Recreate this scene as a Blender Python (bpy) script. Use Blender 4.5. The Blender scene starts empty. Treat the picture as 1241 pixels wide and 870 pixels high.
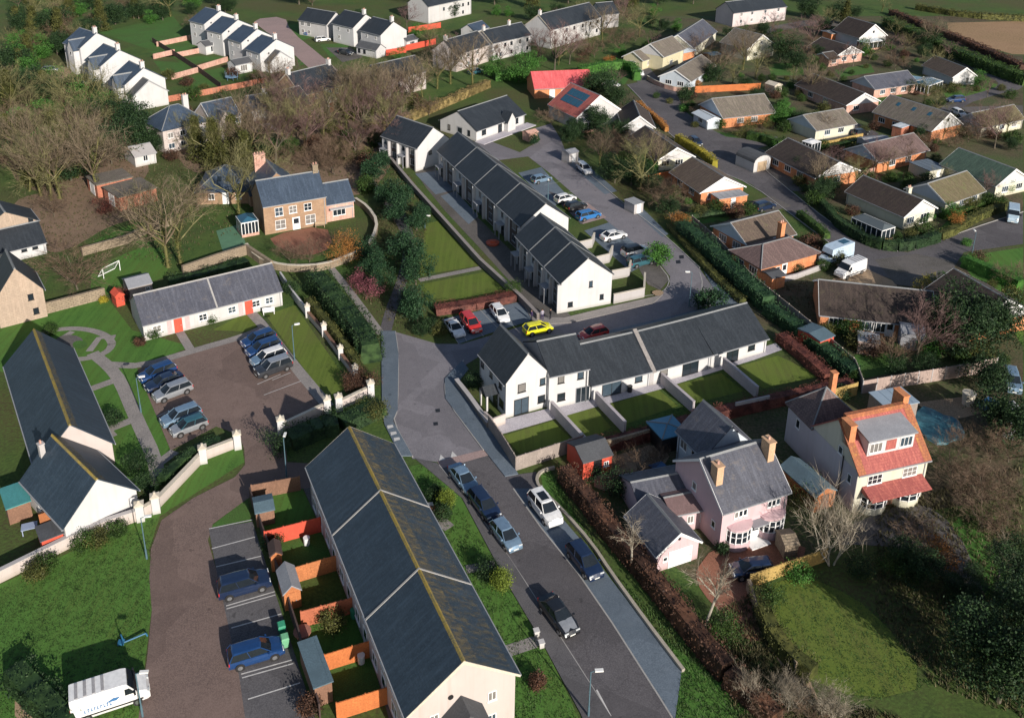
import bpy, bmesh, math, random
from mathutils import Vector, Matrix
random.seed(7)
PI=math.pi
C=bpy.context.scene.collection
SC=bpy.context.scene
# ---------------------------------------------------------------- camera (measured from the photograph)
FPX=1159.13; PITCH=0.361273; ROLL=0.0161; CX=622.0; CY=200.0; HC=66.0
_F=Vector((0,math.cos(PITCH),-math.sin(PITCH))); _U=Vector((0,math.sin(PITCH),math.cos(PITCH))); _X=Vector((1,0,0))
AX=_X*math.cos(ROLL)+_U*math.sin(ROLL); AU=_U*math.cos(ROLL)-_X*math.sin(ROLL)
def G(p,h=0.0):
    "point of the picture measured on the photograph -> real position on the level z=h"
    d=_F*FPX+AX*(p[0]-CX)+AU*(CY-p[1]); t=(HC-h)/-d.z
    return Vector((d.x*t,d.y*t,h))
cam=bpy.data.cameras.new('camera'); co=bpy.data.objects.new('camera',cam); C.objects.link(co)
M=Matrix((AX,AU,-_F)).transposed().to_4x4(); M.translation=Vector((0,0,HC)); co.matrix_world=M
cam.sensor_width=36; cam.lens=36*FPX/1241; cam.shift_x=(620.5-CX)/1241; cam.shift_y=(CY-435)/1241
cam.clip_start=1; cam.clip_end=5000; SC.camera=co
# ---------------------------------------------------------------- light
SUN_AZ=math.radians(32); SUN_EL=math.radians(22)     # sun behind and right of the viewer, low
w=bpy.data.worlds.new('World'); SC.world=w; w.use_nodes=True
nt=w.node_tree; bg=nt.nodes['Background']; sky=nt.nodes.new('ShaderNodeTexSky'); sky.sky_type='NISHITA'; sky.sun_disc=False
sky.sun_elevation=SUN_EL; sky.sun_rotation=PI-SUN_AZ
nt.links.new(sky.outputs[0],bg.inputs[0]); bg.inputs[1].default_value=0.08
sd=Vector((math.sin(SUN_AZ)*math.cos(SUN_EL),-math.cos(SUN_AZ)*math.cos(SUN_EL),math.sin(SUN_EL)))
sl=bpy.data.lights.new('sun','SUN'); so=bpy.data.objects.new('sun',sl); C.objects.link(so)
so.rotation_euler=sd.to_track_quat('Z','Y').to_euler(); sl.energy=4.8; sl.angle=math.radians(0.53); sl.color=(1,.92,.82)
SC.view_settings.view_transform='Standard'; SC.view_settings.look='None'; SC.view_settings.exposure=0.36; SC.view_settings.gamma=1
SC.render.engine='CYCLES'; SC.cycles.max_bounces=5; SC.cycles.diffuse_bounces=2; SC.cycles.glossy_bounces=2; SC.cycles.transmission_bounces=2
# ---------------------------------------------------------------- materials
MC={}
def _new(n):
    m=bpy.data.materials.new(n); m.use_nodes=True; t=m.node_tree; return m,t,t.nodes['Principled BSDF']
def _N(t,k,**kw):
    n=t.nodes.new(k)
    for a,b in kw.items(): setattr(n,a,b)
    return n
def _mix(t,f,a,b,mode='MIX'):
    n=_N(t,'ShaderNodeMix',data_type='RGBA',blend_type=mode)
    for s,v in ((0,f),(6,a),(7,b)):
        if hasattr(v,'links') or hasattr(v,'is_linked'): t.links.new(v,n.inputs[s])
        else: n.inputs[s].default_value=v if not isinstance(v,tuple) else (*v[:3],1)
    return n.outputs[2]
def _noise(t,vec,sc,det=3,rough=.55):
    n=_N(t,'ShaderNodeTexNoise'); n.inputs['Scale'].default_value=sc; n.inputs['Detail'].default_value=det; n.inputs['Roughness'].default_value=rough
    t.links.new(vec,n.inputs['Vector']); return n.outputs['Fac']
def _ramp(t,f,lo,hi):
    n=_N(t,'ShaderNodeMapRange'); n.inputs[1].default_value=lo; n.inputs[2].default_value=hi; t.links.new(f,n.inputs[0]); return n.outputs[0]
def _bump(t,b,h,st,dist=.05):
    n=_N(t,'ShaderNodeBump'); n.inputs['Strength'].default_value=st; n.inputs['Distance'].default_value=dist
    t.links.new(h,n.inputs['Height']); t.links.new(n.outputs[0],b.inputs['Normal'])
def sc3(c,k): return tuple(min(1,x*k) for x in c)
def plain(n,c,rough=.7,var=.12,scale=.8,metal=0,spec=None):
    "painted or rendered surface with weathering"
    if n in MC: return MC[n]
    m,t,b=_new(n); g=_N(t,'ShaderNodeNewGeometry').outputs['Position']
    a=_noise(t,g,scale,5); a2=_noise(t,g,scale*9,3)
    col=_mix(t,_ramp(t,a,.3,.7),sc3(c,1-var),sc3(c,1+var*.6)); col=_mix(t,_ramp(t,a2,.35,.65),col,sc3(c,1-var*1.1)); 
    t.links.new(col,b.inputs['Base Color']); b.inputs['Roughness'].default_value=rough; b.inputs['Metallic'].default_value=metal
    if spec is not None: b.inputs['Specular IOR Level'].default_value=spec
    MC[n]=m; return m
def render_wall(n,c,stain=.22):
    "masonry render: broad patches, vertical rain streaks, dirt line at the foot"
    if n in MC: return MC[n]
    m,t,b=_new(n); g=_N(t,'ShaderNodeNewGeometry').outputs['Position']
    mp=_N(t,'ShaderNodeMapping'); mp.inputs['Scale'].default_value=(1.6,1.6,.12); t.links.new(g,mp.inputs[0])
    st=_ramp(t,_noise(t,mp.outputs[0],1.5,4),.5,.75); a=_ramp(t,_noise(t,g,.35,5),.35,.7)
    col=_mix(t,a,sc3(c,.9),c); 
    s=_N(t,'ShaderNodeMath',operation='MULTIPLY'); s.inputs[1].default_value=stain; t.links.new(st,s.inputs[0])
    col=_mix(t,s.outputs[0],col,sc3((c[0]*.62,c[1]*.6,c[2]*.52),1))
    sx=_N(t,'ShaderNodeSeparateXYZ'); t.links.new(g,sx.inputs[0]); ft=_ramp(t,sx.outputs[2],.55,0); s2=_N(t,'ShaderNodeMath',operation='MULTIPLY'); s2.inputs[1].default_value=.5; t.links.new(ft,s2.inputs[0])
    col=_mix(t,s2.outputs[0],col,sc3((c[0]*.5,c[1]*.48,c[2]*.38),1))
    t.links.new(col,b.inputs['Base Color']); b.inputs['Roughness'].default_value=.85; _bump(t,b,_noise(t,g,14,3),.15,.02)
    MC[n]=m; return m
def courses(n,c1,c2,mortar,bw,bh,rough=.8,ms=.02,patch=None,pa=.5,bump=.4,blot=.25):
    "brick, stone or roof tiles laid in courses (UV in metres)"
    if n in MC: return MC[n]
    m,t,b=_new(n); uv=_N(t,'ShaderNodeUVMap').outputs[0]; g=_N(t,'ShaderNodeNewGeometry').outputs['Position']
    br=_N(t,'ShaderNodeTexBrick'); t.links.new(uv,br.inputs['Vector'])
    br.inputs['Color1'].default_value=(*c1,1); br.inputs['Color2'].default_value=(*c2,1); br.inputs['Mortar'].default_value=(*mortar,1)
    br.inputs['Scale'].default_value=1; br.inputs['Brick Width'].default_value=bw; br.inputs['Row Height'].default_value=bh; br.inputs['Mortar Size'].default_value=ms; br.inputs['Bias'].default_value=0
    a=_ramp(t,_noise(t,g,.45,6,.65),.3,.72); col=_mix(t,a,br.outputs[0],sc3(c1,1-blot)); 
    a3=_noise(t,g,5,4,.7); col=_mix(t,_ramp(t,a3,.52,.75),col,sc3(c2,1.25))
    mp=_N(t,'ShaderNodeMapping'); mp.inputs['Scale'].default_value=(2.2,.22,1); t.links.new(uv,mp.inputs[0]); s=_N(t,'ShaderNodeMath',operation='MULTIPLY'); s.inputs[1].default_value=.5; t.links.new(_ramp(t,_noise(t,mp.outputs[0],1.2,5,.6),.48,.72),s.inputs[0]); col=_mix(t,s.outputs[0],col,sc3(c2,1.5)); s=_N(t,'ShaderNodeMath',operation='MULTIPLY'); s.inputs[1].default_value=.45; t.links.new(_ramp(t,_noise(t,mp.outputs[0],2.7,4,.6),.52,.7),s.inputs[0]); col=_mix(t,s.outputs[0],col,sc3(c1,.55))
    if patch:
        p=_ramp(t,_noise(t,g,1.1,6,.75),.62-.2*pa,.8-.12*pa); col=_mix(t,p,col,patch)
    t.links.new(col,b.inputs['Base Color']); b.inputs['Roughness'].default_value=rough; _bump(t,b,br.outputs['Fac'],-bump,.03)
    MC[n]=m; return m
def ground(n,cs,scales=(.06,.5,6),rough=.95,bump=.3,spots=None,worn=None,mow=None):
    "soil, turf, tarmac: three colours mixed at three sizes"
    if n in MC: return MC[n]
    m,t,b=_new(n); g=_N(t,'ShaderNodeNewGeometry').outputs['Position']
    f0=_noise(t,g,scales[0],5,.6); f1=_noise(t,g,scales[1],5,.65); f2=_noise(t,g,scales[2],4,.7)
    col=_mix(t,_ramp(t,f1,.35,.65),cs[0],cs[1]); col=_mix(t,_ramp(t,f0,.42,.62),col,cs[2] if len(cs)>2 else cs[0])
    col=_mix(t,_ramp(t,f2,.4,.7),col,sc3(cs[1],1.35))
    if spots: col=_mix(t,_ramp(t,_noise(t,g,spots[1],3,.5),spots[2],spots[2]+.06),col,spots[0])
    if mow:
        mp=_N(t,'ShaderNodeMapping'); mp.inputs['Rotation'].default_value=(0,0,mow); mp.inputs['Scale'].default_value=(1.6,.06,1); t.links.new(g,mp.inputs[0]); s=_N(t,'ShaderNodeMath',operation='MULTIPLY'); s.inputs[1].default_value=.5; t.links.new(_ramp(t,_noise(t,mp.outputs[0],1,2),.45,.55),s.inputs[0]); col=_mix(t,s.outputs[0],col,sc3(cs[1],1.35))
    if worn:   # repair patches, cracks, oil stains
        v=_N(t,'ShaderNodeTexVoronoi',feature='DISTANCE_TO_EDGE'); v.inputs['Scale'].default_value=.22; mp=_N(t,'ShaderNodeVectorMath',operation='ADD'); nz=_N(t,'ShaderNodeTexNoise'); nz.inputs['Scale'].default_value=.8; nz.inputs['Detail'].default_value=6; t.links.new(g,nz.inputs['Vector']); sv=_N(t,'ShaderNodeVectorMath',operation='SCALE'); sv.inputs['Scale'].default_value=2.2; t.links.new(nz.outputs['Color'],sv.inputs[0]); t.links.new(g,mp.inputs[0]); t.links.new(sv.outputs[0],mp.inputs[1]); t.links.new(mp.outputs[0],v.inputs['Vector'])
        s=_N(t,'ShaderNodeMath',operation='MULTIPLY'); s.inputs[1].default_value=worn*.45; t.links.new(_ramp(t,v.outputs['Distance'],.022,.004),s.inputs[0]); col=_mix(t,s.outputs[0],col,sc3(cs[0],.45))
        v2=_N(t,'ShaderNodeTexVoronoi',distance='CHEBYCHEV'); v2.inputs['Scale'].default_value=.13; v2.inputs['Randomness'].default_value=.8; m2=_N(t,'ShaderNodeMapping'); m2.inputs['Rotation'].default_value=(0,0,.45); t.links.new(g,m2.inputs[0]); t.links.new(m2.outputs[0],v2.inputs['Vector']); s3=_N(t,'ShaderNodeSeparateColor'); t.links.new(v2.outputs['Color'],s3.inputs[0]); s=_N(t,'ShaderNodeMath',operation='MULTIPLY'); s.inputs[1].default_value=.35; t.links.new(_ramp(t,s3.outputs[0],.72,.74),s.inputs[0]); col=_mix(t,s.outputs[0],col,sc3(cs[0],.72))
        s=_N(t,'ShaderNodeMath',operation='MULTIPLY'); s.inputs[1].default_value=.6; t.links.new(_ramp(t,_noise(t,g,1.3,2,.4),.70,.76),s.inputs[0]); col=_mix(t,s.outputs[0],col,sc3(cs[0],.5))
        s=_N(t,'ShaderNodeMath',operation='MULTIPLY'); s.inputs[1].default_value=.5; t.links.new(_ramp(t,_noise(t,g,.35,5,.7),.55,.72),s.inputs[0]); col=_mix(t,s.outputs[0],col,sc3(cs[1],1.3))
    t.links.new(col,b.inputs['Base Color']); b.inputs['Roughness'].default_value=rough; b.inputs['Specular IOR Level'].default_value=.25; _bump(t,b,f2,bump,.06)
    MC[n]=m; return m
def leafy(n,c1,c2,rough=.65):
    if n in MC: return MC[n]
    m,t,b=_new(n); ge=_N(t,'ShaderNodeNewGeometry'); col=_mix(t,ge.outputs['Random Per Island'],c1,c2)
    col=_mix(t,_ramp(t,_noise(t,ge.outputs['Position'],.9,3),.4,.65),col,sc3(c1,.6))
    t.links.new(col,b.inputs['Base Color']); b.inputs['Roughness'].default_value=rough; b.inputs['Specular IOR Level'].default_value=.25
    MC[n]=m; return m
def glossy(n,c,rough=.25,metal=0,coat=0):
    if n in MC: return MC[n]
    m,t,b=_new(n); g=_N(t,'ShaderNodeNewGeometry').outputs['Position']; a=_noise(t,g,3,4)
    t.links.new(_mix(t,_ramp(t,a,.4,.75),c,sc3(c,.8)),b.inputs['Base Color']); b.inputs['Roughness'].default_value=rough; b.inputs['Metallic'].default_value=metal
    b.inputs['Coat Weight'].default_value=coat; b.inputs['Coat Roughness'].default_value=.08
    MC[n]=m; return m
WHITE=render_wall('white_render',(.56,.555,.56)); WHITE2=render_wall('aged_white_render',(.53,.52,.52),.35); CREAM=render_wall('cream_render',(.52,.455,.43),.3)
PINK=render_wall('pink_render',(.60,.43,.455),.3); YELR=render_wall('yellow_render',(.58,.53,.36),.3); LBLUE=render_wall('pale_cladding',(.52,.58,.64),.2); GREYR=render_wall('grey_render',(.42,.40,.40),.3)
IVORY=render_wall('ivory_render',(.60,.58,.47),.3)
BRICK=courses('brick',(.40,.12,.07),(.52,.19,.10),(.35,.25,.2),.225,.075,.85,.012); ORBRICK=courses('orange_brick',(.58,.19,.07),(.68,.27,.11),(.45,.3,.2),.225,.075,.85,.012)
PKBRICK=courses('pink_brick',(.5,.26,.2),(.6,.36,.28),(.5,.4,.35),.225,.075,.85,.012); STONE=courses('stone',(.44,.28,.17),(.28,.17,.11),(.36,.28,.2),.5,.22,.9,.03,blot=.45)
RUBBLE=courses('warm_rubble',(.46,.36,.28),(.36,.27,.21),(.30,.24,.18),.5,.24,.95,.03,blot=.3)
GSTONE=courses('grey_stone',(.26,.23,.21),(.15,.13,.12),(.08,.07,.07),.6,.28,.95,.03,blot=.4)
BSTONE=courses('buff_stone',(.38,.30,.21),(.24,.19,.14),(.12,.10,.07),.6,.28,.95,.05,blot=.45,bump=.8)
SLATE=courses('dark_slate',(.020,.026,.034),(.034,.041,.050),(.012,.014,.017),.3,.22,.55,.012,bump=.3); BSLATE=courses('blue_slate',(.038,.058,.092),(.06,.085,.125),(.02,.03,.04),.3,.22,.5,.012)
LSLATE=courses('lichen_slate',(.022,.040,.062),(.036,.058,.084),(.02,.028,.036),.3,.22,.6,.012); YSLATE=courses('mossy_slate',(.035,.05,.07),(.06,.075,.09),(.02,.028,.036),.3,.22,.7,.012,patch=(.16,.13,.06),pa=.7)
VSLATE=courses('violet_slate',(.07,.075,.10),(.10,.105,.13),(.04,.04,.05),.3,.22,.6,.012,patch=(.16,.14,.13),pa=.3)
BTILE=courses('brown_tile',(.105,.075,.058),(.15,.112,.085),(.055,.042,.033),.33,.3,.85,.03,patch=(.13,.12,.06),pa=.3); GTILE=courses('greybrown_tile',(.14,.12,.10),(.20,.17,.14),(.07,.06,.05),.33,.3,.85,.03,patch=(.12,.13,.07),pa=.4)
DTILE=courses('dark_brown_tile',(.04,.028,.024),(.065,.046,.038),(.02,.015,.014),.33,.3,.85,.03,patch=(.07,.06,.035),pa=.4); RTILE=courses('red_tile',(.34,.085,.08),(.42,.13,.10),(.25,.06,.05),.33,.3,.8,.03)
PTILE=courses('plum_tile',(.13,.085,.08),(.18,.12,.11),(.07,.05,.05),.33,.3,.8,.03); GRTILE=courses('green_tile',(.06,.10,.075),(.085,.14,.10),(.035,.055,.04),.33,.3,.8,.03); OLIVE=courses('mossy_brown_tile',(.12,.10,.05),(.16,.13,.08),(.06,.05,.03),.33,.3,.9,.03,patch=(.12,.13,.05),pa=.6)
SALMON=courses('bright_red_metal_roof',(.60,.10,.11),(.66,.14,.14),(.45,.07,.08),.5,.35,.5,.02)
FELT=plain('felt',(.085,.09,.10),.85,.25); BFELT=plain('blue_felt',(.10,.16,.20),.8,.25); LEAD=plain('lead',(.30,.31,.34),.6,.2); LICH=ground('yellow_lichen',((.24,.18,.06),(.32,.23,.05),(.12,.12,.09)),(.9,2.6,9))
UPVC=plain('white_upvc',(.80,.80,.80),.4,.04); BLACKP=plain('black_plastic',(.02,.02,.022),.4,.1); GREYP=plain('grey_paint',(.30,.31,.33),.6,.1); VERGE=plain('verge_grey',(.24,.25,.26),.8,.2); TRIM=plain('cream_trim',(.62,.56,.46),.7,.2)
GLASS=glossy('window_glass',(.018,.026,.034),.06); GLASS2=glossy('window_glass_sky_tint',(.05,.075,.10),.05); GLASS3=glossy('curtained_glass',(.20,.19,.18),.2); BGLASS=glossy('sky_glass',(.03,.10,.16),.05); CURT=plain('net_curtain',(.60,.58,.56),.8,.15)  # GLASS2 carries reflected sky as a bluish base colour
TIMB=plain('orange_timber',(.52,.19,.07),.8,.3); TIMB2=plain('brown_timber',(.24,.13,.085),.85,.3); TIMB3=plain('pale_timber',(.46,.34,.22),.85,.25); GRTIMB=plain('weathered_timber',(.33,.28,.25),.9,.25); REDT=plain('red_timber',(.62,.09,.05),.8,.2); DTIMB=plain('dark_timber',(.08,.05,.045),.9,.3)
LAVF=plain('grey_lavender_fence',(.48,.44,.46),.9,.2); YELF=plain('ochre_fence',(.48,.33,.11),.9,.35); ORF=plain('bright_orange_fence',(.56,.17,.05),.85,.25)
WOODC=plain('dark_cladding',(.09,.07,.065),.8,.25)
GRASS=ground('grass',((.034,.092,.018),(.058,.14,.025),(.082,.125,.026)),(.05,.5,5),1,.5,mow=.5); LAWN=ground('lawn',((.062,.098,.016),(.092,.13,.022),(.10,.11,.032)),(.12,.9,8),1,.4,mow=-.45)
DGRASS=ground('rough_grass',((.022,.058,.014),(.060,.10,.022),(.075,.052,.030)),(.035,.22,3),1,.6); BGRASS=ground('bright_grass',((.038,.10,.02),(.055,.13,.028),(.05,.085,.022)),(.2,.9,8),1,.4)
SOIL=ground('leaf_litter',((.14,.095,.065),(.21,.145,.10),(.11,.08,.05)),(.08,.7,5),1,.6); DSOIL=ground('garden_soil',((.028,.03,.016),(.10,.078,.05),(.035,.085,.018)),(.07,.33,3),1,.6)
TAN=ground('tan_earth',((.26,.18,.12),(.32,.23,.15),(.20,.15,.10)),(.1,.7,6)); FIELD=ground('ploughed_field',((.24,.15,.09),(.29,.19,.11),(.2,.14,.07)),(.03,.3,2))
ASPH=ground('asphalt',((.084,.079,.086),(.112,.105,.112),(.070,.067,.074)),(.09,.45,9),.9,.15,worn=.6); BRASPH=ground('brown_macadam',((.138,.098,.086),(.178,.128,.112),(.115,.084,.075)),(.10,.6,10),.9,.2,worn=.35)
PARKA=ground('bay_asphalt',((.085,.082,.088),(.11,.106,.112),(.075,.073,.08)),(.2,1,10),.9,.15,worn=.5); BLUEA=ground('blue_grey_paving',((.10,.13,.165),(.125,.155,.19),(.09,.115,.145)),(.2,1,10),.8,.15,worn=.35)
BLOCK=ground('block_paving',((.155,.147,.163),(.19,.18,.198),(.135,.13,.145)),(.2,1,11),.9,.2,worn=.25); PATH=ground('path_slabs',((.20,.185,.18),(.25,.23,.22),(.17,.16,.155)),(.4,1.5,8),.9,.1); LAV=ground('patio_slabs',((.36,.34,.38),(.42,.40,.43),(.33,.31,.35)),(.4,1.5,8),.9,.1)
REDBL=ground('red_block_paving',((.20,.085,.055),(.26,.12,.08),(.16,.08,.05)),(.3,1.2,10)); PINKR=ground('pink_road',((.26,.19,.18),(.30,.22,.21),(.22,.17,.16)),(.1,.7,8)); GRAV=ground('grey_gravel',((.085,.08,.08),(.12,.11,.105),(.06,.058,.05)),(.2,1,10))
KERB=plain('kerb_stone',(.36,.35,.34),.9,.15); PAINT=plain('road_paint',(.62,.61,.60),.7,.25,3)
LF_D=leafy('dark_leaves',(.012,.034,.012),(.042,.082,.026)); LF_M=leafy('mid_leaves',(.025,.06,.012),(.06,.11,.02)); LF_B=leafy('bright_leaves',(.04,.13,.02),(.08,.20,.035)); LF_O=leafy('olive_leaves',(.055,.065,.018),(.13,.13,.035))
LF_BL=leafy('laurel_leaves',(.012,.043,.018),(.042,.095,.038)); LF_R=leafy('red_brown_leaves',(.09,.03,.025),(.20,.07,.05)); LF_BR=leafy('brown_beech_leaves',(.05,.028,.02),(.155,.075,.045)); LF_TN=leafy('tan_hawthorn',(.14,.11,.045),(.32,.24,.10)); LF_YG=leafy('yellow_green_leaves',(.10,.15,.02),(.22,.28,.04)); LF_Y=leafy('yellow_leaves',(.22,.20,.02),(.42,.34,.04)); LF_OR=leafy('orange_leaves',(.28,.12,.03),(.45,.20,.05)); LF_P=leafy('heather_leaves',(.16,.05,.07),(.30,.10,.12))
TWIG=leafy('grey_twigs',(.14,.108,.072),(.25,.195,.135)); TWIGB=leafy('brown_twigs',(.12,.08,.055),(.21,.145,.10)); TWIGP=leafy('purple_twigs',(.13,.08,.075),(.22,.14,.13)); TWIGO=leafy('mossy_twigs',(.14,.135,.06),(.25,.23,.11)); TWIGW=leafy('pale_twigs',(.24,.20,.15),(.36,.32,.25))
BARK=plain('bark',(.13,.11,.08),.95,.35,2); BARKG=plain('mossy_bark',(.16,.15,.05),.95,.35,2); BARKW=plain('pale_bark',(.42,.38,.31),.9,.3,2)
# ---------------------------------------------------------------- mesh helper
class MB:
    def __init__(s): s.v=[];s.f=[];s.m=[];s.k=0
    def poly(s,pts):
        i=len(s.v); s.v+= [tuple(p) for p in pts]; s.f.append(tuple(range(i,i+len(pts)))); s.m.append(s.k)
    def mesh(s,vs,fs):
        i=len(s.v); s.v+=[tuple(p) for p in vs]; s.f+=[tuple(a+i for a in f) for f in fs]; s.m+=[s.k]*len(fs)
    def box(s,x0,y0,z0,x1,y1,z1):
        s.mesh([(x0,y0,z0),(x1,y0,z0),(x1,y1,z0),(x0,y1,z0),(x0,y0,z1),(x1,y0,z1),(x1,y1,z1),(x0,y1,z1)],[(0,3,2,1),(4,5,6,7),(0,1,5,4),(1,2,6,5),(2,3,7,6),(3,0,4,7)])
    def prism(s,pts,z0,z1):
        n=len(pts); s.mesh([(p[0],p[1],z0) for p in pts]+[(p[0],p[1],z1) for p in pts],[tuple(range(n))[::-1],tuple(range(n,2*n))]+[(i,(i+1)%n,(i+1)%n+n,i+n) for i in range(n)])
    def extr(s,prof,a0,a1,axis):
        "profile (t,z) extruded along x (axis 0) or y (axis 1)"
        n=len(prof); P=(lambda a,t,z:(a,t,z)) if axis==0 else (lambda a,t,z:(t,a,z))
        vs=[P(a0,*p) for p in prof]+[P(a1,*p) for p in prof]
        fs=[tuple(range(n))[::-1],tuple(range(n,2*n))]+[(i,(i+1)%n,(i+1)%n+n,i+n) for i in range(n)]
        if axis==0: fs=[f[::-1] for f in fs] if _area(prof)<0 else fs
        else: fs=[f[::-1] for f in fs] if _area(prof)>0 else fs
        s.mesh(vs,fs)
    def tube(s,p0,p1,r0,r1,n=6,cap=True):
        p0=Vector(p0);p1=Vector(p1);d=(p1-p0); 
        if d.length<1e-6: return
        d.normalize(); a=d.orthogonal().normalized(); b=d.cross(a); vs=[]
        for p,r in ((p0,r0),(p1,r1)):
            for i in range(n): th=2*PI*i/n; vs.append(p+(a*math.cos(th)+b*math.sin(th))*r)
        fs=[(i,(i+1)%n,n+(i+1)%n,n+i) for i in range(n)]
        if cap: fs+=[tuple(range(n))[::-1],tuple(range(n,2*n))]
        s.mesh(vs,fs)
    def data(s,name,mats,uv=True,smooth=False):
        me=bpy.data.meshes.new(name); me.from_pydata(s.v,[],s.f)
        if not isinstance(mats,(list,tuple)): mats=[mats]
        for m in mats: me.materials.append(m)
        if len(mats)>1: me.polygons.foreach_set('material_index',[min(k,len(mats)-1) for k in s.m])
        if uv:
            bm=bmesh.new(); bm.from_mesh(me); bmesh.ops.recalc_face_normals(bm,faces=bm.faces); bm.to_mesh(me); bm.free()
        me.update()
        if smooth: me.polygons.foreach_set('use_smooth',[True]*len(me.polygons))
        if uv:
            ul=me.uv_layers.new(name='UVMap').data; Z=Vector((0,0,1))
            for p in me.polygons:
                n=p.normal
                if abs(n.z)>.995: t=Vector((1,0,0)); b=Vector((0,1,0))
                else: t=Z.cross(n).normalized(); b=n.cross(t)
                for li in p.loop_indices:
                    c=me.vertices[me.loops[li].vertex_index].co; ul[li].uv=(c.dot(t),c.dot(b))
        return me
    def build(s,name,mats,parent=None,loc=(0,0,0),rz=0,label=None,uv=True,smooth=False):
        return link(name,s.data(name,mats,uv,smooth),parent,loc,rz,label)
def _area(p): return sum(p[i][0]*p[(i+1)%len(p)][1]-p[(i+1)%len(p)][0]*p[i][1] for i in range(len(p)))
def link(name,me,parent=None,loc=(0,0,0),rz=0,label=None):
    o=bpy.data.objects.new(name,me); C.objects.link(o); o.location=loc; o.rotation_euler=(0,0,rz)
    if parent is not None: o.parent=parent
    if label: o['label']=label
    return o
def tag(o,label=None,cat=None,group=None,kind=None):
    if label: o['label']=label
    if cat: o['category']=cat
    if group: o['group']=group
    if kind: o['kind']=kind
    return o
def thing(name,label,cat,loc=(0,0,0),rz=0,group=None):
    o=bpy.data.objects.new(name,None); C.objects.link(o); o.location=loc; o.rotation_euler=(0,0,rz); o.empty_display_size=.3
    return tag(o,label,cat,group)
def dup(root,loc,rz,label=None,group=None,scale=1,table=None):
    tree=table[root.name]; r=root.copy(); C.objects.link(r); r.location=loc; r.rotation_euler=(0,0,rz); r.scale=(scale,)*3 if not isinstance(scale,tuple) else scale
    if label: r['label']=label
    if group: r['group']=group
    for ch,sub in tree:
        c=ch.copy(); C.objects.link(c); c.parent=r
        for g in sub: d=g.copy(); C.objects.link(d); d.parent=c
    return r
def treeof(root): return {root.name:[(c,[g for g in bpy.data.objects if g.parent==c]) for c in bpy.data.objects if c.parent==root]}
# ---------------------------------------------------------------- ground sheets
def smooth_line(P,closed=True,it=2):
    for _ in range(it):
        Q=[]; n=len(P)
        for i in range(n if closed else n-1):
            a=P[i];b=P[(i+1)%n]; Q+= [a*.75+b*.25,a*.25+b*.75]
        if not closed: Q=[P[0]]+Q[1:-1]+[P[-1]]
        P=Q
    return P
SN=[0]
def lift(lv): SN[0]+=1; return .006*lv+.00013*(SN[0]%40)
def sheet(name,px,lv,mat,sm=0,kind='structure',raise_=0):
    P=[G(p) for p in px]
    if sm: P=smooth_line(P,True,sm)
    mb=MB(); z=lift(lv)+raise_
    Q=[(p.x,p.y,z) for p in P]
    if _area([(p[0],p[1]) for p in Q])<0: Q=Q[::-1]
    if raise_>0: mb.prism([(q[0],q[1]) for q in Q],.001,z)
    else: mb.poly(Q)
    return tag(mb.build(name,mat),kind=kind)
def ribbon(name,px,wd,lv,mat,sm=2,h=0,h0=0,px_h=0):
    "a strip of constant real width along a line (kerb, path, painted line)"
    P=[G(p,px_h) for p in px]; P=[Vector((p.x,p.y,0)) for p in P]
    if sm: P=smooth_line(P,False,sm)
    L=[];R_=[]
    for i,p in enumerate(P):
        d=(P[min(i+1,len(P)-1)]-P[max(i-1,0)]).normalized(); n=Vector((-d.y,d.x,0)); L.append(p+n*wd/2);R_.append(p-n*wd/2)
    mb=MB(); z=lift(lv)+h
    for i in range(len(P)-1):
        a,b,c,d=R_[i],R_[i+1],L[i+1],L[i]
        if h>0:
            mb.mesh([(q.x,q.y,0.001) for q in (a,b,c,d)]+[(q.x,q.y,z) for q in (a,b,c,d)],[(4,5,6,7),(0,1,5,4),(2,3,7,6)]+([(3,0,4,7)] if i==0 else [])+([(1,2,6,5)] if i==len(P)-2 else []))
        else: mb.poly([(q.x,q.y,z) for q in (a,b,c,d)])
    return tag(mb.build(name,mat),kind='structure')
# ---------------------------------------------------------------- windows and doors (a frame or leaf, the pane a sub-part)
WC={}
def _wmesh(w,h,cols,rows,fm,gm,arch=False):
    k=(round(w,2),round(h,2),cols,rows,fm.name,gm.name)
    if k in WC: return WC[k]
    mb=MB(); t=.07
    mb.box(-w/2,-.05,0,-w/2+t,.0,h); mb.box(w/2-t,-.05,0,w/2,.0,h); mb.box(-w/2+t,-.05,0,w/2-t,.0,t); mb.box(-w/2+t,-.05,h-t,w/2-t,.0,h)
    for i in range(1,cols): x=-w/2+w*i/cols; mb.box(x-.03,-.045,t,x+.03,0,h-t)
    for j in range(1,rows):
        z=h*j/rows
        for i in range(cols): a=-w/2+w*i/cols+(t if i==0 else .03); b=-w/2+w*(i+1)/cols-(t if i==cols-1 else .03); mb.box(a,-.043,z-.025,b,0,z+.025)
    mb.box(-w/2-.06,-.11,-.06,w/2+.06,.0,-.003)
    f=mb.data('window',fm); g=MB(); g.box(-w/2+t,-.02,t,w/2-t,-.004,h-t); p=g.data('pane',gm); WC[k]=(f,p); return WC[k]
def _place(V,face,s,z,out=0):
    x0,y0,L,W=V['x'],V['y'],V['L'],V['W']
    if face=='F': return (x0+s,y0-out,z),0
    if face=='B': return (x0+L-s,y0+W+out,z),PI
    if face=='R': return (x0+L+out,y0+s,z),PI/2
    return (x0-out,y0+W-s,z),-PI/2
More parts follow.
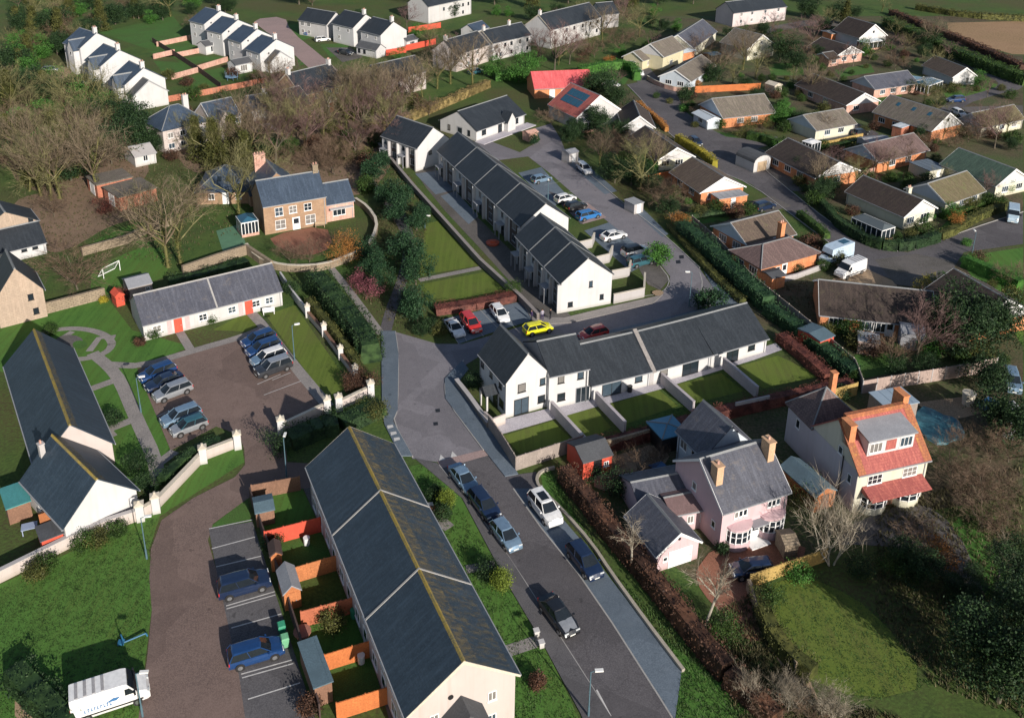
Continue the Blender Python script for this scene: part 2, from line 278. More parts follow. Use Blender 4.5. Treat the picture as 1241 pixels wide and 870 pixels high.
def win(V,face,s,z,w=1.2,h=1.1,cols=2,rows=1,fm=None,gm=None,out=.004,label=None):
    f,p=_wmesh(w,h,cols,rows,fm or UPVC,gm or random.choice((GLASS,GLASS,GLASS,GLASS2,GLASS3))); l,r=_place(V,face,s,z,out)
    o=link('window',f,V['root'],l,r,label); link('pane',p,o); return o
DC={}
def door(V,face,s,w=.95,h=2.05,mat=None,glass=False,label=None,z=.02,name='door'):
    mat=mat or UPVC; k=(w,h,mat.name,glass)
    if k not in DC:
        mb=MB(); mb.box(-w/2-.08,-.05,0,-w/2,0,h+.08); mb.box(w/2,-.05,0,w/2+.08,0,h+.08); mb.box(-w/2,-.05,h,w/2,0,h+.08); mb.box(-w/2,-.03,0,w/2,0,h)
        hd=MB(); hd.box(w/2-.16,-.08,h*.48,w/2-.06,-.03,h*.52)
        g=MB(); 
        if glass: g.box(-w/2+.12,-.04,.15 if glass==2 else h*.5,w/2-.12,-.031,h-.15)
        DC[k]=(mb.data('door',mat),hd.data('handle',LEAD),g.data('pane',GLASS) if glass else None)
    a,b,c=DC[k]; l,r=_place(V,face,s,z,.004); o=link(name,a,V['root'],l,r,label); link('handle',b,o)
    if c: link('pane',c,o)
    return o
def wrow(V,face,ss,z,**k):
    for s in ss: win(V,face,s,z,**k)
BLD=[]
def free(p,m=2.5):
    'True where no building stands within m metres'
    for rx_,ry_,rz,x,y,L,W in BLD:
        dx,dy=p.x-rx_,p.y-ry_; a=dx*math.cos(rz)+dy*math.sin(rz); b=-dx*math.sin(rz)+dy*math.cos(rz)
        if x-m<a<x+L+m and y-m<b<y+W+m: return False
    return True
class House:
    def __init__(s,name,label,cat,A,B,h,group=None,Lm=None):
        a=G(A,h);b=G(B,h); s.a=a; s.rz=math.atan2(b.y-a.y,b.x-a.x); s.L=Lm or math.hypot(b.x-a.x,b.y-a.y); s.h=h
        s.root=thing(name,label,cat,(a.x,a.y,0),s.rz,group)
    def depth(s,Cp,h=None):
        c=G(Cp,h if h is not None else s.h)-s.a; return abs(-c.x*math.sin(s.rz)+c.y*math.cos(s.rz))
    def along(s,p,h=None):
        c=G(p,h if h is not None else s.h)-s.a; return c.x*math.cos(s.rz)+c.y*math.sin(s.rz)
    def vol(s,W,hr,wm,rm,x=0,y=0,L=None,he=None,axis='x',roof='gable',clad=None,cladf='',oe=.3,ov=.15,seams=(),seamm=None,gut=None,barge=None,ridge=True,rmname='roof',zb=0,bh=.2,rf=.5,wname='wall',nowall=False,rlabel=None):
        L=L or s.L; he=he or s.h; BLD.append((s.a.x,s.a.y,s.rz,x,y,L,W)); V=dict(x=x,y=y,L=L,W=W,root=s.root,he=he,hr=hr,axis=axis); r=s.root; t=.14
        S,A_=(W,L) if axis=='x' else (L,W)     # span, length along ridge
        o0,a0=(y,x) if axis=='x' else (x,y); ax=0 if axis=='x' else 1
        hw=he-.02
        if not nowall:
            mb=MB()
            if roof=='gable': mb.extr([(o0,zb),(o0+S,zb),(o0+S,hw),(o0+S*rf,hr-t-.02),(o0,hw)],a0,a0+A_,ax)
            else: mb.box(x,y,zb,x+L,y+W,hw)
            V['wall']=mb.build(wname,wm,r)
        if roof=='gable':
            k1=(hr-t-he)/(S*rf); k2=(hr-t-he)/(S*(1-rf)); z1=he-oe*k1; z2=he-oe*k2
            prof=[(o0-oe,z1),(o0-oe,z1+t),(o0+S*rf,hr),(o0+S+oe,z2+t),(o0+S+oe,z2),(o0+S*rf,hr-t)]
            mb=MB(); mb.extr(prof[::-1],a0-ov,a0+A_+ov,ax); R=mb.build(rmname,rm,r,label=rlabel)
            if ridge:
                mb=MB(); c=o0+S*rf; mb.extr([(c-.16,hr-.16*k1+.01),(c,hr+.05),(c+.16,hr-.16*k2+.01)][::-1],a0-ov-.01,a0+A_+ov+.01,ax); mb.build('ridge_tiles',seamm or VERGE,R)
            for q in seams:
                mb=MB(); c=a0+q; u=.05
                mb.extr([(o0-oe-.01,z1+t-.02),(o0-oe-.01,z1+t+u),(o0+S*rf,hr+u+.02),(o0+S+oe+.01,z2+t+u),(o0+S+oe+.01,z2+t-.02),(o0+S*rf,hr-.02)][::-1],c-.11,c+.11,ax); mb.build('verge_strip',seamm or VERGE,R)
            if gut is not False:
                for (tt,zz,q) in ((o0-oe-.10,z1+t-.1,o0-.09),(o0+S+oe,z2+t-.1,o0+S)):
                    mb=MB(); (mb.box(a0-ov,tt,zz-.06,a0+A_+ov,tt+.1,zz+.06) if ax==0 else mb.box(tt,a0-ov,zz-.06,tt+.1,a0+A_+ov,zz+.06)); mb.build('gutter',gut or GREYP,R)
                    mb=MB(); u=a0+A_-.35; (mb.box(u,q,.05,u+.09,q+.09,z1) if ax==0 else mb.box(q,u,.05,q+.09,u+.09,z1)); mb.build('downpipe',gut or GREYP,r)
            if barge:
                for c0,c1 in ((a0-ov-.04,a0-ov-.002),(a0+A_+ov+.002,a0+A_+ov+.04)):
                    mb=MB(); mb.extr([(o0-oe,z1-bh*.4),(o0-oe,z1+t),(o0+S*rf,hr+.01),(o0+S+oe,z2+t),(o0+S+oe,z2-bh*.4),(o0+S*rf,hr-t-bh)][::-1],c0,c1,ax); mb.build('bargeboard',barge,R)
            if clad:
                for f in cladf:
                    mb=MB(); e=.04
                    c0,c1={'F':(a0-e,a0-.001),'B':(a0+A_+.001,a0+A_+e),'L':(a0-e,a0-.001),'R':(a0+A_+.001,a0+A_+e)}[f]
                    mb.extr([(o0+.02,he-.25),(o0+S-.02,he-.25),(o0+S-.02,he-.03),(o0+S*rf,hr-t-.05),(o0+.02,he-.03)],c0,c1,ax); mb.build('gable_cladding',clad,r)
        else:
            S2=S/2; ins=min(S2*.95,A_/2-.02) if roof=='hip' else 0; e=oe
            def P(a,t_,z): return (a,t_,z) if ax==0 else (t_,a,z)
            A0,A1=a0-e,a0+A_+e; T0,T1=o0-e,o0+S+e; c=o0+S/2; ze=he-.05
            vs=[P(A0,T0,ze),P(A1,T0,ze),P(A1,T1,ze),P(A0,T1,ze),P(A0,T0,ze+t),P(A1,T0,ze+t),P(A1,T1,ze+t),P(A0,T1,ze+t),P(A0+ins+e,c,hr),P(A1-ins-e,c,hr)]
            fs=[(0,3,2,1),(0,1,5,4),(1,2,6,5),(2,3,7,6),(3,0,4,7),(4,5,9,8),(5,6,9),(6,7,8,9),(7,4,8)]
            if ax==1: fs=[f[::-1] for f in fs]
            mb=MB(); mb.mesh(vs,fs); R=mb.build(rmname,rm,r,label=rlabel)
            mb=MB()
            for q0,q1 in ((4,8),(7,8),(5,9),(6,9),(8,9)):
                u=Vector(vs[q0]);v_=Vector(vs[q1]); mb.tube(u+Vector((0,0,.02)),v_+Vector((0,0,.02)),.09,.09,4)
            mb.build('ridge_tiles',seamm or VERGE,R)
        V['R']=R; return V
    def chim(s,V,x,y,z1,w=.9,d=.6,mat=None,pots=2,z0=None,label=None,cap=None):
        mb=MB(); z0=z0 if z0 is not None else V['he']; mb.box(x-w/2,y-d/2,z0,x+w/2,y+d/2,z1-.12)
        mb.k=1; mb.box(x-w/2-.06,y-d/2-.06,z1-.12,x+w/2+.06,y+d/2+.06,z1); mb.k=2
        for i in range(pots):
            px=x-w/2+w*(i+.5)/pots; mb.tube((px,y,z1),(px,y,z1+.35),.12,.1,8)
        mb.build('chimney',[mat or BRICK,cap or mat or LEAD,PKBRICK],V['R'],label=label)
    def slab(s,name,x0,y0,x1,y1,z0,z1,mat,parent=None):
        mb=MB(); mb.box(x0,y0,z0,x1,y1,z1); return mb.build(name,mat,parent or s.root)
def shed(label,A,B,h,W,wm,rm,hr=None,roof='gable',axis='x',group=None,name='garden_shed',cat='shed',doors='F',dm=None,oe=.12,windows=False):
    H=House(name,label,cat,A,B,h,group); hr=hr or h+.7
    V=H.vol(W if not isinstance(W,tuple) else H.depth(W),hr,wm,rm,roof=roof if roof!='flat' else 'gable',axis=axis,oe=oe,ov=.1,ridge=False,gut=False) if roof!='flat' else None
    if roof=='flat':
        W=W if not isinstance(W,tuple) else H.depth(W)
        mb=MB(); mb.box(0,0,0,H.L,W,h-.1); mb.build('wall',wm,H.root); V=dict(x=0,y=0,L=H.L,W=W,root=H.root,he=h,hr=h)
        mb=MB(); mb.box(-oe,-oe,h-.098,H.L+oe,W+oe,h); 
        for i in range(1,int(H.L/1.2)+1):
            if i*1.2<H.L: mb.box(i*1.2-.03,-oe,h+.001,i*1.2+.03,W+oe,h+.03)
        V['R']=mb.build('roof',rm,H.root)
    if doors: door(V,doors,(H.L if doors in 'FB' else V['W'])/2,.8,min(1.85,h-.15),dm or wm)
    if windows: win(V,windows,(H.L if windows in 'FB' else V['W'])*.8,.9,.6,.6,2,1)
    return H,V
# ---------------------------------------------------------------- fences, walls
POST={}
def run(name,label,cat,px,h,t,mat,cap=None,post=None,sp=1.9,ph=.08,group=None,hpx=0,sm=0,pw=.12,boards=False,curvecap=False,capname='coping'):
    P=[G(p,hpx) for p in px]; P=[Vector((p.x,p.y,0)) for p in P]
    if sm: P=smooth_line(P,False,sm)
    o=P[0]; root=thing(name,label,cat,tuple(o),0,group); mb=MB(); mc=MB()
    for i in range(len(P)-1):
        a=P[i]-o;b=P[i+1]-o; d=(b-a).normalized(); n=Vector((-d.y,d.x,0))*t/2; e=d*(t*.5 if i>0 else 0)
        q=[a-n,b-n,b+n,a+n]; mb.prism([(v.x,v.y) for v in q],0,h)
        if boards:
            L=(b-a).length; k=int(L/.22)
            for j in range(k):
                c=a+d*(j*.22+.1); m=n*1.25; u=d*.07
                if j%2: mb.prism([((c-u-m).x,(c-u-m).y),((c+u-m).x,(c+u-m).y),((c+u+m).x,(c+u+m).y),((c-u+m).x,(c-u+m).y)],.08,h+.015)
        if cap: n2=n*1.35; mc.prism([(v.x,v.y) for v in (a-n2,b-n2,b+n2,a+n2)],h+.002,h+.07)
    mb.build('panel' if post else 'wall_body',mat,root)
    if cap: mc.build(capname,cap,root)
    if post:
        pb=MB(); pb.box(-pw/2,-pw/2,0,pw/2,pw/2,h+ph); me=pb.data('post',post); 
        L=sum((P[i+1]-P[i]).length for i in range(len(P)-1)); n=max(1,min(95,round(L/sp))); st=L/n
        for j in range(n+1):
            s=j*st; k=0
            while k<len(P)-2 and s>(P[k+1]-P[k]).length: s-=(P[k+1]-P[k]).length; k+=1
            d=(P[k+1]-P[k]).normalized(); q=P[k]+d*min(s,(P[k+1]-P[k]).length)-o; link('post',me,root,tuple(q),math.atan2(d.y,d.x))
    return root
def pier(label,px,h=2.1,w=.75,mat=None,cat='gate pier',group=None):
    p=G(px); r=thing('gate_pier',label,cat,tuple(p),math.radians(20),group); mb=MB(); mb.box(-w/2,-w/2,0,w/2,w/2,h); mb.build('shaft',mat or WHITE,r)
    mb=MB(); a=w/2+.08; mb.box(-a,-a,h,a,a,h+.12); mb.mesh([(-a,-a,h+.121),(a,-a,h+.121),(a,a,h+.121),(-a,a,h+.121),(0,0,h+.35)],[(0,1,4),(1,2,4),(2,3,4),(3,0,4)]); mb.build('cap',TRIM,r)
    bm=MB(); bm.tube((0,0,h+.33),(0,0,h+.5),.12,.12,8); bm.build('finial',TRIM,r); return r
def lamp(label,px,h=5.0,arm=.5,ang=0,group=None):
    p=G(px); r=thing('street_lamp',label,'street lamp',tuple(p),ang,group)
    mb=MB(); mb.tube((0,0,0),(0,0,1.1),.09,.09,8); mb.tube((0,0,1.1),(0,0,h),.06,.045,8); mb.build('pole',POLE,r)
    mb=MB(); mb.tube((0,0,h-.02),(arm,0,h+.12),.035,.03,6); mb.build('arm',POLE,r)
    mb=MB(); mb.box(arm-.05,-.12,h+.06,arm+.6,.12,h+.2); mb.box(arm+.05,-.08,h+.02,arm+.5,.08,h+.059); mb.build('lamp_head',LHEAD,r); return r
POLE=plain('teal_grey_pole',(.09,.16,.20),.5,.15); LHEAD=plain('lamp_head_white',(.75,.75,.74),.5,.08)
# ---------------------------------------------------------------- vegetation
def leafquad(mb,c,r,rg,nrm=None):
    n=Vector((rg.gauss(0,1),rg.gauss(0,1),rg.gauss(0,1)+.6)).normalized(); a=n.orthogonal().normalized(); th=rg.random()*6.28; a=Matrix.Rotation(th,3,n)@a; b=n.cross(a); l=r*rg.uniform(.6,1.3); w_=l*rg.uniform(.4,.75)
    mb.poly([c-a*l,c-b*w_,c+a*l,c+b*w_])
def crown_mesh(name,mat,rx,rz_,zc,n=260,per=13,leaf=.16,seed=1,shape='round',holes=.3):
    rg=random.Random(seed); mb=MB(); LB=[(Vector((rg.gauss(0,.42),rg.gauss(0,.42),rg.gauss(.1,.38))),rg.uniform(.38,.62)) for _ in range(9)]; bl=[(Vector((rg.gauss(0,1),rg.gauss(0,1),rg.gauss(0,.8))).normalized(),rg.uniform(.72,1.1)) for _ in range(14)]
    for i in range(n):
        d=Vector((rg.gauss(0,1),rg.gauss(0,1),rg.gauss(0,1))).normalized(); k=max((max(0,d.dot(q))**3*s) for q,s in bl)
        rad=(.55+.5*k)*rg.uniform(.72,1)**.5
        if shape=='cone': 
            t=rg.random()**.8; c=Vector((0,0,zc-rz_+2*rz_*t)); th=rg.random()*6.28; q=(1-t)*rx*(.75+.25*math.sin(t*38+th*2))*rg.uniform(.6,1)+.08; c+=Vector((math.cos(th)*q,math.sin(th)*q,-q*.25))
        elif rx>1.2: q,s_=LB[i%9]; c=Vector(((q.x+d.x*s_*rad*1.3)*rx,(q.y+d.y*s_*rad*1.3)*rx,zc+(q.z+d.z*s_*rad*1.2)*rz_))
        else: c=Vector((d.x*rx*rad,d.y*rx*rad,zc+d.z*rz_*rad))
        if c.z<.1: c.z=.1+rg.random()*.3
        cs=rg.uniform(.18,.42)*(rx/2.0)**.5
        for j in range(per): leafquad(mb,c+Vector((rg.gauss(0,cs),rg.gauss(0,cs),rg.gauss(0,cs*.8))),leaf,rg)
    return mb.data(name,mat,uv=False)
def limb(mb,p,d,l,r,lev,rg,out,twig,sp):
    seg=3; q=Vector(p); dd=Vector(d)
    for i in range(seg):
        dd=(dd+Vector((rg.gauss(0,.12),rg.gauss(0,.12),rg.gauss(0,.08)+.04))).normalized(); e=q+dd*(l/seg); r1=r*(1-.28*(i+1)/seg*1.0)
        mb.tube(q,e,r*(1-.28*i/seg),r1,5 if r>.05 else 3,cap=False)
        q=e
        if lev>0 and (i>0 or rg.random()<.5):
            for _ in range(sp if lev>1 else sp+1):
                a=dd.orthogonal().normalized(); a=Matrix.Rotation(rg.random()*6.28,3,dd)@a; nd=(dd*rg.uniform(.6,1)+a*rg.uniform(.5,.95)+Vector((0,0,.12))).normalized()
                limb(out,q,nd,l*rg.uniform(.42,.68),r1*.5,lev-1,rg,out,twig,sp)
        elif lev==0:
            for _ in range(4):
                a=Vector((rg.gauss(0,1),rg.gauss(0,1),rg.gauss(0,1))); nd=(dd+a*.55).normalized(); tl=l*rg.uniform(.35,.8); s=nd.orthogonal().normalized()*twig; out.poly([q-s,q+s,q+nd*tl])
def bare_tree(label,px,h,tw,bk,seed=1,cat='tree',group=None,stems=1,ivy=None,twig=.013,levels=3,sp=2,name='bare_tree',trunkf=.35,spread=.6):
    rg=random.Random(seed); p=G(px); root=thing(name,label,cat,tuple(p),rg.random()*6,group); tr=MB(); cr=MB()
    for s in range(stems):
        off=Vector((rg.gauss(0,.25),rg.gauss(0,.25),0)) if stems>1 else Vector((0,0,0)); lean=Vector((rg.gauss(0,.12 if stems==1 else .3),rg.gauss(0,.12 if stems==1 else .3),1)).normalized(); th=h*trunkf*(1 if stems==1 else rg.uniform(.6,1)); r0=h*.018/(stems**.35)
        q=off-Vector((0,0,.1)); e=off+lean*th; tr.tube(q,off+lean*.5,r0*1.5,r0*1.05,9,False); tr.tube(off+lean*.5,e,r0*1.05,r0*.8,9,False)
        n=(7 if stems==1 else 4); 
        for k in range(n):
            t=rg.uniform(.75,1) if k else 1; a=6.28*k/n+rg.random(); el=(.35 if k==0 else rg.uniform(.6,1.3)*spread*1.6); d=Vector((math.cos(a)*el,math.sin(a)*el,1)).normalized()
            limb(tr if k<3 else cr,off+lean*th*t,d,(h-th)*rg.uniform(.62,.85),r0*.55,levels-1,rg,cr,twig,sp)
    tr.build('trunk',bk,root,uv=False); cr.build('crown',tw,root,uv=False)
    if ivy:
        iv=MB()
        for k in range(420):
            z=rg.random()**.8*h*.62; a=rg.random()*6.28; q=h*.018*(1.6-z/h)+rg.uniform(.0,.22); leafquad(iv,Vector((math.cos(a)*q,math.sin(a)*q,z)),.13,rg)
        iv.build('ivy',ivy,root,uv=False)
    return root
def tree_copy(src,label,px,scale=1,group=None,cat=None):
    p=G(px); r=dup(src,tuple(p),random.random()*6.28,label,group,scale,TT); return r
TT={}
def reg(root): TT.update(treeof(root)); return root
CRW={}
def leaf_tree(label,px,rx,rz_,trunk,lf,bk=None,seed=1,cat='tree',group=None,name='leafy_tree',shape='round',n=260,per=13,leaf=.16,h=0):
    p=G(px); root=thing(name,label,cat,tuple(p),random.random()*6.28,group)
    if trunk is not None:
        tb=MB(); tb.tube((0,0,-.1),(0,0,trunk+rz_*.9),max(.05,rx*.07),max(.03,rx*.03),7); tb.build('trunk',bk or BARK,root,uv=False)
    else: trunk=0; tb=MB(); [tb.tube((0,0,0),(math.cos(a)*rx*.5,math.sin(a)*rx*.5,rz_*.9),.03,.015,4) for a in (0,1.3,2.6,3.9,5.1)]; tb.build('stem',bk or BARK,root,uv=False)
    link('crown',crown_mesh('crown',lf,rx,rz_,trunk+rz_,n,per,leaf,seed,shape),root); return root
def shrub(label,px,r,lf,hz=.8,group=None,seed=None,leaf=.12,n=None,cat='shrub',name='shrub'):
    sd=seed or random.randint(1,9999); return leaf_tree(label,px,r,r*hz,None,lf,seed=sd,cat=cat,name=name,group=group,n=n or int(60+45*r),per=20,leaf=leaf*.62)
def hedge(label,px,wd,h,lf,den=14,leaf=.13,group=None,sm=1,cat='hedge',name='hedge',core=None,seed=3,top=None,wob=.15):
    rg=random.Random(seed); P=[G(p) for p in px]; P=smooth_line(P,False,sm) if sm else P
    o=Vector((P[0].x,P[0].y,0)); root=thing(name,label,cat,tuple(o),0,group); c=MB(); lv=MB()
    for i in range(len(P)-1):
        a=Vector((P[i].x,P[i].y,0))-o; b=Vector((P[i+1].x,P[i+1].y,0))-o; L=(b-a).length
        if L<.01: continue
        d=(b-a)/L; n=Vector((-d.y,d.x,0)); hh=h*.9; q=n*wd*.40; tq=n*wd*.30
        c.mesh([v.to_tuple() for v in (a-q,b-q,b+q,a+q)]+[(v.x,v.y,hh) for v in (a-tq,b-tq,b+tq,a+tq)],[(0,3,2,1),(4,5,6,7),(0,1,5,4),(1,2,6,5),(2,3,7,6),(3,0,4,7)])
        N=int(L*(wd+2*h)*den*3.2)
        for k in range(N):
            s=rg.random()*L; u=rg.random()*(wd+2*h); wv=1+wob*(math.sin((s+i*3.1)*1.1)*.6+math.sin((s+i)*2.7)*.4)
            if u<h: y=-wd/2*(.8+.2*rg.random()); z=u
            elif u<h+wd: y=(u-h)-wd/2; z=h*(.94+.1*rg.random())
            else: y=wd/2*(.8+.2*rg.random()); z=u-h-wd
            lf_=a+d*s+n*y*wv+Vector((0,0,max(.05,z*wv))); leafquad(lv,lf_,leaf*.55,rg)
    c.build('stems',core or lf,root,uv=False); lv.build('foliage',lf,root,uv=False); return root
# ---------------------------------------------------------------- vehicles
RUB=plain('tyre_rubber',(.018,.018,.018),.85,.1); RIM=glossy('alloy',(.45,.46,.48),.3,.8); HLM=glossy('headlight_lens',(.55,.58,.6),.1); TLM=glossy('tail_lens',(.45,.02,.02),.2); PLW=plain('plate_white',(.75,.75,.70),.5,.03); PLY=plain('plate_yellow',(.75,.60,.10),.5,.03); CGL=glossy('car_glass',(.015,.02,.026),.04)
PC={}
def paint(n,c,metal=.0):
    k='car_paint_'+n
    if k not in PC: PC[k]=glossy(k,c,.28,metal,.9)
    return PC[k]
def loft(mb,secs,close=True):
    n=len(secs[0]); vs=[p for s in secs for p in s]; fs=[]
    for i in range(len(secs)-1):
        for j in range(n): a=i*n+j;b=i*n+(j+1)%n; fs.append((a,b,b+n,a+n))
    fs.append(tuple(range(n))[::-1]); k=(len(secs)-1)*n; fs.append(tuple(range(k,k+n))); mb.mesh(vs,fs)
CT={ # length, width, belt z, roof z, profile of bonnet/boot, cabin: rear base, rear top, front top, front base
'hatch':dict(L=4.05,W=1.74,H=1.47,top=[(-2.02,.62),(-1.98,.92),(-1.2,.96),(.75,.93),(1.35,.84),(1.85,.70),(2.02,.5)],cab=(-1.93,-1.55,.28,1.08)),
'estate':dict(L=4.5,W=1.82,H=1.55,top=[(-2.25,.62),(-2.2,.98),(-1.2,1.0),(.85,.98),(1.55,.90),(2.08,.76),(2.25,.5)],cab=(-2.16,-1.85,.40,1.2)),
'saloon':dict(L=4.55,W=1.8,H=1.43,top=[(-2.27,.6),(-2.2,.92),(-1.5,.95),(.8,.92),(1.5,.84),(2.08,.70),(2.27,.48)],cab=(-1.75,-1.05,.22,1.1)),
'suv':dict(L=4.6,W=1.9,H=1.72,top=[(-2.3,.7),(-2.25,1.08),(-1.2,1.1),(.9,1.08),(1.6,1.02),(2.15,.92),(2.3,.6)],cab=(-2.2,-1.95,.45,1.2)),
'sports':dict(L=4.2,W=1.8,H=1.28,top=[(-2.1,.55),(-2.02,.84),(-1.4,.86),(.6,.80),(1.3,.74),(1.9,.60),(2.1,.42)],cab=(-1.8,-.85,.05,.95))}
CM={}
def car_meshes(ty):
    if ty in CM: return CM[ty]
    d=CT[ty]; W=d['W']/2; xs=d['top']; zb=.24; secs=[]
    for x,zt in xs:
        e=abs(x)/(d['L']/2); ww=W*(1-.16*max(0,e-.72)/.28); 
        secs.append([(x,-ww*.92,zb),(x,-ww,.42),(x,-ww,zt*.78),(x,-ww*.95,zt-.03),(x,-ww*.80,zt+.005),(x,0,zt+.03),(x,ww*.80,zt+.005),(x,ww*.95,zt-.03),(x,ww,zt*.78),(x,ww,.42),(x,ww*.92,zb)])
    b=MB(); loft(b,secs)
    for sx in (-1,1):
        for sy in (-1,1):   # dark arches
            b.k=1; cx=sx*d['L']*.305; b.tube((cx,sy*(W-.12),.33),(cx,sy*(W+.006),.33),.40,.40,16)
    b.k=0
    body=b; rb,rt,ft,fb=d['cab']; zt=d['H']; 
    def beltz(x):
        for i in range(len(xs)-1):
            if xs[i][0]<=x<=xs[i+1][0]: t=(x-xs[i][0])/(xs[i+1][0]-xs[i][0]); return xs[i][1]*(1-t)+xs[i+1][1]*t
        return .9
    g=MB(); w0=W*.90; w1=W*.70; zr=beltz(rb)-.02; zf=beltz(fb)-.02; zm=beltz(0)-.02
    base=[(rb,-w0,zr),((rb+fb)/2,-w0*1.0,zm),(fb,-w0*.93,zf),(fb+.12,0,zf),(fb,w0*.93,zf),((rb+fb)/2,w0,zm),(rb,w0,zr),(rb-.05,0,zr)]
    tz=zt-.05; top=[(rt,-w1,tz-.03),((rt+ft)/2,-w1,tz),(ft,-w1*.95,tz-.02),(ft+.08,0,tz),(ft,w1*.95,tz-.02),((rt+ft)/2,w1,tz),(rt,w1,tz-.03),(rt-.04,0,tz-.01)]
    g.mesh(base+top,[tuple(range(8))[::-1],tuple(range(8,16))]+[(i,(i+1)%8,(i+1)%8+8,i+8) for i in range(8)])
    r=MB(); up=[(x,y*1.01,z+.003) for x,y,z in top]; crown=[(x*.9+(rt+ft)/2*.1,y*.8,zt+(0 if y else .02)) for x,y,z in top]; r.mesh(up+crown,[tuple(range(8,16))]+[(i,(i+1)%8,(i+1)%8+8,i+8) for i in range(8)])
    P=lambda a,b,t:tuple(Vector(a).lerp(Vector(b),t))
    for i in (0,2,4,6): r.tube(Vector(base[i])*1.004,Vector(top[i])*1.004,.045,.04,5)
    for i in (1,5): a=Vector(base[i]);c=Vector(top[i]); a.y*=1.012;c.y*=1.012; r.tube(a,c,.035,.035,4)
    wh=MB(); wh.tube((0,-.1,0),(0,.1,0),.315,.315,18); wh.k=1; wh.tube((0,-.112,0),(0,.112,0),.2,.2,12)
    hl=MB(); hl.box(-.04,-.2,-.07,.035,.2,.07); tl=MB(); tl.box(-.035,-.13,-.16,.04,.13,.16); pl=MB(); pl.box(-.01,-.26,-.055,.01,.26,.055); mi=MB(); mi.box(-.07,-.09,-.06,.07,.09,.07)
    CM[ty]=(body,g,r,wh.data('wheel',[RUB,RIM],False,False),hl.data('headlight',HLM,False),tl.data('taillight',TLM,False),pl,mi,beltz)
    return CM[ty]
CBM={}
def car(label,px,to,ty,pt,group=None,h=.6,cat='car',name='parked_car',roof=None):
    d=CT[ty]; a=G(px,h);b=G(to,h); rz=math.atan2(b.y-a.y,b.x-a.x); root=thing(name,label,cat,(a.x,a.y,0.05),rz,group)
    body,g,r,wh,hl,tl,pl,mi,bz=car_meshes(ty); k=(ty,pt.name,roof.name if roof else '')
    if k not in CBM: CBM[k]=(body.data('body',[pt,BLACKP],False),g.data('windows',CGL,False),r.data('roof',roof or pt,False),pl.data('number_plate',PLW,False),pl.data('number_plate',PLY,False),mi.data('mirror',pt,False))
    bd,gl,rf,p1,p2,mm=CBM[k]; W=d['W']/2; L=d['L']/2
    link('body',bd,root); link('windows',gl,root); link('roof',rf,root)
    for sx in (-1,1):
        for sy in (-1,1): link('wheel',wh,root,(sx*d['L']*.305,sy*(W-.085),.315))
    zf=d['top'][-2][1]
    for sy in (-1,1): link('headlight',hl,root,(L-.12,sy*(W-.34),zf-.06)); link('taillight',tl,root,(-L+.06,sy*(W-.24),d['top'][1][1]-.2)); link('mirror',mm,root,(d['cab'][3]-.25,sy*(W+.06),bz(d['cab'][3]-.25)+.06))
    link('number_plate',p1,root,(L+.0,0,.42)); link('number_plate',p2,root,(-L-.0,0,.52)); return root
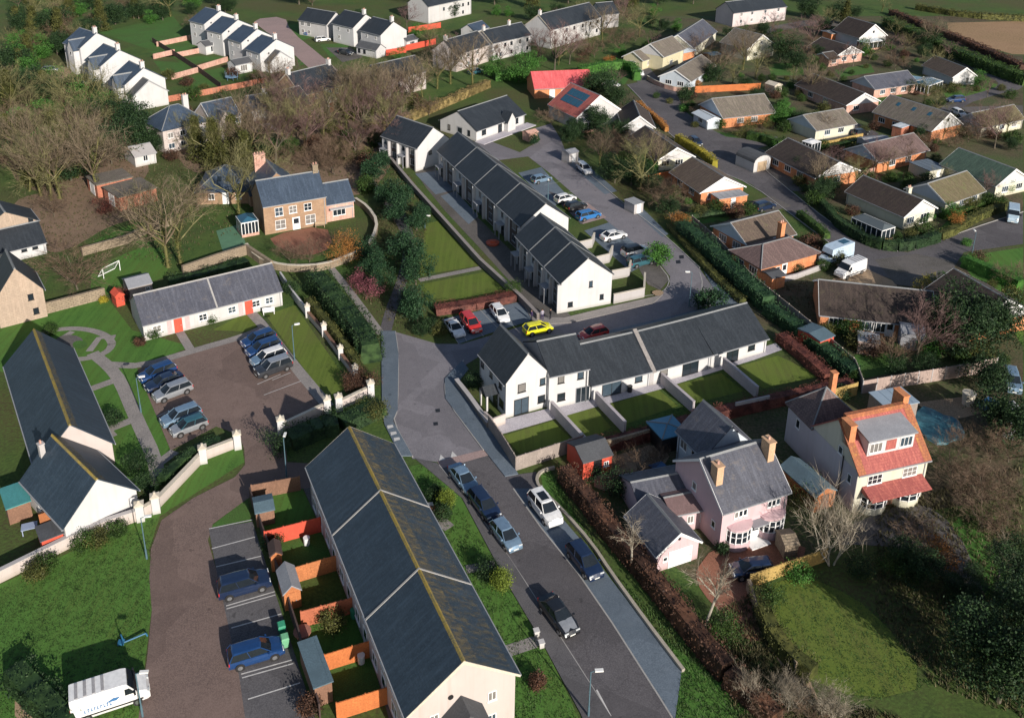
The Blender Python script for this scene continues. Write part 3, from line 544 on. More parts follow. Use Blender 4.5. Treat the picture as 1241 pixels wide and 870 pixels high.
def van(label,px,to,L=5.4,W=2.0,H=2.35,pt=None,h=1.1,cat='van',name='panel_van',camper=False,logo=False,ribs=True):
    pt=pt or paint('van_white',(.78,.78,.78)); a=G(px,h);b=G(to,h); rz=math.atan2(b.y-a.y,b.x-a.x); root=thing(name,label,cat,(a.x,a.y,0.05),rz); w_=W/2; l=L/2
    def sec(x,zb,zt,k): 
        ww=w_*k; tw=ww*.90; return [(x,-ww*.95,zb),(x,-ww,.5),(x,-ww,min(1.35,zt*.7)),(x,-tw,zt-.06),(x,-tw*.92,zt),(x,tw*.92,zt),(x,tw,zt-.06),(x,ww,min(1.35,zt*.7)),(x,ww,.5),(x,ww*.95,zb)]
    mb=MB(); loft(mb,[sec(-l,.35,H-.02,.97),sec(-l+.12,.3,H,1),sec(l-1.95,.3,H,1),sec(l-1.55,.3,H-.08,.99),sec(l-.85,.3,1.35,.98),sec(l-.2,.3,1.08,.93),sec(l,.35,.75,.86)]); mb.build('body',pt,root,uv=False)
    g=MB(); n=Vector((.80,0,.60)).normalized()*.012 # windscreen
    A=[Vector((l-1.5,-w_*.84,H-.14)),Vector((l-1.5,w_*.84,H-.14)),Vector((l-.9,w_*.93,1.42)),Vector((l-.9,-w_*.93,1.42))]; q=[v+n*3.0 for v in A]; g.mesh([tuple(v) for v in A]+[tuple(v) for v in q],[(4,7,6,5),(0,1,2,3),(0,3,7,4),(1,5,6,2),(0,4,5,1),(3,2,6,7)]); g.build('windscreen',CGL,root,uv=False)
    for s in (-1,1):
        g=MB(); y=s*(w_*.985+.012); P=[(l-1.75,1.4),(l-1.02,1.4),(l-1.42,H-.42),(l-1.75,H-.42)]; Q=[(x,y,z) if z<1.5 else (x,y*.95,z) for x,z in P]; Q2=[(x,yy-s*.05,z) for x,yy,z in Q]; 
        g.mesh(Q+Q2,[(0,1,2,3),(7,6,5,4),(0,4,5,1),(1,5,6,2),(2,6,7,3),(3,7,4,0)]); g.build('side_window',CGL,root,uv=False)
        m=MB(); m.box(l-1.12,s*(w_+.13)-.1,1.35,l-.98,s*(w_+.13)+.1,1.68); m.build('mirror',BLACKP,root,uv=False)
        m=MB(); m.box(l-.16,s*w_*.66-.16,.72,l-.02,s*w_*.66+.16,.98); m.build('headlight',HLM,root,uv=False)
        m=MB(); m.box(-l-.03,s*w_*.88-.07,.9,-l+.03,s*w_*.88+.07,1.6); m.build('taillight',TLM,root,uv=False)
        for x in (-l+1.05,l-.95):
            m=MB(); m.tube((0,-.13,0),(0,.13,0),.35,.35,18); m.k=1; m.tube((0,-.14,0),(0,.14,0),.2,.2,12); link('wheel',m.data('wheel',[RUB,RIM],False),root,(x,s*(w_-.12),.35))
    m=MB(); m.box(l-.03,-.26,.42,l+.02,.26,.53); m.build('number_plate',PLW,root,uv=False)
    m=MB(); m.box(-l+.2,-w_-.015,.55,l-.5,-w_*.98,.68); m.box(-l+.2,w_*.98,.55,l-.5,w_+.015,.68); m.build('side_trim',BLACKP,root,uv=False)
    if ribs:
        m=MB(); [m.box(-l+.4+i*.62,-w_*.74,H+.001,-l+.62+i*.62,w_*.74,H+.035) for i in range(int((L-2.6)/.62))]; m.build('roof_ribs',plain('van_roof_grey',(.36,.35,.36),.6,.2),root,uv=False)
    if logo:
        m=MB(); y0=-w_*.985-.02; bl=plain('sign_blue',(.05,.16,.36),.5,.05)
        x=-l+.9
        for i,wd in enumerate((.16,.13,.13,.10,.13,.13,.13,.10,.15)):   # the blue lettering band on the side
            m.box(x,y0-.02,.95,x+.06,y0+.02,1.28); m.box(x+.06,y0-.02,1.2,x+wd,y0+.02,1.28) if i%2 else m.box(x+.06,y0-.02,.95,x+wd,y0+.02,1.02); x+=wd+.1
        m.mesh([(x-.5,y0-.015,1.30),(x+.25,y0-.015,1.26),(x+.55,y0-.015,1.5),(x+.05,y0-.015,1.55),(x-.5,y0+.03,1.30),(x+.25,y0+.03,1.26),(x+.55,y0+.03,1.5),(x+.05,y0+.03,1.55)],[(0,1,2,3),(7,6,5,4)]); m.build('lettering',bl,root,uv=False)
    if camper:
        m=MB(); loft(m,[[(-l+.1,-w_-.03,1.25),(-l+.1,w_+.03,1.25),(-l+.1,w_*.9,H+.5),(-l+.1,-w_*.9,H+.5)],[(l-1.7,-w_-.03,1.25),(l-1.7,w_+.03,1.25),(l-1.7,w_*.9,H+.5),(l-1.7,-w_*.9,H+.5)],[(l-.9,-w_*.9,1.85),(l-.9,w_*.9,1.85),(l-1.1,w_*.8,H+.35),(l-1.1,-w_*.8,H+.35)]]); m.build('living_cabin',pt,root,uv=False)
        m=MB(); [m.box(-l+.8+i*1.3,-w_-.055,1.5,-l+1.6+i*1.3,-w_-.02,2.0) for i in range(2)]; m.build('cabin_window',CGL,root,uv=False)
        m=MB(); m.box(-l+.6,-.6,H+.501,-l+2.2,.5,H+.56); m.build('solar_panel',BGLASS,root,uv=False)
    return root
# ---------------------------------------------------------------- people
def person(label,px,coat,legs,rz=0,hairc=None,h=1.72,stride=.12):
    p=G(px); root=None; k=h/1.75
    V=[(0,0,.98,.15),(0,0,1.12,.14),(0,0,1.30,.17),(0,0,1.44,.13),(0,0,1.52,.06),(0,0,1.60,.085),(0.015,0,1.68,.095),
       (-.0,.10,.90,.10),(stride,.10,.50,.07),(stride*.8,.11,.09,.05),(stride+.12,.11,.04,.04),(0,-.10,.90,.10),(-stride*.4,-.10,.50,.07),(-stride*1.2,-.11,.09,.05),(-stride*1.2+.14,-.11,.04,.04),
       (0,.20,1.40,.065),(-.03,.26,1.14,.048),(.08,.25,.90,.036),(.10,.25,.82,.03),(0,-.20,1.40,.065),(.02,-.26,1.14,.048),(.13,-.24,.92,.036),(.17,-.24,.85,.03)]
    E_=[(0,1),(1,2),(2,3),(3,4),(4,5),(5,6),(0,7),(7,8),(8,9),(9,10),(0,11),(11,12),(12,13),(13,14),(3,15),(15,16),(16,17),(17,18),(3,19),(19,20),(20,21),(21,22)]
    me=bpy.data.meshes.new('person'); me.from_pydata([(x*k,y*k,z*k) for x,y,z,_ in V],E_,[]); o=link('person',me,None,tuple(p),rz); tag(o,label,'person')
    sv=me.skin_vertices[0].data if me.skin_vertices else None
    m=o.modifiers.new('skin','SKIN'); 
    if not me.skin_vertices: 
        bm=__import__('bmesh').new(); bm.from_mesh(me); bm.verts.layers.skin.verify(); bm.to_mesh(me); bm.free()
    sv=me.skin_vertices[0].data
    for i,(x,y,z,r) in enumerate(V): sv[i].radius=(r*k,r*k*(1.15 if i<4 else 1))
    sv[0].use_root=True
    s=o.modifiers.new('sub','SUBSURF'); s.levels=1; s.render_levels=2
    mt=bpy.data.materials.new('clothes'); mt.use_nodes=True; t=mt.node_tree; b=t.nodes['Principled BSDF']; tc=_N(t,'ShaderNodeTexCoord').outputs['Object']; sx=_N(t,'ShaderNodeSeparateXYZ'); t.links.new(tc,sx.inputs[0])
    c=_mix(t,_ramp(t,sx.outputs[2],.93*k,.95*k),legs,coat); c=_mix(t,_ramp(t,sx.outputs[2],1.50*k,1.52*k),c,(.45,.26,.19)); t.links.new(c,b.inputs['Base Color']); b.inputs['Roughness'].default_value=.85; me.materials.append(mt)
    hb=MB(); 
    rings=[(1.66,.105),(1.72,.112),(1.77,.095),(1.80,.045)]
    for (z0,r0),(z1,r1) in zip(rings,rings[1:]): hb.tube((-.012,0,z0*k),(-.012,0,z1*k),r0*k,r1*k,10,False)
    hb.poly([(-.012+.045*k*math.cos(i*.628),.045*k*math.sin(i*.628),1.8*k) for i in range(10)])
    hb.build('hair',plain('hair_%s'%(hairc or 'brown'),(.05,.03,.02),.8,.2),o,uv=False); return o
# ================================================================ GROUND
mb=MB(); mb.poly([(-1500,-400,0),(1500,-400,0),(1500,2500,0),(-1500,2500,0)]); tag(mb.build('ground',DGRASS),kind='structure')
# soils and turf areas
sheet('garden_ground',[(735,100),(760,104),(868,207),(960,292),(990,345),(985,440),(1040,470),(925,410),(820,270),(700,140)],1,DSOIL,1)
sheet('garden_ground',[(800,20),(1240,20),(1240,262),(1140,290),(1060,300),(1000,262),(905,178),(860,160),(790,95)],1,DSOIL,0)
sheet('garden_ground',[(985,300),(1240,300),(1240,470),(1045,465),(985,400)],1,DSOIL)
sheet('garden_ground',[(735,535),(820,512),(1050,470),(1240,440),(1240,600),(1120,620),(960,690),(870,720),(760,650),(700,570)],1,DSOIL)
sheet('leaf_litter',[(18,238),(100,228),(175,225),(182,262),(135,272),(90,300),(55,310),(18,262)],2,SOIL,2)
sheet('leaf_litter',[(390,190),(470,150),(480,200),(440,240),(400,232)],2,SOIL,2)
sheet('leaf_litter',[(325,286),(395,272),(405,300),(372,312),(335,300)],3,REDBL,1)
sheet('leaf_litter',[(200,135),(330,120),(440,100),(500,112),(470,165),(430,215),(400,232),(330,205),(270,215),(215,205)],2,SOIL,2); sheet('leaf_litter',[(10,150),(90,140),(150,160),(190,205),(150,235),(10,236)],1,SOIL,2)
sheet('lawn',[(98,300),(165,268),(205,262),(190,300),(150,290),(120,300)],2,GRASS,1)
sheet('lawn',[(110,325),(190,292),(212,330),(160,352),(110,360)],2,GRASS,1)
sheet('lawn',[(-60,400),(18,388),(128,358),(160,400),(232,420),(166,446),(206,545),(190,600),(160,590),(130,560),(90,480),(-60,430)],1,GRASS)
sheet('lawn',[(262,280),(290,272),(298,296),(270,305)],4,plain('green_netting',(.10,.22,.13),.8,.2))
sheet('lawn',[(-60,735),(18,700),(165,632),(190,612),(247,556),(292,535),(296,560),(230,602),(194,625),(181,665),(184,738),(176,800),(165,900),(-60,900)],2,GRASS)
sheet('lawn',[(253,640),(300,603),(304,632)],2,BGRASS)
sheet('lawn',[(18,830),(36,835),(62,880),(18,880)],4,TAN,1)
sheet('lawn',[(322,382),(357,370),(424,466),(398,488)],2,LAWN)
sheet('lawn',[(300,378),(258,400),(300,402),(320,390)],2,LAWN)
sheet('lawn',[(318,500),(328,490),(376,478),(391,496),(347,513),(335,520)],4,LAWN,1)
sheet('lawn',[(515,272),(530,268),(582,322),(508,334)],2,LAWN); sheet('lawn',[(508,345),(586,330),(625,358),(522,372)],2,LAWN)
sheet('lawn',[(455,190),(500,215),(520,262),(510,330),(480,400),(440,360),(455,290),(450,235)],1,DGRASS,1)
sheet('lawn',[(470,118),(600,100),(640,120),(560,140),(500,140)],1,DGRASS)
sheet('lawn',[(604,190),(650,168),(668,178),(655,192),(620,200)],2,DGRASS,1)
sheet('lawn',[(495,565),(521,561),(560,600),(614,700),(655,770),(706,880),(600,880),(618,800),(520,612)],2,GRASS)
sheet('lawn',[(655,572),(668,570),(700,630),(740,690),(800,770),(930,870),(818,880),(826,812),(781,752),(700,640),(660,605)],2,GRASS)
sheet('lawn',[(922,712),(960,700),(1000,705),(1060,740),(1130,830),(1050,850),(960,815),(935,780)],3,LAWN,1)
sheet('lawn',[(1150,620),(1200,650),(1235,720),(1200,740),(1165,680)],3,GRASS,1)
sheet('lawn',[(1035,430),(1090,425),(1100,448),(1040,460)],3,BGRASS)
for k,P in enumerate([[(120,40),(210,20),(240,60),(215,72)],[(178,62),(196,70),(212,60),(240,66)],[(186,74),(222,76),(240,84),(200,92)],[(205,62),(235,56),(242,62),(214,68)],[(214,74),(240,68),(278,70),(228,80)],[(240,88),(280,80),(298,92),(262,100)],[(216,96),(244,90),(262,104),(232,108)]]): sheet('lawn',P,2,BGRASS)
sheet('lawn',[(345,30),(380,30),(392,40),(360,52)],2,BGRASS); sheet('lawn',[(355,55),(366,52),(384,75),(362,80)],2,BGRASS); sheet('lawn',[(388,55),(420,52),(430,65),(400,70)],2,BGRASS)
sheet('lawn',[(540,50),(580,36),(600,46),(560,60)],2,BGRASS); sheet('lawn',[(700,88),(760,72),(765,100),(735,108)],2,BGRASS,1)
sheet('lawn',[(836,150),(870,160),(905,165),(870,172),(850,162)],3,BGRASS); sheet('lawn',[(880,160),(960,160),(940,172),(900,172)],2,DGRASS)
sheet('lawn',[(930,78),(972,76),(975,92),(935,92)],3,BGRASS); sheet('lawn',[(1010,85),(1055,78),(1060,88),(1020,94)],3,BGRASS)
sheet('lawn',[(1140,110),(1190,95),(1213,105),(1190,118),(1150,122)],3,GRASS); sheet('lawn',[(1060,118),(1095,112),(1085,130),(1065,128)],3,BGRASS)
sheet('lawn',[(1006,164),(1045,156),(1042,168),(1012,176)],3,BGRASS); sheet('lawn',[(1068,214),(1095,208),(1092,220),(1070,222)],3,BGRASS)
sheet('lawn',[(1060,295),(1130,285),(1155,262),(1215,240),(1222,250),(1150,278),(1098,300)],3,BGRASS)
sheet('lawn',[(1160,312),(1240,300),(1240,420),(1205,370)],2,GRASS); sheet('lawn',[(828,262),(870,252),(905,250),(880,268),(845,272)],3,BGRASS)
sheet('field',[(1148,28),(1500,20),(1500,75),(1227,66),(1150,44)],2,FIELD)
sheet('field',[(-600,-60),(500,-60),(500,14),(-600,14)],1,DGRASS)
# streets
sheet('road',[(165,890),(178,800),(184,740),(181,700),(183,665),(196,630),(235,603),(285,578),(297,563),(296,545),(290,527),(262,517),(207,546),(167,450),(172,445),(295,409),(322,398),(386,490),(345,515),(348,560),(380,562),(384,590),(306,600),(258,635),(252,655),(262,690),(275,750),(290,820),(305,890)],5,BRASPH)
sheet('parking_bays',[(253,641),(306,632),(382,870),(300,890),(290,820),(275,750),(262,690)],6,PARKA)
for (a,b) in [((256.6,665),(310,650.6)),((262,687),(316.5,674)),((268,710.5),(324,697)),((274,734.4),(333,717)),((274.6,738),(333.8,721)),((280.5,761),(341,744)),((286.5,789),(348,772)),((292.5,817),(354.5,799.6)),((293.4,821.5),(355.5,804)),((300.5,847.4),(363.8,827.5)),((253.3,641),(306,630))]: ribbon('painted_line',[a,b],.11,8,PAINT,0)
for (a,b) in [((312,466),(340,454)),((320,479),(365,462)),((330,461),(352,452)),((190,505),(206,498))]: ribbon('painted_line',[a,b],.09,8,PAINT,0)
ribbon('footpath',[(133,442),(172,444),(232,426),(295,408),(318,398)],1.3,7,PATH,1); ribbon('footpath',[(303,378),(322,398),(353,439),(398,493)],1.4,7,PATH,1)
ribbon('footpath',[(215,398),(232,426)],1.1,6,PATH,0); ribbon('footpath',[(112,428),(133,445),(146,462),(165,507),(188,556),(192,588)],1.5,6,PATH,1)
ribbon('footpath',[(145,459),(90,479)],1.2,7,PATH,0); ribbon('footpath',[(161,509),(128,522)],1.2,7,PATH,0); ribbon('footpath',[(90,479),(108,500),(136,530)],1.2,5,PATH,0); ribbon('footpath',[(192,562),(212,547)],1.2,7,PATH,0)
import math as _m
ribbon('footpath',[(88+48*_m.cos(a*.3927),417+19*_m.sin(a*.3927)) for a in range(17)],1.0,5,PATH,1); ribbon('footpath',[(60,436),(72,412),(88,402)],.9,6,PATH,0); ribbon('footpath',[(108,426),(120,410),(140,408)],.9,6,PATH,0)
sheet('paved_circle',[(84+17*_m.cos(a*.5236),414+8*_m.sin(a*.5236)) for a in range(12)],7,GRAV); sheet('lawn',[(97+9*_m.cos(a*.5236),418+5*_m.sin(a*.5236)) for a in range(12)],9,BGRASS)
# new block-paved street
sheet('road',[(478,402),(530,417),(560,417),(648,391),(690,385),(770,366),(800,358),(812,345),(812,335),(795,313),(770,296),(738,270),(706,245),(666,210),(640,190),(600,195),(560,178),(590,170),(630,185),(655,170),(648,156),(668,150),(680,170),(690,196),(714,212),(752,245),(786,271),(813,293),(848,326),(865,350),(862,380),(800,400),(700,425),(600,420),(557,447),(540,462),(541,483),(587,545),(530,560),(500,556),(476,512),(482,497),(482,430)],5,BLOCK)
sheet('footway',[(462,402),(479,402),(483,430),(482,497),(476,511),(500,553),(485,553),(466,515),(463,500)],7,BLUEA,0,raise_=.09)
sheet('footway',[(560,438),(568,448),(553,467),(592,518),(628,575),(612,578),(586,545),(540,484),(539,460)],7,BLUEA,0,raise_=.09)
ribbon('kerb',[(479,402),(483,430),(482,497),(476,511),(500,554)],.14,0,KERB,1,h=.12); ribbon('kerb',[(562,437),(539,460),(540,484),(586,546)],.14,0,KERB,1,h=.12)
sheet('footway',[(683,386),(745,371),(803,358),(792,368),(735,382),(690,392),(648,394),(632,366),(655,385)],8,PATH,0,raise_=.08)
sheet('footway',[(690,410),(738,401),(818,383),(860,372),(862,380),(818,392),(745,412),(690,424)],7,BLUEA,0,raise_=.08)
sheet('threshold',[(530,559),(586,545),(592,552),(534,568)],7,PINKR)
for x in ((536,556),(550,552)): 
    sheet('painted_arrow',[(x[0]-4,x[1]+3),(x[0]+4,x[1]+1),(x[0]-2,x[1]-5)],9,PAINT)
for q in ((472,519),(476,527),(480,534)): sheet('tactile_paving',[(q[0]-3,q[1]-2),(q[0]+4,q[1]-3),(q[0]+5,q[1]),(q[0]-2,q[1]+2)],27,PAINT,raise_=0)
for q in ((530.5,498),(528,514),(822,318),(826,312)): sheet('drain_cover',[(q[0]-3,q[1]-2),(q[0]+2.5,q[1]-2.5),(q[0]+3,q[1]+1.5),(q[0]-2.5,q[1]+2)],7,BLACKP)
ribbon('painted_line',[(800,323),(812,338),(808,350),(797,357),(775,360)],.15,8,KERB,1); ribbon('painted_line',[(848,330),(852,345),(846,362),(838,372)],.15,8,KERB,1)
sheet('build_out',[(788,355),(798,352),(806,356),(797,361)],28,TAN,1)
sheet('footway',[(852,328),(866,342),(905,368),(862,376),(866,352)],6,BLUEA); 
ribbon('footpath',[(467,402),(474,375),(484,350),(492,325),(497,290),(488,262),(470,235)],1.6,6,ASPH,2); ribbon('footpath',[(462,405),(440,375),(420,348),(401,325)],1.1,6,PATH,1)
ribbon('footpath',[(508,340),(582,325)],1.1,6,PATH,0); ribbon('footpath',[(437,205),(462,235),(480,262),(495,290)],1.3,5,ASPH,1)
sheet('parking_bays',[(537,387),(598,373),(630,366),(647,388),(600,402),(556,417)],7,BLUEA)
for a,b in [((548,384),(566,414)),((565,380),(586,408)),((582,376),(606,401)),((598,373),(626,395)),((536,387),(556,417))]: ribbon('painted_line',[a,b],.08,9,KERB,0)
sheet('parking_bays',[(628,210),(656,203),(690,240),(672,250),(650,232)],7,BLUEA); sheet('parking_bays',[(664,232),(690,240),(720,262),(704,272)],8,ASPH); sheet('parking_bays',[(700,250),(712,246),(735,264),(706,272)],7,PINKR)
sheet('parking_bays',[(708,280),(738,270),(770,296),(792,315),(765,330),(735,304)],7,BLUEA)
sheet('parking_bays',[(770,318),(795,315),(812,338),(800,352),(785,345)],7,GRAV)
for a,b in [((660,225),(690,218)),((672,238),(704,230)),((686,250),(716,244)),((730,292),(762,284)),((745,306),(775,298)),((757,319),(788,311))]: ribbon('painted_line',[a,b],.08,9,KERB,0)
sheet('layby',[(686,196),(700,190),(748,232),(733,236)],7,BLUEA); sheet('layby',[(770,258),(778,252),(810,284),(803,288)],7,BLUEA)
ribbon('kerb',[(683,188),(714,211),(752,244),(786,270),(813,292),(848,325)],.14,0,KERB,1,h=.11)
# yard on the entrance side of the terrace
ribbon('terrace_path',[(505,192),(540,240),(600,302),(640,345),(678,390)],4.2,3,GRAV,1)
sheet('terrace_yard',[(503,211),(532,207),(552,230),(528,236)],6,BLUEA); sheet('terrace_yard',[(534,238),(552,232),(580,262),(568,272)],6,BLUEA); sheet('terrace_yard',[(510,200),(520,212),(560,255),(612,300),(590,310),(545,262)],5,GRAV)
# old road with lay-by and footways
sheet('road',[(530,563),(592,549),(627,590),(660,634),(700,690),(760,776),(818,878),(850,960),(770,960),(740,868),(690,790),(620,680)],4,ASPH)
sheet('footway',[(503,556),(530,562),(575,617),(620,680),(690,790),(740,868),(770,930),(730,930),(704,866),(655,775),(615,708),(560,604)],6,PARKA,0,raise_=.07)
ribbon('kerb',[(532,564),(575,617),(620,680),(690,790),(738,865),(770,930)],.14,0,KERB,1,h=.10)
sheet('layby',[(622,592),(649,592),(676,622),(702,652),(735,695),(782,756),(826,813),(818,872),(800,846),(742,755),(690,680),(656,640)],6,BLUEA)
ribbon('painted_line',[(622,592),(656,640),(700,694),(742,755),(800,846),(815,870)],.14,8,KERB,0)
ribbon('kerb',[(672,568),(660,571),(652,576),(650,586),(658,597),(682,620),(717,660),(740,695),(781,752),(828,814)],.30,0,plain('pale_kerb_wall',(.40,.36,.30),.9,.2),1,h=.32)
sheet('footway',[(596,552),(628,575),(650,572),(652,592),(622,592)],7,ASPH); ribbon('painted_line',[(723,836),(740,868)],.14,9,PAINT,0)
ribbon('footpath',[(612,790),(660,774)],1.2,6,PATH,0); ribbon('footpath',[(520,620),(545,640)],1.2,6,PATH,0); ribbon('footpath',[(565,690),(600,684)],1.0,6,PATH,0)
# bungalow row gardens
sheet('patio',[(613,508),(665,495),(714,480),(797,458),(847,443),(912,425),(940,416),(948,424),(915,436),(850,456),(800,472),(720,494),(665,510),(606,527),(600,515)],6,LAV)
for P in [[(610,528),(670,510),(692,532),(630,550)],[(683,504),(720,494),(741,518),(711,535)],[(734,492),(798,472),(822,492),(757,514)],[(813,468),(874,452),(901,474),(837,490)],[(888,446),(942,431),(997,456),(925,471)]]: sheet('lawn',P,3,LAWN)
# estate road on the right
sheet('road',[(759,103),(783,98),(812,106),(824,108),(822,118),(830,135),(852,152),(880,166),(906,169),(942,166),(944,172),(908,184),(925,205),(968,240),(1001,266),(1030,285),(1056,301),(1100,306),(1140,292),(1172,279),(1240,258),(1240,296),(1168,306),(1160,318),(1150,336),(1120,350),(1060,332),(1004,294),(964,264),(911,224),(866,206),(815,166),(800,150),(780,124)],5,ASPH)
ribbon('kerb',[(761,104),(780,124),(800,150),(815,166),(866,206),(911,224),(964,264),(1004,294)],.14,0,KERB,1,h=.11); ribbon('kerb',[(908,184),(925,205),(968,240),(1001,266),(1030,285),(1056,301),(1100,306),(1140,292),(1172,279),(1240,257)],.14,0,KERB,1,h=.11)
sheet('driveway',[(992,352),(1010,338),(1050,326),(1085,342),(1090,354),(1060,352)],6,TAN); sheet('driveway',[(1060,315),(1110,308),(1160,318),(1140,352),(1085,345)],7,GRAV)
sheet('driveway',[(906,178),(925,182),(945,196),(975,212),(985,232),(960,232),(925,204)],6,GRAV); sheet('driveway',[(985,160),(1040,150),(1065,162),(1050,176),(1015,178),(985,170)],6,ASPH); sheet('driveway',[(903,246),(935,238),(960,250),(930,258)],6,GRAV); sheet('driveway',[(750,76),(785,80),(800,98),(775,102)],6,ASPH)
sheet('road',[(1140,66),(1155,68),(1200,86),(1240,96),(1240,108),(1218,112),(1165,128),(1150,150),(1132,140),(1150,122),(1190,112),(1212,104),(1205,96)],5,ASPH,1)
sheet('road',[(925,42),(977,32),(1030,32),(1030,27),(975,25),(925,34)],5,GRAV); sheet('driveway',[(1185,148),(1240,150),(1240,128),(1165,130)],4,GRAV)
sheet('road',[(305,24),(345,20),(352,38),(392,70),(420,95),(385,92),(362,72),(340,50),(318,36)],5,PINKR,1); sheet('road',[(395,58),(425,58),(440,70),(415,76)],5,GRAV)
sheet('driveway',[(46,84),(84,80),(92,96),(60,98)],5,TAN,1); sheet('driveway',[(92,102),(130,98),(142,128),(104,120)],4,SOIL,1)
sheet('driveway',[(850,682),(862,666),(890,664),(950,652),(985,668),(940,700),(908,716),(912,745),(925,775),(905,778),(880,748),(850,718),(842,694)],6,REDBL,1); sheet('driveway',[(1000,660),(1050,625),(1115,605),(1160,640),(1195,720),(1210,790),(1190,790),(1160,720),(1110,668),(1060,660)],4,GRAV,1)
sheet('patio',[(720,560),(745,553),(800,535),(815,560),(770,580),(720,600)],4,TAN,1); sheet('patio',[(1110,488),(1175,480),(1200,498),(1160,508),(1125,500)],5,TAN)
ribbon('track',[(905,720),(935,770),(965,815),(990,870)],1.6,5,TAN,1)
sheet('shaded_bed',[(380,555),(470,540),(478,555),(430,575)],2,DSOIL)
# gardens behind the near terrace
GY=[[(306,598),(364,588),(386,633),(322,652)],[(323,656),(388,638),(412,678),(356,696)],[(340,700),(414,683),(434,726),(366,748)],[(366,752),(437,732),(458,780),(394,801)],[(394,805),(460,784),(474,840),(409,861)]]
for i,P in enumerate(GY): sheet('back_garden',P,3,(GRASS,BGRASS,DGRASS,OLIVE and GRASS,BGRASS)[i])
sheet('terrace_yard',[(366,588),(385,582),(470,830),(486,880),(474,880),(440,760)],4,GRAV)
# ================================================================ BUILDINGS
def strips(H,V,face,ss,w,d,z1,mat=None,name='party_wall'):
    for s in ss:
        l,r=_place(V,face,s,0,0); mb=MB(); mb.box(-w/2,-d,0,w/2,.0,z1); mb.build(name,mat or WHITE2,H.root,l,r)
# --- white three-block terrace
def tblock(label,A,B,Cc,n,gable_w,left=True,garden=True,hr=7.9,h=4.7):
    H=House('terraced_houses',label,'terrace',A,B,h,'blocks of the white slate-roofed terrace'); D=H.depth(Cc); V=H.vol(D,hr,WHITE,SLATE,axis='y',seams=[D*i/n for i in range(1,n)] if n>2 else (),oe=.25,ov=.06)
    u=D/n
    for s,z,w_,hh in gable_w: win(V,'F',s,z,w_,hh,1,1,fm=BLACKP)
    for i in range(n):
        c=D-(i+.5)*u      # distance from the back end along the left face
        strips(H,V,'L',[D-i*u-.2 if i else D-.16],.3,.55,h-.35); strips(H,V,'L',[D-i*u-u*.55],.28,.5,h-.6,GREYR,'pier')
        cx=D-i*u-u*.28; l,r=_place(V,'L',cx,0,0); mb=MB(); mb.box(-u*.18,-.03,.1,u*.18,0,h-.5); mb.build('dark_cladding',WOODC,H.root,l,r)
        win(V,'L',cx,.9,1.3,1.25,2,1,out=.04,fm=GREYP); win(V,'L',cx,3.05,1.3,1.1,2,1,out=.04,fm=GREYP); door(V,'L',D-i*u-u*.76,mat=BLACKP,glass=True); win(V,'L',D-i*u-u*.78,3.1,.9,1.0,1,1,fm=GREYP)
        l,r=_place(V,'L',D-i*u-u*.74,0,0); mb=MB(); mb.box(-.9,-1.2,2.3,.9,-.0,2.42); mb.box(-.85,-1.15,0,-.73,-1.03,2.3); mb.box(.73,-1.15,0,.85,-1.03,2.3); mb.build('porch',LEAD,H.root,l,r)
        win(V,'R',i*u+u*.3,.9,1.2,1.1,2,1); win(V,'R',i*u+u*.7,.05,1.6,2.05,2,1,fm=GREYP); win(V,'R',i*u+u*.3,3.1,1.1,1.0,2,1); win(V,'R',i*u+u*.75,3.1,.9,1.0,1,1)
    return H,V,D,u
T3=tblock('front block of the white terrace, its tall gable facing the yellow car',(680.6,343),(742,332),(616,287),3,[(1.45,.75,.75,.75),(6.3,1.0,.6,.8),(4.5,3.25,.55,.95)])
T2=tblock('middle block of the white terrace, four houses with stepped slate roof',(632,274),(689,264),(528.7,182.5),4,[])
T1=tblock('farthest block of the white terrace, one pair with a square gable window',(506,179.6),(544,167.5),(478.7,159.3),2,[(3.2,2.6,.8,.8)])
# garden walls between terrace and its parking
for k,(a,b,c) in enumerate([((743,368),(780,360),(781,341)),((741,339),(762,335),(764,326)),((722,322),(738,318),(742,308)),((700,304),(717,300),(720,292))]):
    run('garden_wall',['rendered yard wall closing the gable end garden of the front block','second pale yard wall behind the front terrace block','third pale yard wall beside the parked white cars','topmost pale yard wall by the blue parked car'][k],'wall',[a,b,c],1.45,.22,GREYR,TRIM,group='yard walls behind the terrace')
# --- white bungalow at the head of the street
H=House('bungalow','white slate-roofed bungalow at the head of the new street','bungalow',(577.3,158),(635.4,137.6),2.5); D=H.depth((534.5,145)); V=H.vol(D,5.6,WHITE,SLATE,oe=.4)
win(V,'F',H.L*.15,.9,1.3,1.1,2,1,fm=BLACKP); door(V,'F',H.L*.48,1.1,2.1,BLACKP,2); win(V,'F',H.L*.83,.8,1.2,1.2,2,1,fm=BLACKP); win(V,'L',D*.25,.8,.7,1.2,1,1,fm=BLACKP); win(V,'L',D*.8,.8,.7,1.2,1,1,fm=BLACKP); door(V,'L',D*.55,1.4,2.1,GREYP,2)
V2=H.vol(2.2,4.4,WHITE,SLATE,x=H.L*.56,y=-1.2,L=H.L*.16,axis='y',ridge=False,gut=False); H.slab('terrace_paving',-.5,-2.6,H.L+1,-.02,0,.15,LAV)
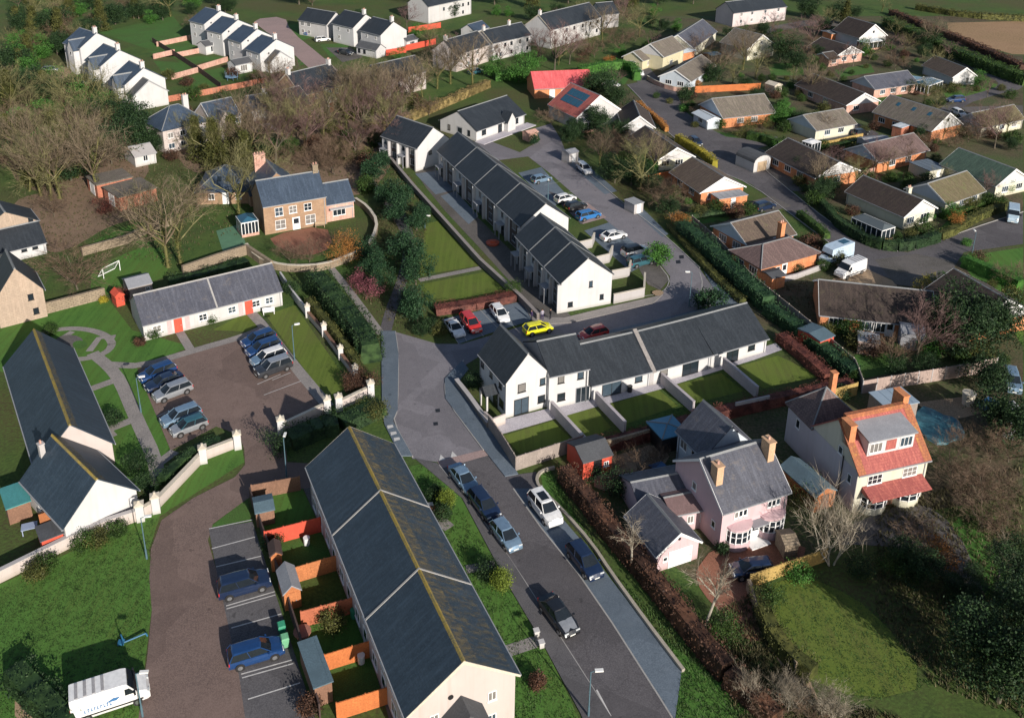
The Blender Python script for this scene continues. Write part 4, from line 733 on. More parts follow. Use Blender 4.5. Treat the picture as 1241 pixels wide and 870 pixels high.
# --- L-shaped white two-storey house and bungalow row
H=House('end_house','white two-storey house with tall gable at the corner of the street','house',(613.3,464.6),(664.8,450.8),4.7); D=H.depth((576.6,428.7)); V=H.vol(D,8.0,WHITE,SLATE,axis='y',oe=.25,ov=.06)
win(V,'F',2.0,3.0,1.0,1.1,1,1,fm=BLACKP); win(V,'F',4.7,3.2,.7,.9,1,1,fm=BLACKP); win(V,'F',4.6,.85,.95,.95,1,1,fm=BLACKP); win(V,'F',2.0,.05,1.9,2.1,2,1,fm=BLACKP)
for s in (.12,.45,.8): win(V,'L',D*s,3.2,.7,.9,1,1,fm=BLACKP)
door(V,'L',D*.62,1,2.1,BLACKP,True); win(V,'L',D*.85,.9,1.1,1,2,1,fm=BLACKP); mb=MB(); mb.extr([(-1.0,2.3),(1.0,2.3),(0,3.1)],-1.7,0,1); l,r=_place(V,'L',D*.62,0,0); mb.build('porch_roof',SLATE,H.root,l,r); mb=MB(); mb.box(-.95,-1.6,0,-.75,-1.4,2.3); mb.box(.75,-1.6,0,.95,-1.4,2.3); mb.build('porch_post',WHITE2,H.root,l,r)
H2=House('terraced_house','white two-storey house beside the corner gable with glazed patio doors','house',(665.6,455.5),(713.6,445.3),4.6); D2=7.8; V=H2.vol(D2,7.0,WHITE,SLATE,x=.02,oe=.25,ov=.02)
win(V,'F',1.5,3.3,.8,1.15,1,1,fm=BLACKP); win(V,'F',4.0,3.3,.8,1.0,1,1,fm=BLACKP); win(V,'F',1.6,.9,1.0,1.0,1,1,fm=BLACKP); win(V,'F',4.5,.05,2.1,2.1,3,1,fm=GREYP); win(V,'B',3,3.2,.9,1,1,1)
H2.slab('downpipe',H2.L-.3,-.10,H2.L-.2,-.01,.05,4.4,BLACKP)
def bung(label,A,B,W,doors,wins,seamR=False,hr=5.1):
    H=House('bungalow',label,'bungalow',A,B,2.4,'single-storey houses of the white row'); V=H.vol(W,hr,WHITE,SLATE,oe=.45,ov=.0,x=.02,L=H.L-.04)
    for s,w_ in doors: win(V,'F',H.L*s,.05,w_,2.05,max(2,int(w_/.9)),1,fm=BLACKP)
    for s,w_ in wins: win(V,'F',H.L*s,.95,w_,.95,1,1,fm=BLACKP)
    win(V,'B',H.L*.3,1,1,1); return H,V
W1=8.8
bung('first white bungalow in the row, joined to the two-storey house',(714.5,464.6),(789,446.6),W1,[(.36,2.6)],[(.80,1.0)])
bung('middle white bungalow in the row, right of the roof parapet',(793,445.6),(862,426.8),W1,[(.64,2.4)],[(.17,1.1)])
bung('last white bungalow in the row beside the laurel hedge',(862.5,426.6),(930,407),W1,[(.38,1.9)],[(.72,1.1)])
H=House('parapet_wall','pale parapet wall rising over the roofs between two white bungalows','wall',(788.5,447),(793,445.8),2.4); H.vol(W1,5.5,GREYR,PATH,L=.55,oe=.5,ov=.0,ridge=False,gut=False,rmname='coping')
# --- near terrace with lichened ridge
H=House('terraced_houses','long blue-slate terrace in the foreground with lichen along its ridge','terrace',(495.5,864.7),(624.5,815.5),5.0); D=H.depth((380,563)); V=H.vol(D,8.3,CREAM,LSLATE,axis='y',seams=(),seamm=LICH,oe=.35,ov=.15,barge=TRIM)
for q in (G((459.6,743.7),5),G((417,643),5)):
    d=q-H.a; s=-d.x*math.sin(H.rz)+d.y*math.cos(H.rz); o0=0; S=H.L; k=(8.3-.14-5)/(S/2); mb=MB(); mb.extr([(-.37,5-.35*k+.1),(-.37,5-.35*k+.2),(S/2,8.37),(S+.37,5-.35*k+.2),(S+.37,5-.35*k+.1),(S/2,8.28)][::-1],s-.08,s+.08,1); mb.build('verge_strip',KERB,V['R'])
# lichen and moss on the right-hand slope
k=(8.3-.14-5)/(H.L/2); mb=MB(); x0,x1=H.L/2+.05,H.L/2+1.25; mb.poly([(x0,-.14,8.3-.05*k+.012),(x1,-.14,8.3-1.25*k+.012),(x1,D+.14,8.3-1.25*k+.012),(x0,D+.14,8.3-.05*k+.012)]); 
def patchy(n,c1,c2,lo):
    m,t,b=_new(n); g=_N(t,'ShaderNodeNewGeometry').outputs['Position']; mp=_N(t,'ShaderNodeMapping'); mp.inputs['Scale'].default_value=(1.7,.55,1); t.links.new(_N(t,'ShaderNodeUVMap').outputs[0],mp.inputs[0]); s=_N(t,'ShaderNodeMath',operation='MULTIPLY'); s.inputs[1].default_value=.75; t.links.new(_ramp(t,_noise(t,mp.outputs[0],1.5,9,.78),lo,lo+.2),s.inputs[0]); f=s.outputs[0]; t.links.new(_mix(t,_noise(t,g,4,3),c1,c2),b.inputs['Base Color']); t.links.new(f,b.inputs['Alpha']); b.inputs['Roughness'].default_value=.95; return m
MOSS=patchy('lichen_growth',(.28,.20,.07),(.17,.15,.10),.43); MOSS2=patchy('moss_growth',(.20,.155,.07),(.13,.125,.10),.47)
mb.build('lichen_band',MOSS,V['R'])
mb=MB(); x0,x1=H.L/2+1.26,H.L-.2; mb.poly([(x0,-.14,8.3-(x0-H.L/2)*k+.012),(x1,-.14,8.3-(x1-H.L/2)*k+.012),(x1,D+.14,8.3-(x1-H.L/2)*k+.012),(x0,D+.14,8.3-(x0-H.L/2)*k+.012)]); mb.build('moss_patches',MOSS2,V['R'])
win(V,'F',6.5,3.2,.7,.9,2,1); win(V,'F',6.5,.9,.7,.9,2,1); win(V,'F',1.9,3.1,.7,.9,2,1); mb=MB(); mb.tube((3.2,-.02,5.1),(3.2,-.06,5.1),.22,.22,12); mb.build('vent',BLACKP,H.root)
mb=MB(); mb.extr([(2.6,0),(5.4,0),(5.4,3.3),(4,4.6),(2.6,3.3)],-1.6,-.004,1); mb.build('porch',PKBRICK,H.root); mb=MB(); mb.extr([(2.3,3.1),(2.3,3.28),(4,4.9),(5.7,3.28),(5.7,3.1),(4,4.72)][::-1],-1.9,-.01,1); mb.build('porch_roof',FELT,H.root)
for i in range(6):
    y=D*(i+.5)/6
    win(V,'L',y-1.2,3.1,1.1,1.1); win(V,'L',y+1.2,3.1,.9,1.0); win(V,'L',y-1.1,.8,1.3,1.2); door(V,'L',y+1.2,glass=True); win(V,'R',y-1.2,3.1,1.1,1.1); win(V,'R',y+1.3,3.1,1.1,1.1); door(V,'R',y); win(V,'R',y+1.4,.8,1.3,1.2)
# --- white-washed cottage row by the car park
H=House('cottage_row','low white cottage row with red doors and dark slate roof','cottage',(173,394),(341.3,352),2.35); D=7.6; V=H.vol(D,5.0,WHITE2,VSLATE,seams=[H.L*.515],oe=.2,ov=.1,seamm=KERB)
for s,kind in ((.09,'w'),(.235,'d'),(.41,'w'),(.62,'w'),(.745,'d'),(.80,'w'),(.90,'w')):
    if kind=='w': win(V,'F',H.L*s,.85,1.1,.95,2,2)
    else: door(V,'F',H.L*s,.9,1.95,REDT,label='red front door')
for s in (.175,.30,.685): l,r=_place(V,'F',H.L*s,0,0); mb=MB(); mb.box(-.3,-.02,.1,.3,-.0,2.0); mb.build('pink_panel',plain('faded_pink',(.66,.42,.42),.8,.2),H.root,l,r)
# --- lower-left houses
H=House('cottage','white gabled cottage with lichened slate roof inside the boundary wall','cottage',(78,638),(165,593.5),2.5); V=H.vol(9.5,6.0,WHITE,LSLATE,axis='y',seamm=LICH,oe=.25); 
kk=(6-.14-2.5)/(H.L/2); mb=MB(); x0,x1=H.L/2+.03,H.L/2+.9; mb.poly([(x0,-.1,6-.03*kk+.012),(x1,-.1,6-.9*kk+.012),(x1,9.6,6-.9*kk+.012),(x0,9.6,6-.03*kk+.012)]); mb.build('lichen_band',MOSS,V['R']); win(V,'R',6,1,1,1); win(V,'L',4,1,1,1); H.chim(V,H.L*.3,9.0,6.0,.5,.5,GREYR,1,z0=4.2)
H=House('long_house','long slate-roofed house at the left edge with a cream gable','house',(43.9,565.6),(135.6,536.4),2.6); V=H.vol(22,6.4,CREAM,LSLATE,axis='y',seamm=LICH,oe=.25); kk=(6.4-.14-2.6)/(H.L/2); mb=MB(); x0,x1=H.L/2+.03,H.L/2+.7; mb.poly([(x0,-.1,6.4-.03*kk+.012),(x1,-.1,6.4-.7*kk+.012),(x1,22.1,6.4-.7*kk+.012),(x0,22.1,6.4-.03*kk+.012)]); mb.build('lichen_band',MOSS,V['R']); wrow(V,'R',(4,9,14,19),.9); wrow(V,'L',(4,9,14,19),.9)
# --- left edge stone houses
H=House('stone_house','pale stone house cut by the left edge, two small gable windows','house',(-6,364),(52,350),4.2); V=H.vol(6.5,8.2,RUBBLE,SLATE,axis='y',oe=.2); win(V,'F',H.L*.72,3.0,.7,.9,1,1,fm=BLACKP); win(V,'F',H.L*.78,.8,.7,.9,1,1,fm=BLACKP)
H=House('stone_house','white-fronted house with dark lean-to roof at the left edge','house',(17,302),(55,293),2.0); V=H.vol(3.6,4.3,WHITE,SLATE,x=-5,L=H.L+5,rf=.95); wrow(V,'F',(H.L*.3+5,H.L*.65+5),1.2,w=.8,h=.7,fm=BLACKP); V=H.vol(5.5,6.9,RUBBLE,SLATE,x=-4,y=3.62,L=H.L+4,he=4.3,axis='y',wname='rear_wall',rmname='rear_roof'); win(V,'F',H.L*.8+4,4.3,.7,.7,fm=BLACKP)
# --- stone farmhouse
H=House('farmhouse','two-storey stone farmhouse with slate roof and white windows','house',(318.7,250.6),(394.7,237.7),5.0); D=7.5; V=H.vol(D,8.2,STONE,BSLATE,oe=.2,ov=.1)
L=H.L; 
for s,z,w_,h_ in ((.24,2.9,1.35,1.5),(.46,3.0,1.3,1.3),(.70,3.0,1.3,1.3),(.25,.6,1.7,1.6),(.73,.6,1.7,1.6)): win(V,'F',L*s,z,w_,h_,2,2)
door(V,'F',L*.50,1.1,2.1,UPVC,True); H.chim(V,L-.5,D/2,9.4,.9,.7,BSTONE,2,z0=7); V2=H.vol(7,7.6,STONE,BSLATE,x=1.0,y=D+.02,L=6.5,he=4.8,axis='y',wname='rear_wall',rmname='rear_roof'); H.chim(V2,3.0,D+6.4,9.0,1.9,.8,PKBRICK,4,z0=5)
V3=H.vol(6,5.9,PKBRICK,BSLATE,x=L+.02,y=.6,L=4.9,he=3.3,wname='wing_wall',rmname='wing_roof'); win(V3,'F',2.3,.9,2.2,1.3,3,1); mb=MB(); mb.box(L+.6,-.4,2.35,L+4.6,.58,2.45); mb.build('awning',WHITE,H.root)
def conserv(label,A,B,W,h=2.3,hr=3.0,frame=None,n=5,roofm=None,cat='conservatory',base=PKBRICK,name='conservatory',axis='x'):
    H=House(name,label,cat,A,B,h); fm=frame or UPVC; W=H.depth(W) if isinstance(W,tuple) else W; L=H.L; mb=MB(); mb.box(0,0,0,L,W,.5); mb.build('base_wall',base,H.root)
    g=MB(); g.box(.06,.06,.502,L-.06,W-.06,h-.02); g.build('glazing',GLASS,H.root); f=MB()
    for i in range(n+1):
        x=(L-.1)*i/n; f.box(x,0,.505,x+.1,.1,h); f.box(x,W-.1,.505,x+.1,W,h)
    m=max(2,int(W/.9))
    for i in range(1,m): y=(W-.1)*i/m; f.box(0,y,.505,.1,y+.1,h); f.box(L-.1,y,.505,L,y+.1,h)
    for y0 in (-.003,W-.12): f.box(-.004,y0,h+.001,L+.004,y0+.123,h+.12)
    f.build('frame',fm,H.root)
    r=MB(); r.mesh([(-.05,-.05,h+.13),(L+.05,-.05,h+.13),(L+.05,W+.05,h+.13),(-.05,W+.05,h+.13),(W*.3,W/2,hr),(L-W*.3,W/2,hr)] if L>W else [(-.05,-.05,h+.13),(L+.05,-.05,h+.13),(L+.05,W+.05,h+.13),(-.05,W+.05,h+.13),(L/2,L*.3,hr),(L/2,W-L*.3,hr)],[(0,1,5,4),(1,2,5),(2,3,4,5),(3,0,4),(0,3,2,1)] if L>W else [(0,1,4),(1,2,5,4),(2,3,5),(3,0,4,5),(0,3,2,1)])
    R=r.build('roof',roofm or BGLASS,H.root); q=MB()
    for i in range(n*2+1):
        x=L*i/(n*2); 
        if L>W: xr=min(max(x,W*.3),L-W*.3); q.tube((x,0,h+.15),(xr,W/2,hr+.02),.035,.035,4); q.tube((x,W,h+.15),(xr,W/2,hr+.02),.035,.035,4)
    q.tube((0,0,h+.15),(L,0,h+.15),.05,.05,4); q.tube((0,W,h+.15),(L,W,h+.15),.05,.05,4); q.tube((0,0,h+.15),(0,W,h+.15),.05,.05,4); q.tube((L,0,h+.15),(L,W,h+.15),.05,.05,4)
    q.build('glazing_bars',fm,R); return H
conserv('white conservatory with blue glass roof on the farmhouse left side',(292,272),(313,268),3.2,2.4,3.2)
H=House('bungalow','small house with a wide blue slate hipped roof and two skylights','house',(238,233.5),(301,232),2.3); V=H.vol(9,5.6,STONE,BSLATE,roof='hip',oe=.3)
mb=MB()
for s in (.42,.58): 
    x=H.L*s; z=(5.6-2.4)/(4.8)*2.0+2.35; mb.mesh([(x-.35,1.5,z-.05),(x+.35,1.5,z-.05),(x+.35,2.3,z+.5),(x-.35,2.3,z+.5),(x-.35,1.5,z+.07),(x+.35,1.5,z+.07),(x+.35,2.3,z+.62),(x-.35,2.3,z+.62)],[(4,5,6,7),(0,1,5,4),(1,2,6,5),(3,0,4,7),(2,3,7,6)])
mb.build('skylight',GLASS,V['R']); door(V,'F',H.L*.55,mat=UPVC); wrow(V,'F',(H.L*.28,H.L*.8),.9,w=1)
# --- brick garages
for nm,A,B,W in (('left red brick garage with mossy flat roof and white door',(105,214.5),(117,224.5),6.2),('right red brick garage with grey flat roof and white door',(125,227),(144,239.5),6.6)):
    H=House('garage',nm,'garage',A,B,2.5,'pair of brick garages'); 
    mb=MB(); mb.box(0,0,0,H.L,W,2.4); mb.build('wall',BRICK,H.root); mb=MB(); mb.box(-.15,-.15,2.401,H.L+.15,W+.15,2.62); mb.build('roof',GTILE,H.root); V=dict(x=0,y=0,L=H.L,W=W,root=H.root); door(V,'F',H.L/2,2.1,2.05,UPVC,name='garage_door')
# --- houses in the trees, upper left
H=House('house','cream house with blue hipped slate roof behind dark conifers','house',(197,159),(251,147),4.8); V=H.vol(8,8.3,CREAM,BSLATE,roof='hip'); wrow(V,'F',(1.5,4,H.L-4,H.L-1.5),3,w=1.1); wrow(V,'F',(1.5,4,H.L-3),.8,w=1.3); H.chim(V,H.L*.8,5,9.6,1.1,.7,WHITE2,2,z0=6.5); V2=H.vol(3,4.0,CREAM,FELT,x=H.L*.45,y=-3.02,L=6,he=2.4,wname='annex_wall',rmname='annex_roof',roof='hip'); door(V2,'F',1.5); win(V2,'F',4,.9,1.2,1.1)
H=House('house','second blue slate house partly hidden by trees left of the cream house','house',(256,147),(291,139),4.2); V=H.vol(7,7.3,CREAM,BSLATE,oe=.3,barge=UPVC); V2=H.vol(3,6.2,CREAM,BSLATE,x=1,y=-1.5,L=2.8,he=4.0,axis='y',wname='gablet_wall',rmname='gablet_roof',gut=False); wrow(V,'F',(4,6),2.6); door(V,'F',5); 
H=House('house','small blue slate bungalow beside the lilac conservatory','house',(305,133),(330,129),2.8); V=H.vol(6,5.2,WHITE2,BSLATE); wrow(V,'F',(1.5,4),1,w=1); H.chim(V,4,3,6.2,.7,.6,WHITE2,2,z0=4.6)
conserv('lilac-framed conservatory among bare trees',(312,161),(336,157),4,2.2,3.2,plain('lilac_frame',(.45,.38,.50),.5,.1),5,GREYR)
H=House('house','low pale house end half hidden at the left of the conifers','house',(150,180),(163,190),2.2); V=H.vol(4,3.4,WHITE2,GREYR,axis='y'); win(V,'R',2,.9,.9,1.1)
H=House('villa','large stone-fronted villa with steep dark slate roof and white gable','house',(365,115),(417,101.5),5.0); D=H.depth((338.5,103.7)); V=H.vol(D,9.0,STONE,SLATE,barge=TRIM,oe=.3); wrow(V,'F',(1.5,4.2,8,10),3.2,w=1.0); wrow(V,'F',(2,8.5),.7,w=1.3,h=1.4); H.chim(V,.4,D/2,10,.7,1,WHITE2,2,z0=8); H.chim(V,H.L-.4,D/2,10,.7,1,WHITE2,2,z0=8)
V2=H.vol(8,7.0,PKBRICK,SLATE,x=-4.2,y=-3.4,L=4.1,he=4.0,axis='x',wname='wing_wall',rmname='wing_roof',barge=TRIM); wrow(V2,'F',(1.2,3),1,w=.9,fm=TIMB); V3=H.vol(2.4,4.7,CREAM,SLATE,x=H.L*.40,y=-2.42,L=3.2,he=2.8,axis='y',wname='porch_wall',rmname='porch_roof',gut=False); door(V3,'F',1.6,1.2,2.1,REDT)
H=House('house','dark-roofed cream house screened by bare trees in the middle distance','house',(462,99),(516,86),4.6); V=H.vol(8,7.8,CREAM,SLATE); wrow(V,'F',(2,5,9,12),3,w=1); wrow(V,'F',(2,5,9,12),.8,w=1.2)
H=House('house','cream end house seen through bare twigs left of the white terrace','house',(553,66),(592,54),4.8); V=H.vol(8,8.0,CREAM,SLATE); wrow(V,'F',(2,5,9),3.1,w=1); wrow(V,'F',(2,5,9),.8,w=1); H.chim(V,.5,4,9,.7,.8,WHITE2,2,z0=7)
# --- upper terraces
def wtb(label,A,B,h,cc,W,hr=3.2,rm=None,grp=None,ext=None,side='L',gv=(),bay=False,chimz=1.3,wm=None):
    H=House('house',label,'house',A,B,h,grp); V=H.vol(W,h+hr,wm or WHITE,rm or BSLATE,axis='y',oe=.25,ov=.1); H.chim(V,H.L/2,.7,h+hr+chimz,.9,.8,WHITE,2,z0=h+hr-.8)
    wrow(V,'L',(W*.3,W*.75),h-1.7,w=.9,h=1); wrow(V,'L',(W*.3,),h-4.2,w=1,h=1.1)
    for s,z in gv: mb=MB(); mb.tube((H.L*s,-.03,z),(H.L*s,-.004,z),.25,.25,12); mb.build('round_vent',BLACKP,H.root)
    if bay:
        V2=H.vol(3,h+hr-1.2,wm or WHITE,rm or BSLATE,x=-1.4,y=.9,L=1.42+H.L*.3,he=h-.3,axis='x',wname='bay_wall',rmname='bay_roof',gut=False); win(V2,'L',1.5,h-2,.9,1,1,1)
    if ext:
        V3=H.vol(ext[2],ext[4],WHITE,FELT,x=ext[0],y=-ext[2]-.02,L=ext[1],he=ext[3],axis='y',wname='extension_wall',rmname='extension_roof',gut=False,barge=GREYP); mb=MB(); mb.tube((ext[0]+ext[1]*.35,-ext[2]-.05,.9),(ext[0]+ext[1]*.35,-ext[2]-.03,.9),.3,.3,12); mb.build('round_vent',BLACKP,H.root)
    return H,V
gp='row of white gabled houses with blue slate roofs, upper left'
wtb('nearest house of the upper left white row, with a lower gabled annex',(151,103.5),(200,95),5.4,0,8.2,3.3,None,gp,(.3,8,3.2,3.4,6.6),bay=True)
wtb('second house of the upper left white row, behind the annexed one',(121.7,81),(170.5,72.5),6.2,0,8.6,3.3,None,gp,bay=True); wtb('farthest house of the upper left white row, in front of dark woodland',(97,58.7),(140,51),6.8,0,8.6,3.2,None,gp,bay=True)
gp='row of white gabled houses with blue slate roofs, upper centre'
wtb('nearest house of the upper centre white row, with twin low annexes',(315,65),(356,57.5),5.0,0,7,3.0,None,gp,(1.2,6.5,2.5,2.8,5.4),gv=((.25,4.6),))
wtb('second house of the upper centre white row, small round vent in gable',(292.6,52),(332,45),5.8,0,7,3,None,gp,gv=((.2,6),)); wtb('third house of the upper centre white row',(269,41),(309,33),6.4,0,7,3,None,gp,gv=((.2,6.6),)); wtb('farthest house of the upper centre white row, cut by the top of the picture',(247.4,29.5),(288,22),7,0,7,3,None,gp,gv=((.2,7),))
for nm,A,B in (('dark-roofed white lean-to beside the second upper centre house',(249,56),(268,52)),('dark-roofed white sunroom beside the nearest upper centre house',(285,79),(305,75))):
    H=House('sunroom',nm,'extension',A,B,2.6,'lean-tos of the upper centre row'); V=H.vol(3.6,3.7,WHITE,FELT); win(V,'F',H.L/2,.6,2,1.6,3,1)
wtb('white semi-detached house with plain gable in front of red fences',(461.3,43),(492.7,36.8),5.2,0,9,3.2,SLATE,'pair of white semis near the top',gv=()); wtb('left half of the white semis near the top, white gablets over windows',(428,34),(459,27.5),5.6,0,9,3.2,SLATE,'pair of white semis near the top')
H=House('porch','dark lean-to porch on white walls in front of the semis','porch',(432,56),(456,61),2.4); V=H.vol(3.5,3.8,WHITE,FELT); wrow(V,'F',(1,3),.7,w=.9,fm=BLACKP)
H=House('house','pale house cut by the top edge above the pink road','house',(362,24),(396,30),4.6); V=H.vol(8,7.6,WHITE2,SLATE); wrow(V,'F',(1.5,4),3); wrow(V,'F',(1.5,4),.8)
H=House('terraced_houses','slate-roofed cream terrace in the top centre with a row of upper windows','terrace',(597,53),(643.7,42.4),4.9); D=H.depth((583,41.6)); V=H.vol(8,7.9,WHITE2,SLATE,oe=.2,barge=TRIM); wrow(V,'F',[H.L*s for s in (.1,.32,.48,.7,.9)],3.3,w=.9,h=1,fm=BLACKP); wrow(V,'F',[H.L*s for s in (.1,.2,.48,.9)],.9,w=.8,h=1,fm=BLACKP); H.chim(V,H.L*.68,4,9,.8,.6,WHITE2,2,z0=7); H.chim(V,.5,4,9,.8,.6,WHITE2,2,z0=7)
H=House('terraced_houses','large cream slate-roofed terrace at the top right of the red tree','terrace',(668,36.5),(728.4,20.6),5.6); D=H.depth((642,31)); V=H.vol(9.5,9.4,WHITE2,SLATE,oe=.2,barge=TRIM); wrow(V,'F',[H.L*s for s in (.08,.3,.45,.62,.78,.92)],3.9,w=.9,h=1,fm=BLACKP); wrow(V,'F',[H.L*s for s in (.08,.3,.5,.7,.92)],1.2,w=.9,h=1,fm=BLACKP); H.chim(V,.6,4.7,10.5,.8,.7,WHITE2,2,z0=8.5)
H=House('apartment_house','tall cream house cut by the top edge beside the red fences','house',(519,8),(571,-3),5.6); V=H.vol(9,9,WHITE2,SLATE); wrow(V,'F',[H.L*s for s in (.35,.6,.8,.93)],3.2,w=.8,h=1,fm=BLACKP); wrow(V,'F',[H.L*s for s in (.6,.8)],.8,w=.8,h=1,fm=BLACKP)
H=House('house','grey house corner above the shrubs at the top centre','house',(730,18),(750,16),4.5); V=H.vol(8,7.5,GREYR,SLATE); win(V,'F',2,1,1,1)
H=House('house','blue-roofed small house at the top between the terraces','house',(575,38),(592,33),2.6); V=H.vol(5,4.3,WHITE2,BSLATE); win(V,'F',1.5,.9)
# --- red sheet-metal roofed houses
H=House('house','long low brick building under a bright red roof','house',(648,107.7),(718.5,104.8),2.5); V=H.vol(8.5,5.6,ORBRICK,SALMON,ridge=False,oe=.25); wrow(V,'F',(H.L*.75,),.8,w=1.4); door(V,'F',H.L*.3,1.2,2,UPVC); win(V,'F',H.L*.5,.8,1.2,1.1)
H=House('house','red-tiled house with blue solar panels and a white gable','house',(699.4,142.4),(752,133),3.0); V=H.vol(11,7.2,WHITE2,RTILE,axis='y',barge=UPVC,oe=.3,bh=.5); kk=(7.2-.14-3)/(H.L/2); 
for i in range(2):
    for j in range(4): 
        xa=H.L*.14+i*1.7; mb=MB(); y=2.2+j*1.75; za=3.14+xa*kk+.08; zb_=3.14+(xa+1.55)*kk+.08; mb.mesh([(xa,y,za),(xa+1.55,y,zb_),(xa+1.55,y+1.6,zb_),(xa,y+1.6,za),(xa,y,za-.05),(xa+1.55,y,zb_-.05),(xa+1.55,y+1.6,zb_-.05),(xa,y+1.6,za-.05)],[(0,1,2,3),(4,7,6,5),(0,4,5,1),(1,5,6,2),(2,6,7,3),(3,7,4,0)]); mb.build('solar_panel',BGLASS,V['R'])
win(V,'F',2,.8,1.6,1.3,2,1); win(V,'F',5.5,.8,1.6,1.3,2,1); conserv('white-framed garden room with dark roof below the solar panels',(708,150),(729,146),3.4,2.2,2.9,None,4,FELT)
# --- right-hand estate: gabled and ridged bungalows
def bg(label,A,B,W,wm,rm,h=2.5,rise=2.3,axis='x',clad=None,cf='',wins=(),doors=(),chim=None,name='bungalow',cat='bungalow',ov=.25,oe=.45,**k):
    H=House(name,label,cat,A,B,h); W=H.depth(W) if isinstance(W,tuple) else W; V=H.vol(W,h+rise,wm,rm,axis=axis,barge=UPVC,clad=clad,cladf=cf,oe=oe,ov=ov,**k)
    for f,s,z,w_,h_,c in wins: win(V,f,(H.L if f in 'FB' else W)*s,z,w_,h_,c,1)
    for f,s in doors: door(V,f,(H.L if f in 'FB' else W)*s,glass=True)
    if chim: H.chim(V,H.L*chim[0],W*chim[1],h+rise+chim[2],.8,.6,chim[3] if len(chim)>3 else wm,2,z0=h+.6)
    return H,V
wx=lambda f,*ss:[(f,s,.85,1.7,1.15,3) for s in ss]
bg('brown-tiled bungalow with a pale blue gable above the brick wing',(906.5,297),(962,282),(864.5,274),ORBRICK,BTILE,2.5,2.3,clad=LBLUE,cf='L',wins=wx('L',.3,.7)+wx('F',.8))
H,V=bg('orange brick bungalow wing with hipped plum roof beside the white van',(922.6,324.7),(990,306),(887,304.5),ORBRICK,PTILE,2.5,1.9,roof='hip',wins=wx('L',.3,.75)+[('F',.3,.9,.9,1,1)],doors=(('F',.42),)); H.chim(V,H.L*.72,V['W']*.75,6.3,.8,.9,ORBRICK,2,z0=2.6,label='tall orange brick chimney'); mb=MB(); mb.box(H.L*.78,V['W']+.1,0,H.L*.98,V['W']+3,2.6); mb.build('white_dormer',UPVC,H.root)
shed('orange brick porch shed with dark roof at the foot of the plum-roofed wing',(936,338),(952,334),1.9,2.6,ORBRICK,FELT,2.3)
bg('long dark-roofed bungalow behind the pink panel fence',(995,379.4),(1133,394.5),9.5,ORBRICK,DTILE,2.4,2.7,wins=[('F',.14,.6,1.8,1.3,3),('F',.42,.6,1.8,1.3,3),('F',.52,.5,1.8,1.4,3),('F',.92,.7,1.4,1.2,2)],doors=(('F',.62),))
H,V=bg('black-roofed bungalow with half-timbered gable at the right edge',(1176.4,393.5),(1252,378),(1135,352),ORBRICK,DTILE,2.6,3.0,axis='y',clad=WHITE,cf='F',wins=wx('F',.6))
h0=H.root; mb=MB()
a=G((1176.4,393.5),2.6); b=G((1252,378),2.6); LL=math.hypot(b.x-a.x,b.y-a.y)
for i in range(1,9):
    x=LL*i/9; zt=2.6+3.0*(1-abs(x-LL/2)/(LL/2)); mb.box(x-.06,-.075,2.5,x+.06,-.045,zt-.25)
for i in range(4): mb.tube((LL*(.2+i*.16),-.06,2.6),(LL*(.29+i*.16),-.06,4.0),.06,.06,4)
mb.box(.3,-.08,2.45,LL-.3,-.046,2.6); mb.build('timber_framing',BLACKP,h0)
bg('corner bungalow with white gable and long dark brown roof by the junction',(1096.4,261.6),(1133.5,251.4),(1022,232.8),IVORY,DTILE,2.5,2.3,axis='y',clad=WHITE,cf='F',wins=wx('F',.22)+[('F',.68,.2,2.2,1.8,3)],chim=(.65,.3,.6,IVORY))
conserv('white-framed lean-to conservatory with teal glazing along the corner bungalow',(1069,281),(1085,276),(1041,262),2.2,2.9,None,3,plain('polycarbonate',(.10,.12,.13),.3,.1))
bg('mossy brown bungalow with pale blue gable and long white windows',(1146.4,245.8),(1191.8,230),(1105.7,226.3),IVORY,OLIVE,2.5,2.4,clad=LBLUE,cf='L',wins=wx('F',.2,.45,.78))
bg('green-tiled bungalow with white gable cut by the right edge',(1207.6,224.5),(1246,216),(1150,196.7),IVORY,GRTILE,2.6,2.6,axis='y',clad=WHITE,cf='F',wins=wx('F',.3,.75))
bg('red brick bungalow with plum brown roof in the centre of the estate',(1064,195.5),(1123.8,180.9),(1025.4,180.9),ORBRICK,PTILE,2.5,2.3,clad=LBLUE,cf='L',wins=wx('F',.3,.62))
bg('dark-roofed bungalow with white front gable behind the arched garage',(989,214.7),(1039.8,206),(942,183),ORBRICK,DTILE,2.5,2.4,axis='y',clad=WHITE,cf='F',wins=wx('L',.2,.45,.7)+wx('F',.5))
bg('brown bungalow with grey-blue gable and white bay on its corner',(989,157.4),(1036,149),(956.8,144.5),IVORY,GTILE,2.5,2.2,clad=LBLUE,cf='L',wins=wx('F',.3,.65))
conserv('white bay window room on the corner of the brown bungalow',(972,172),(984,176),3.0,2.3,2.7,None,3,UPVC)
bg('brown thatch-coloured bungalow with orange brick front on the road bend',(876,142),(938,135.6),(848,127),ORBRICK,GTILE,2.6,2.9,clad=LBLUE,cf='L',wins=wx('F',.35,.62)+[('L',.3,.5,1.6,1.4,2)])
bg('white lean-to porch block on the left of the thatch-coloured bungalow',(841,137),(858,146),3,LBLUE,LBLUE,2.2,.6,wins=wx('F',.5),name='porch',cat='porch')
bg('yellow house with brown tiled roof and skylight at the top of the road',(803.7,68.2),(829,58.5),8,YELR,GTILE,4.0,2.8,clad=WHITE,cf='L',wins=wx('F',.4)); bg('low yellow wing with glazed gable in front of the yellow house',(778.7,73),(795,67.5),6,YELR,GTILE,2.8,1.9,wins=wx('L',.5)+wx('F',.5),name='house_wing',cat='wing')
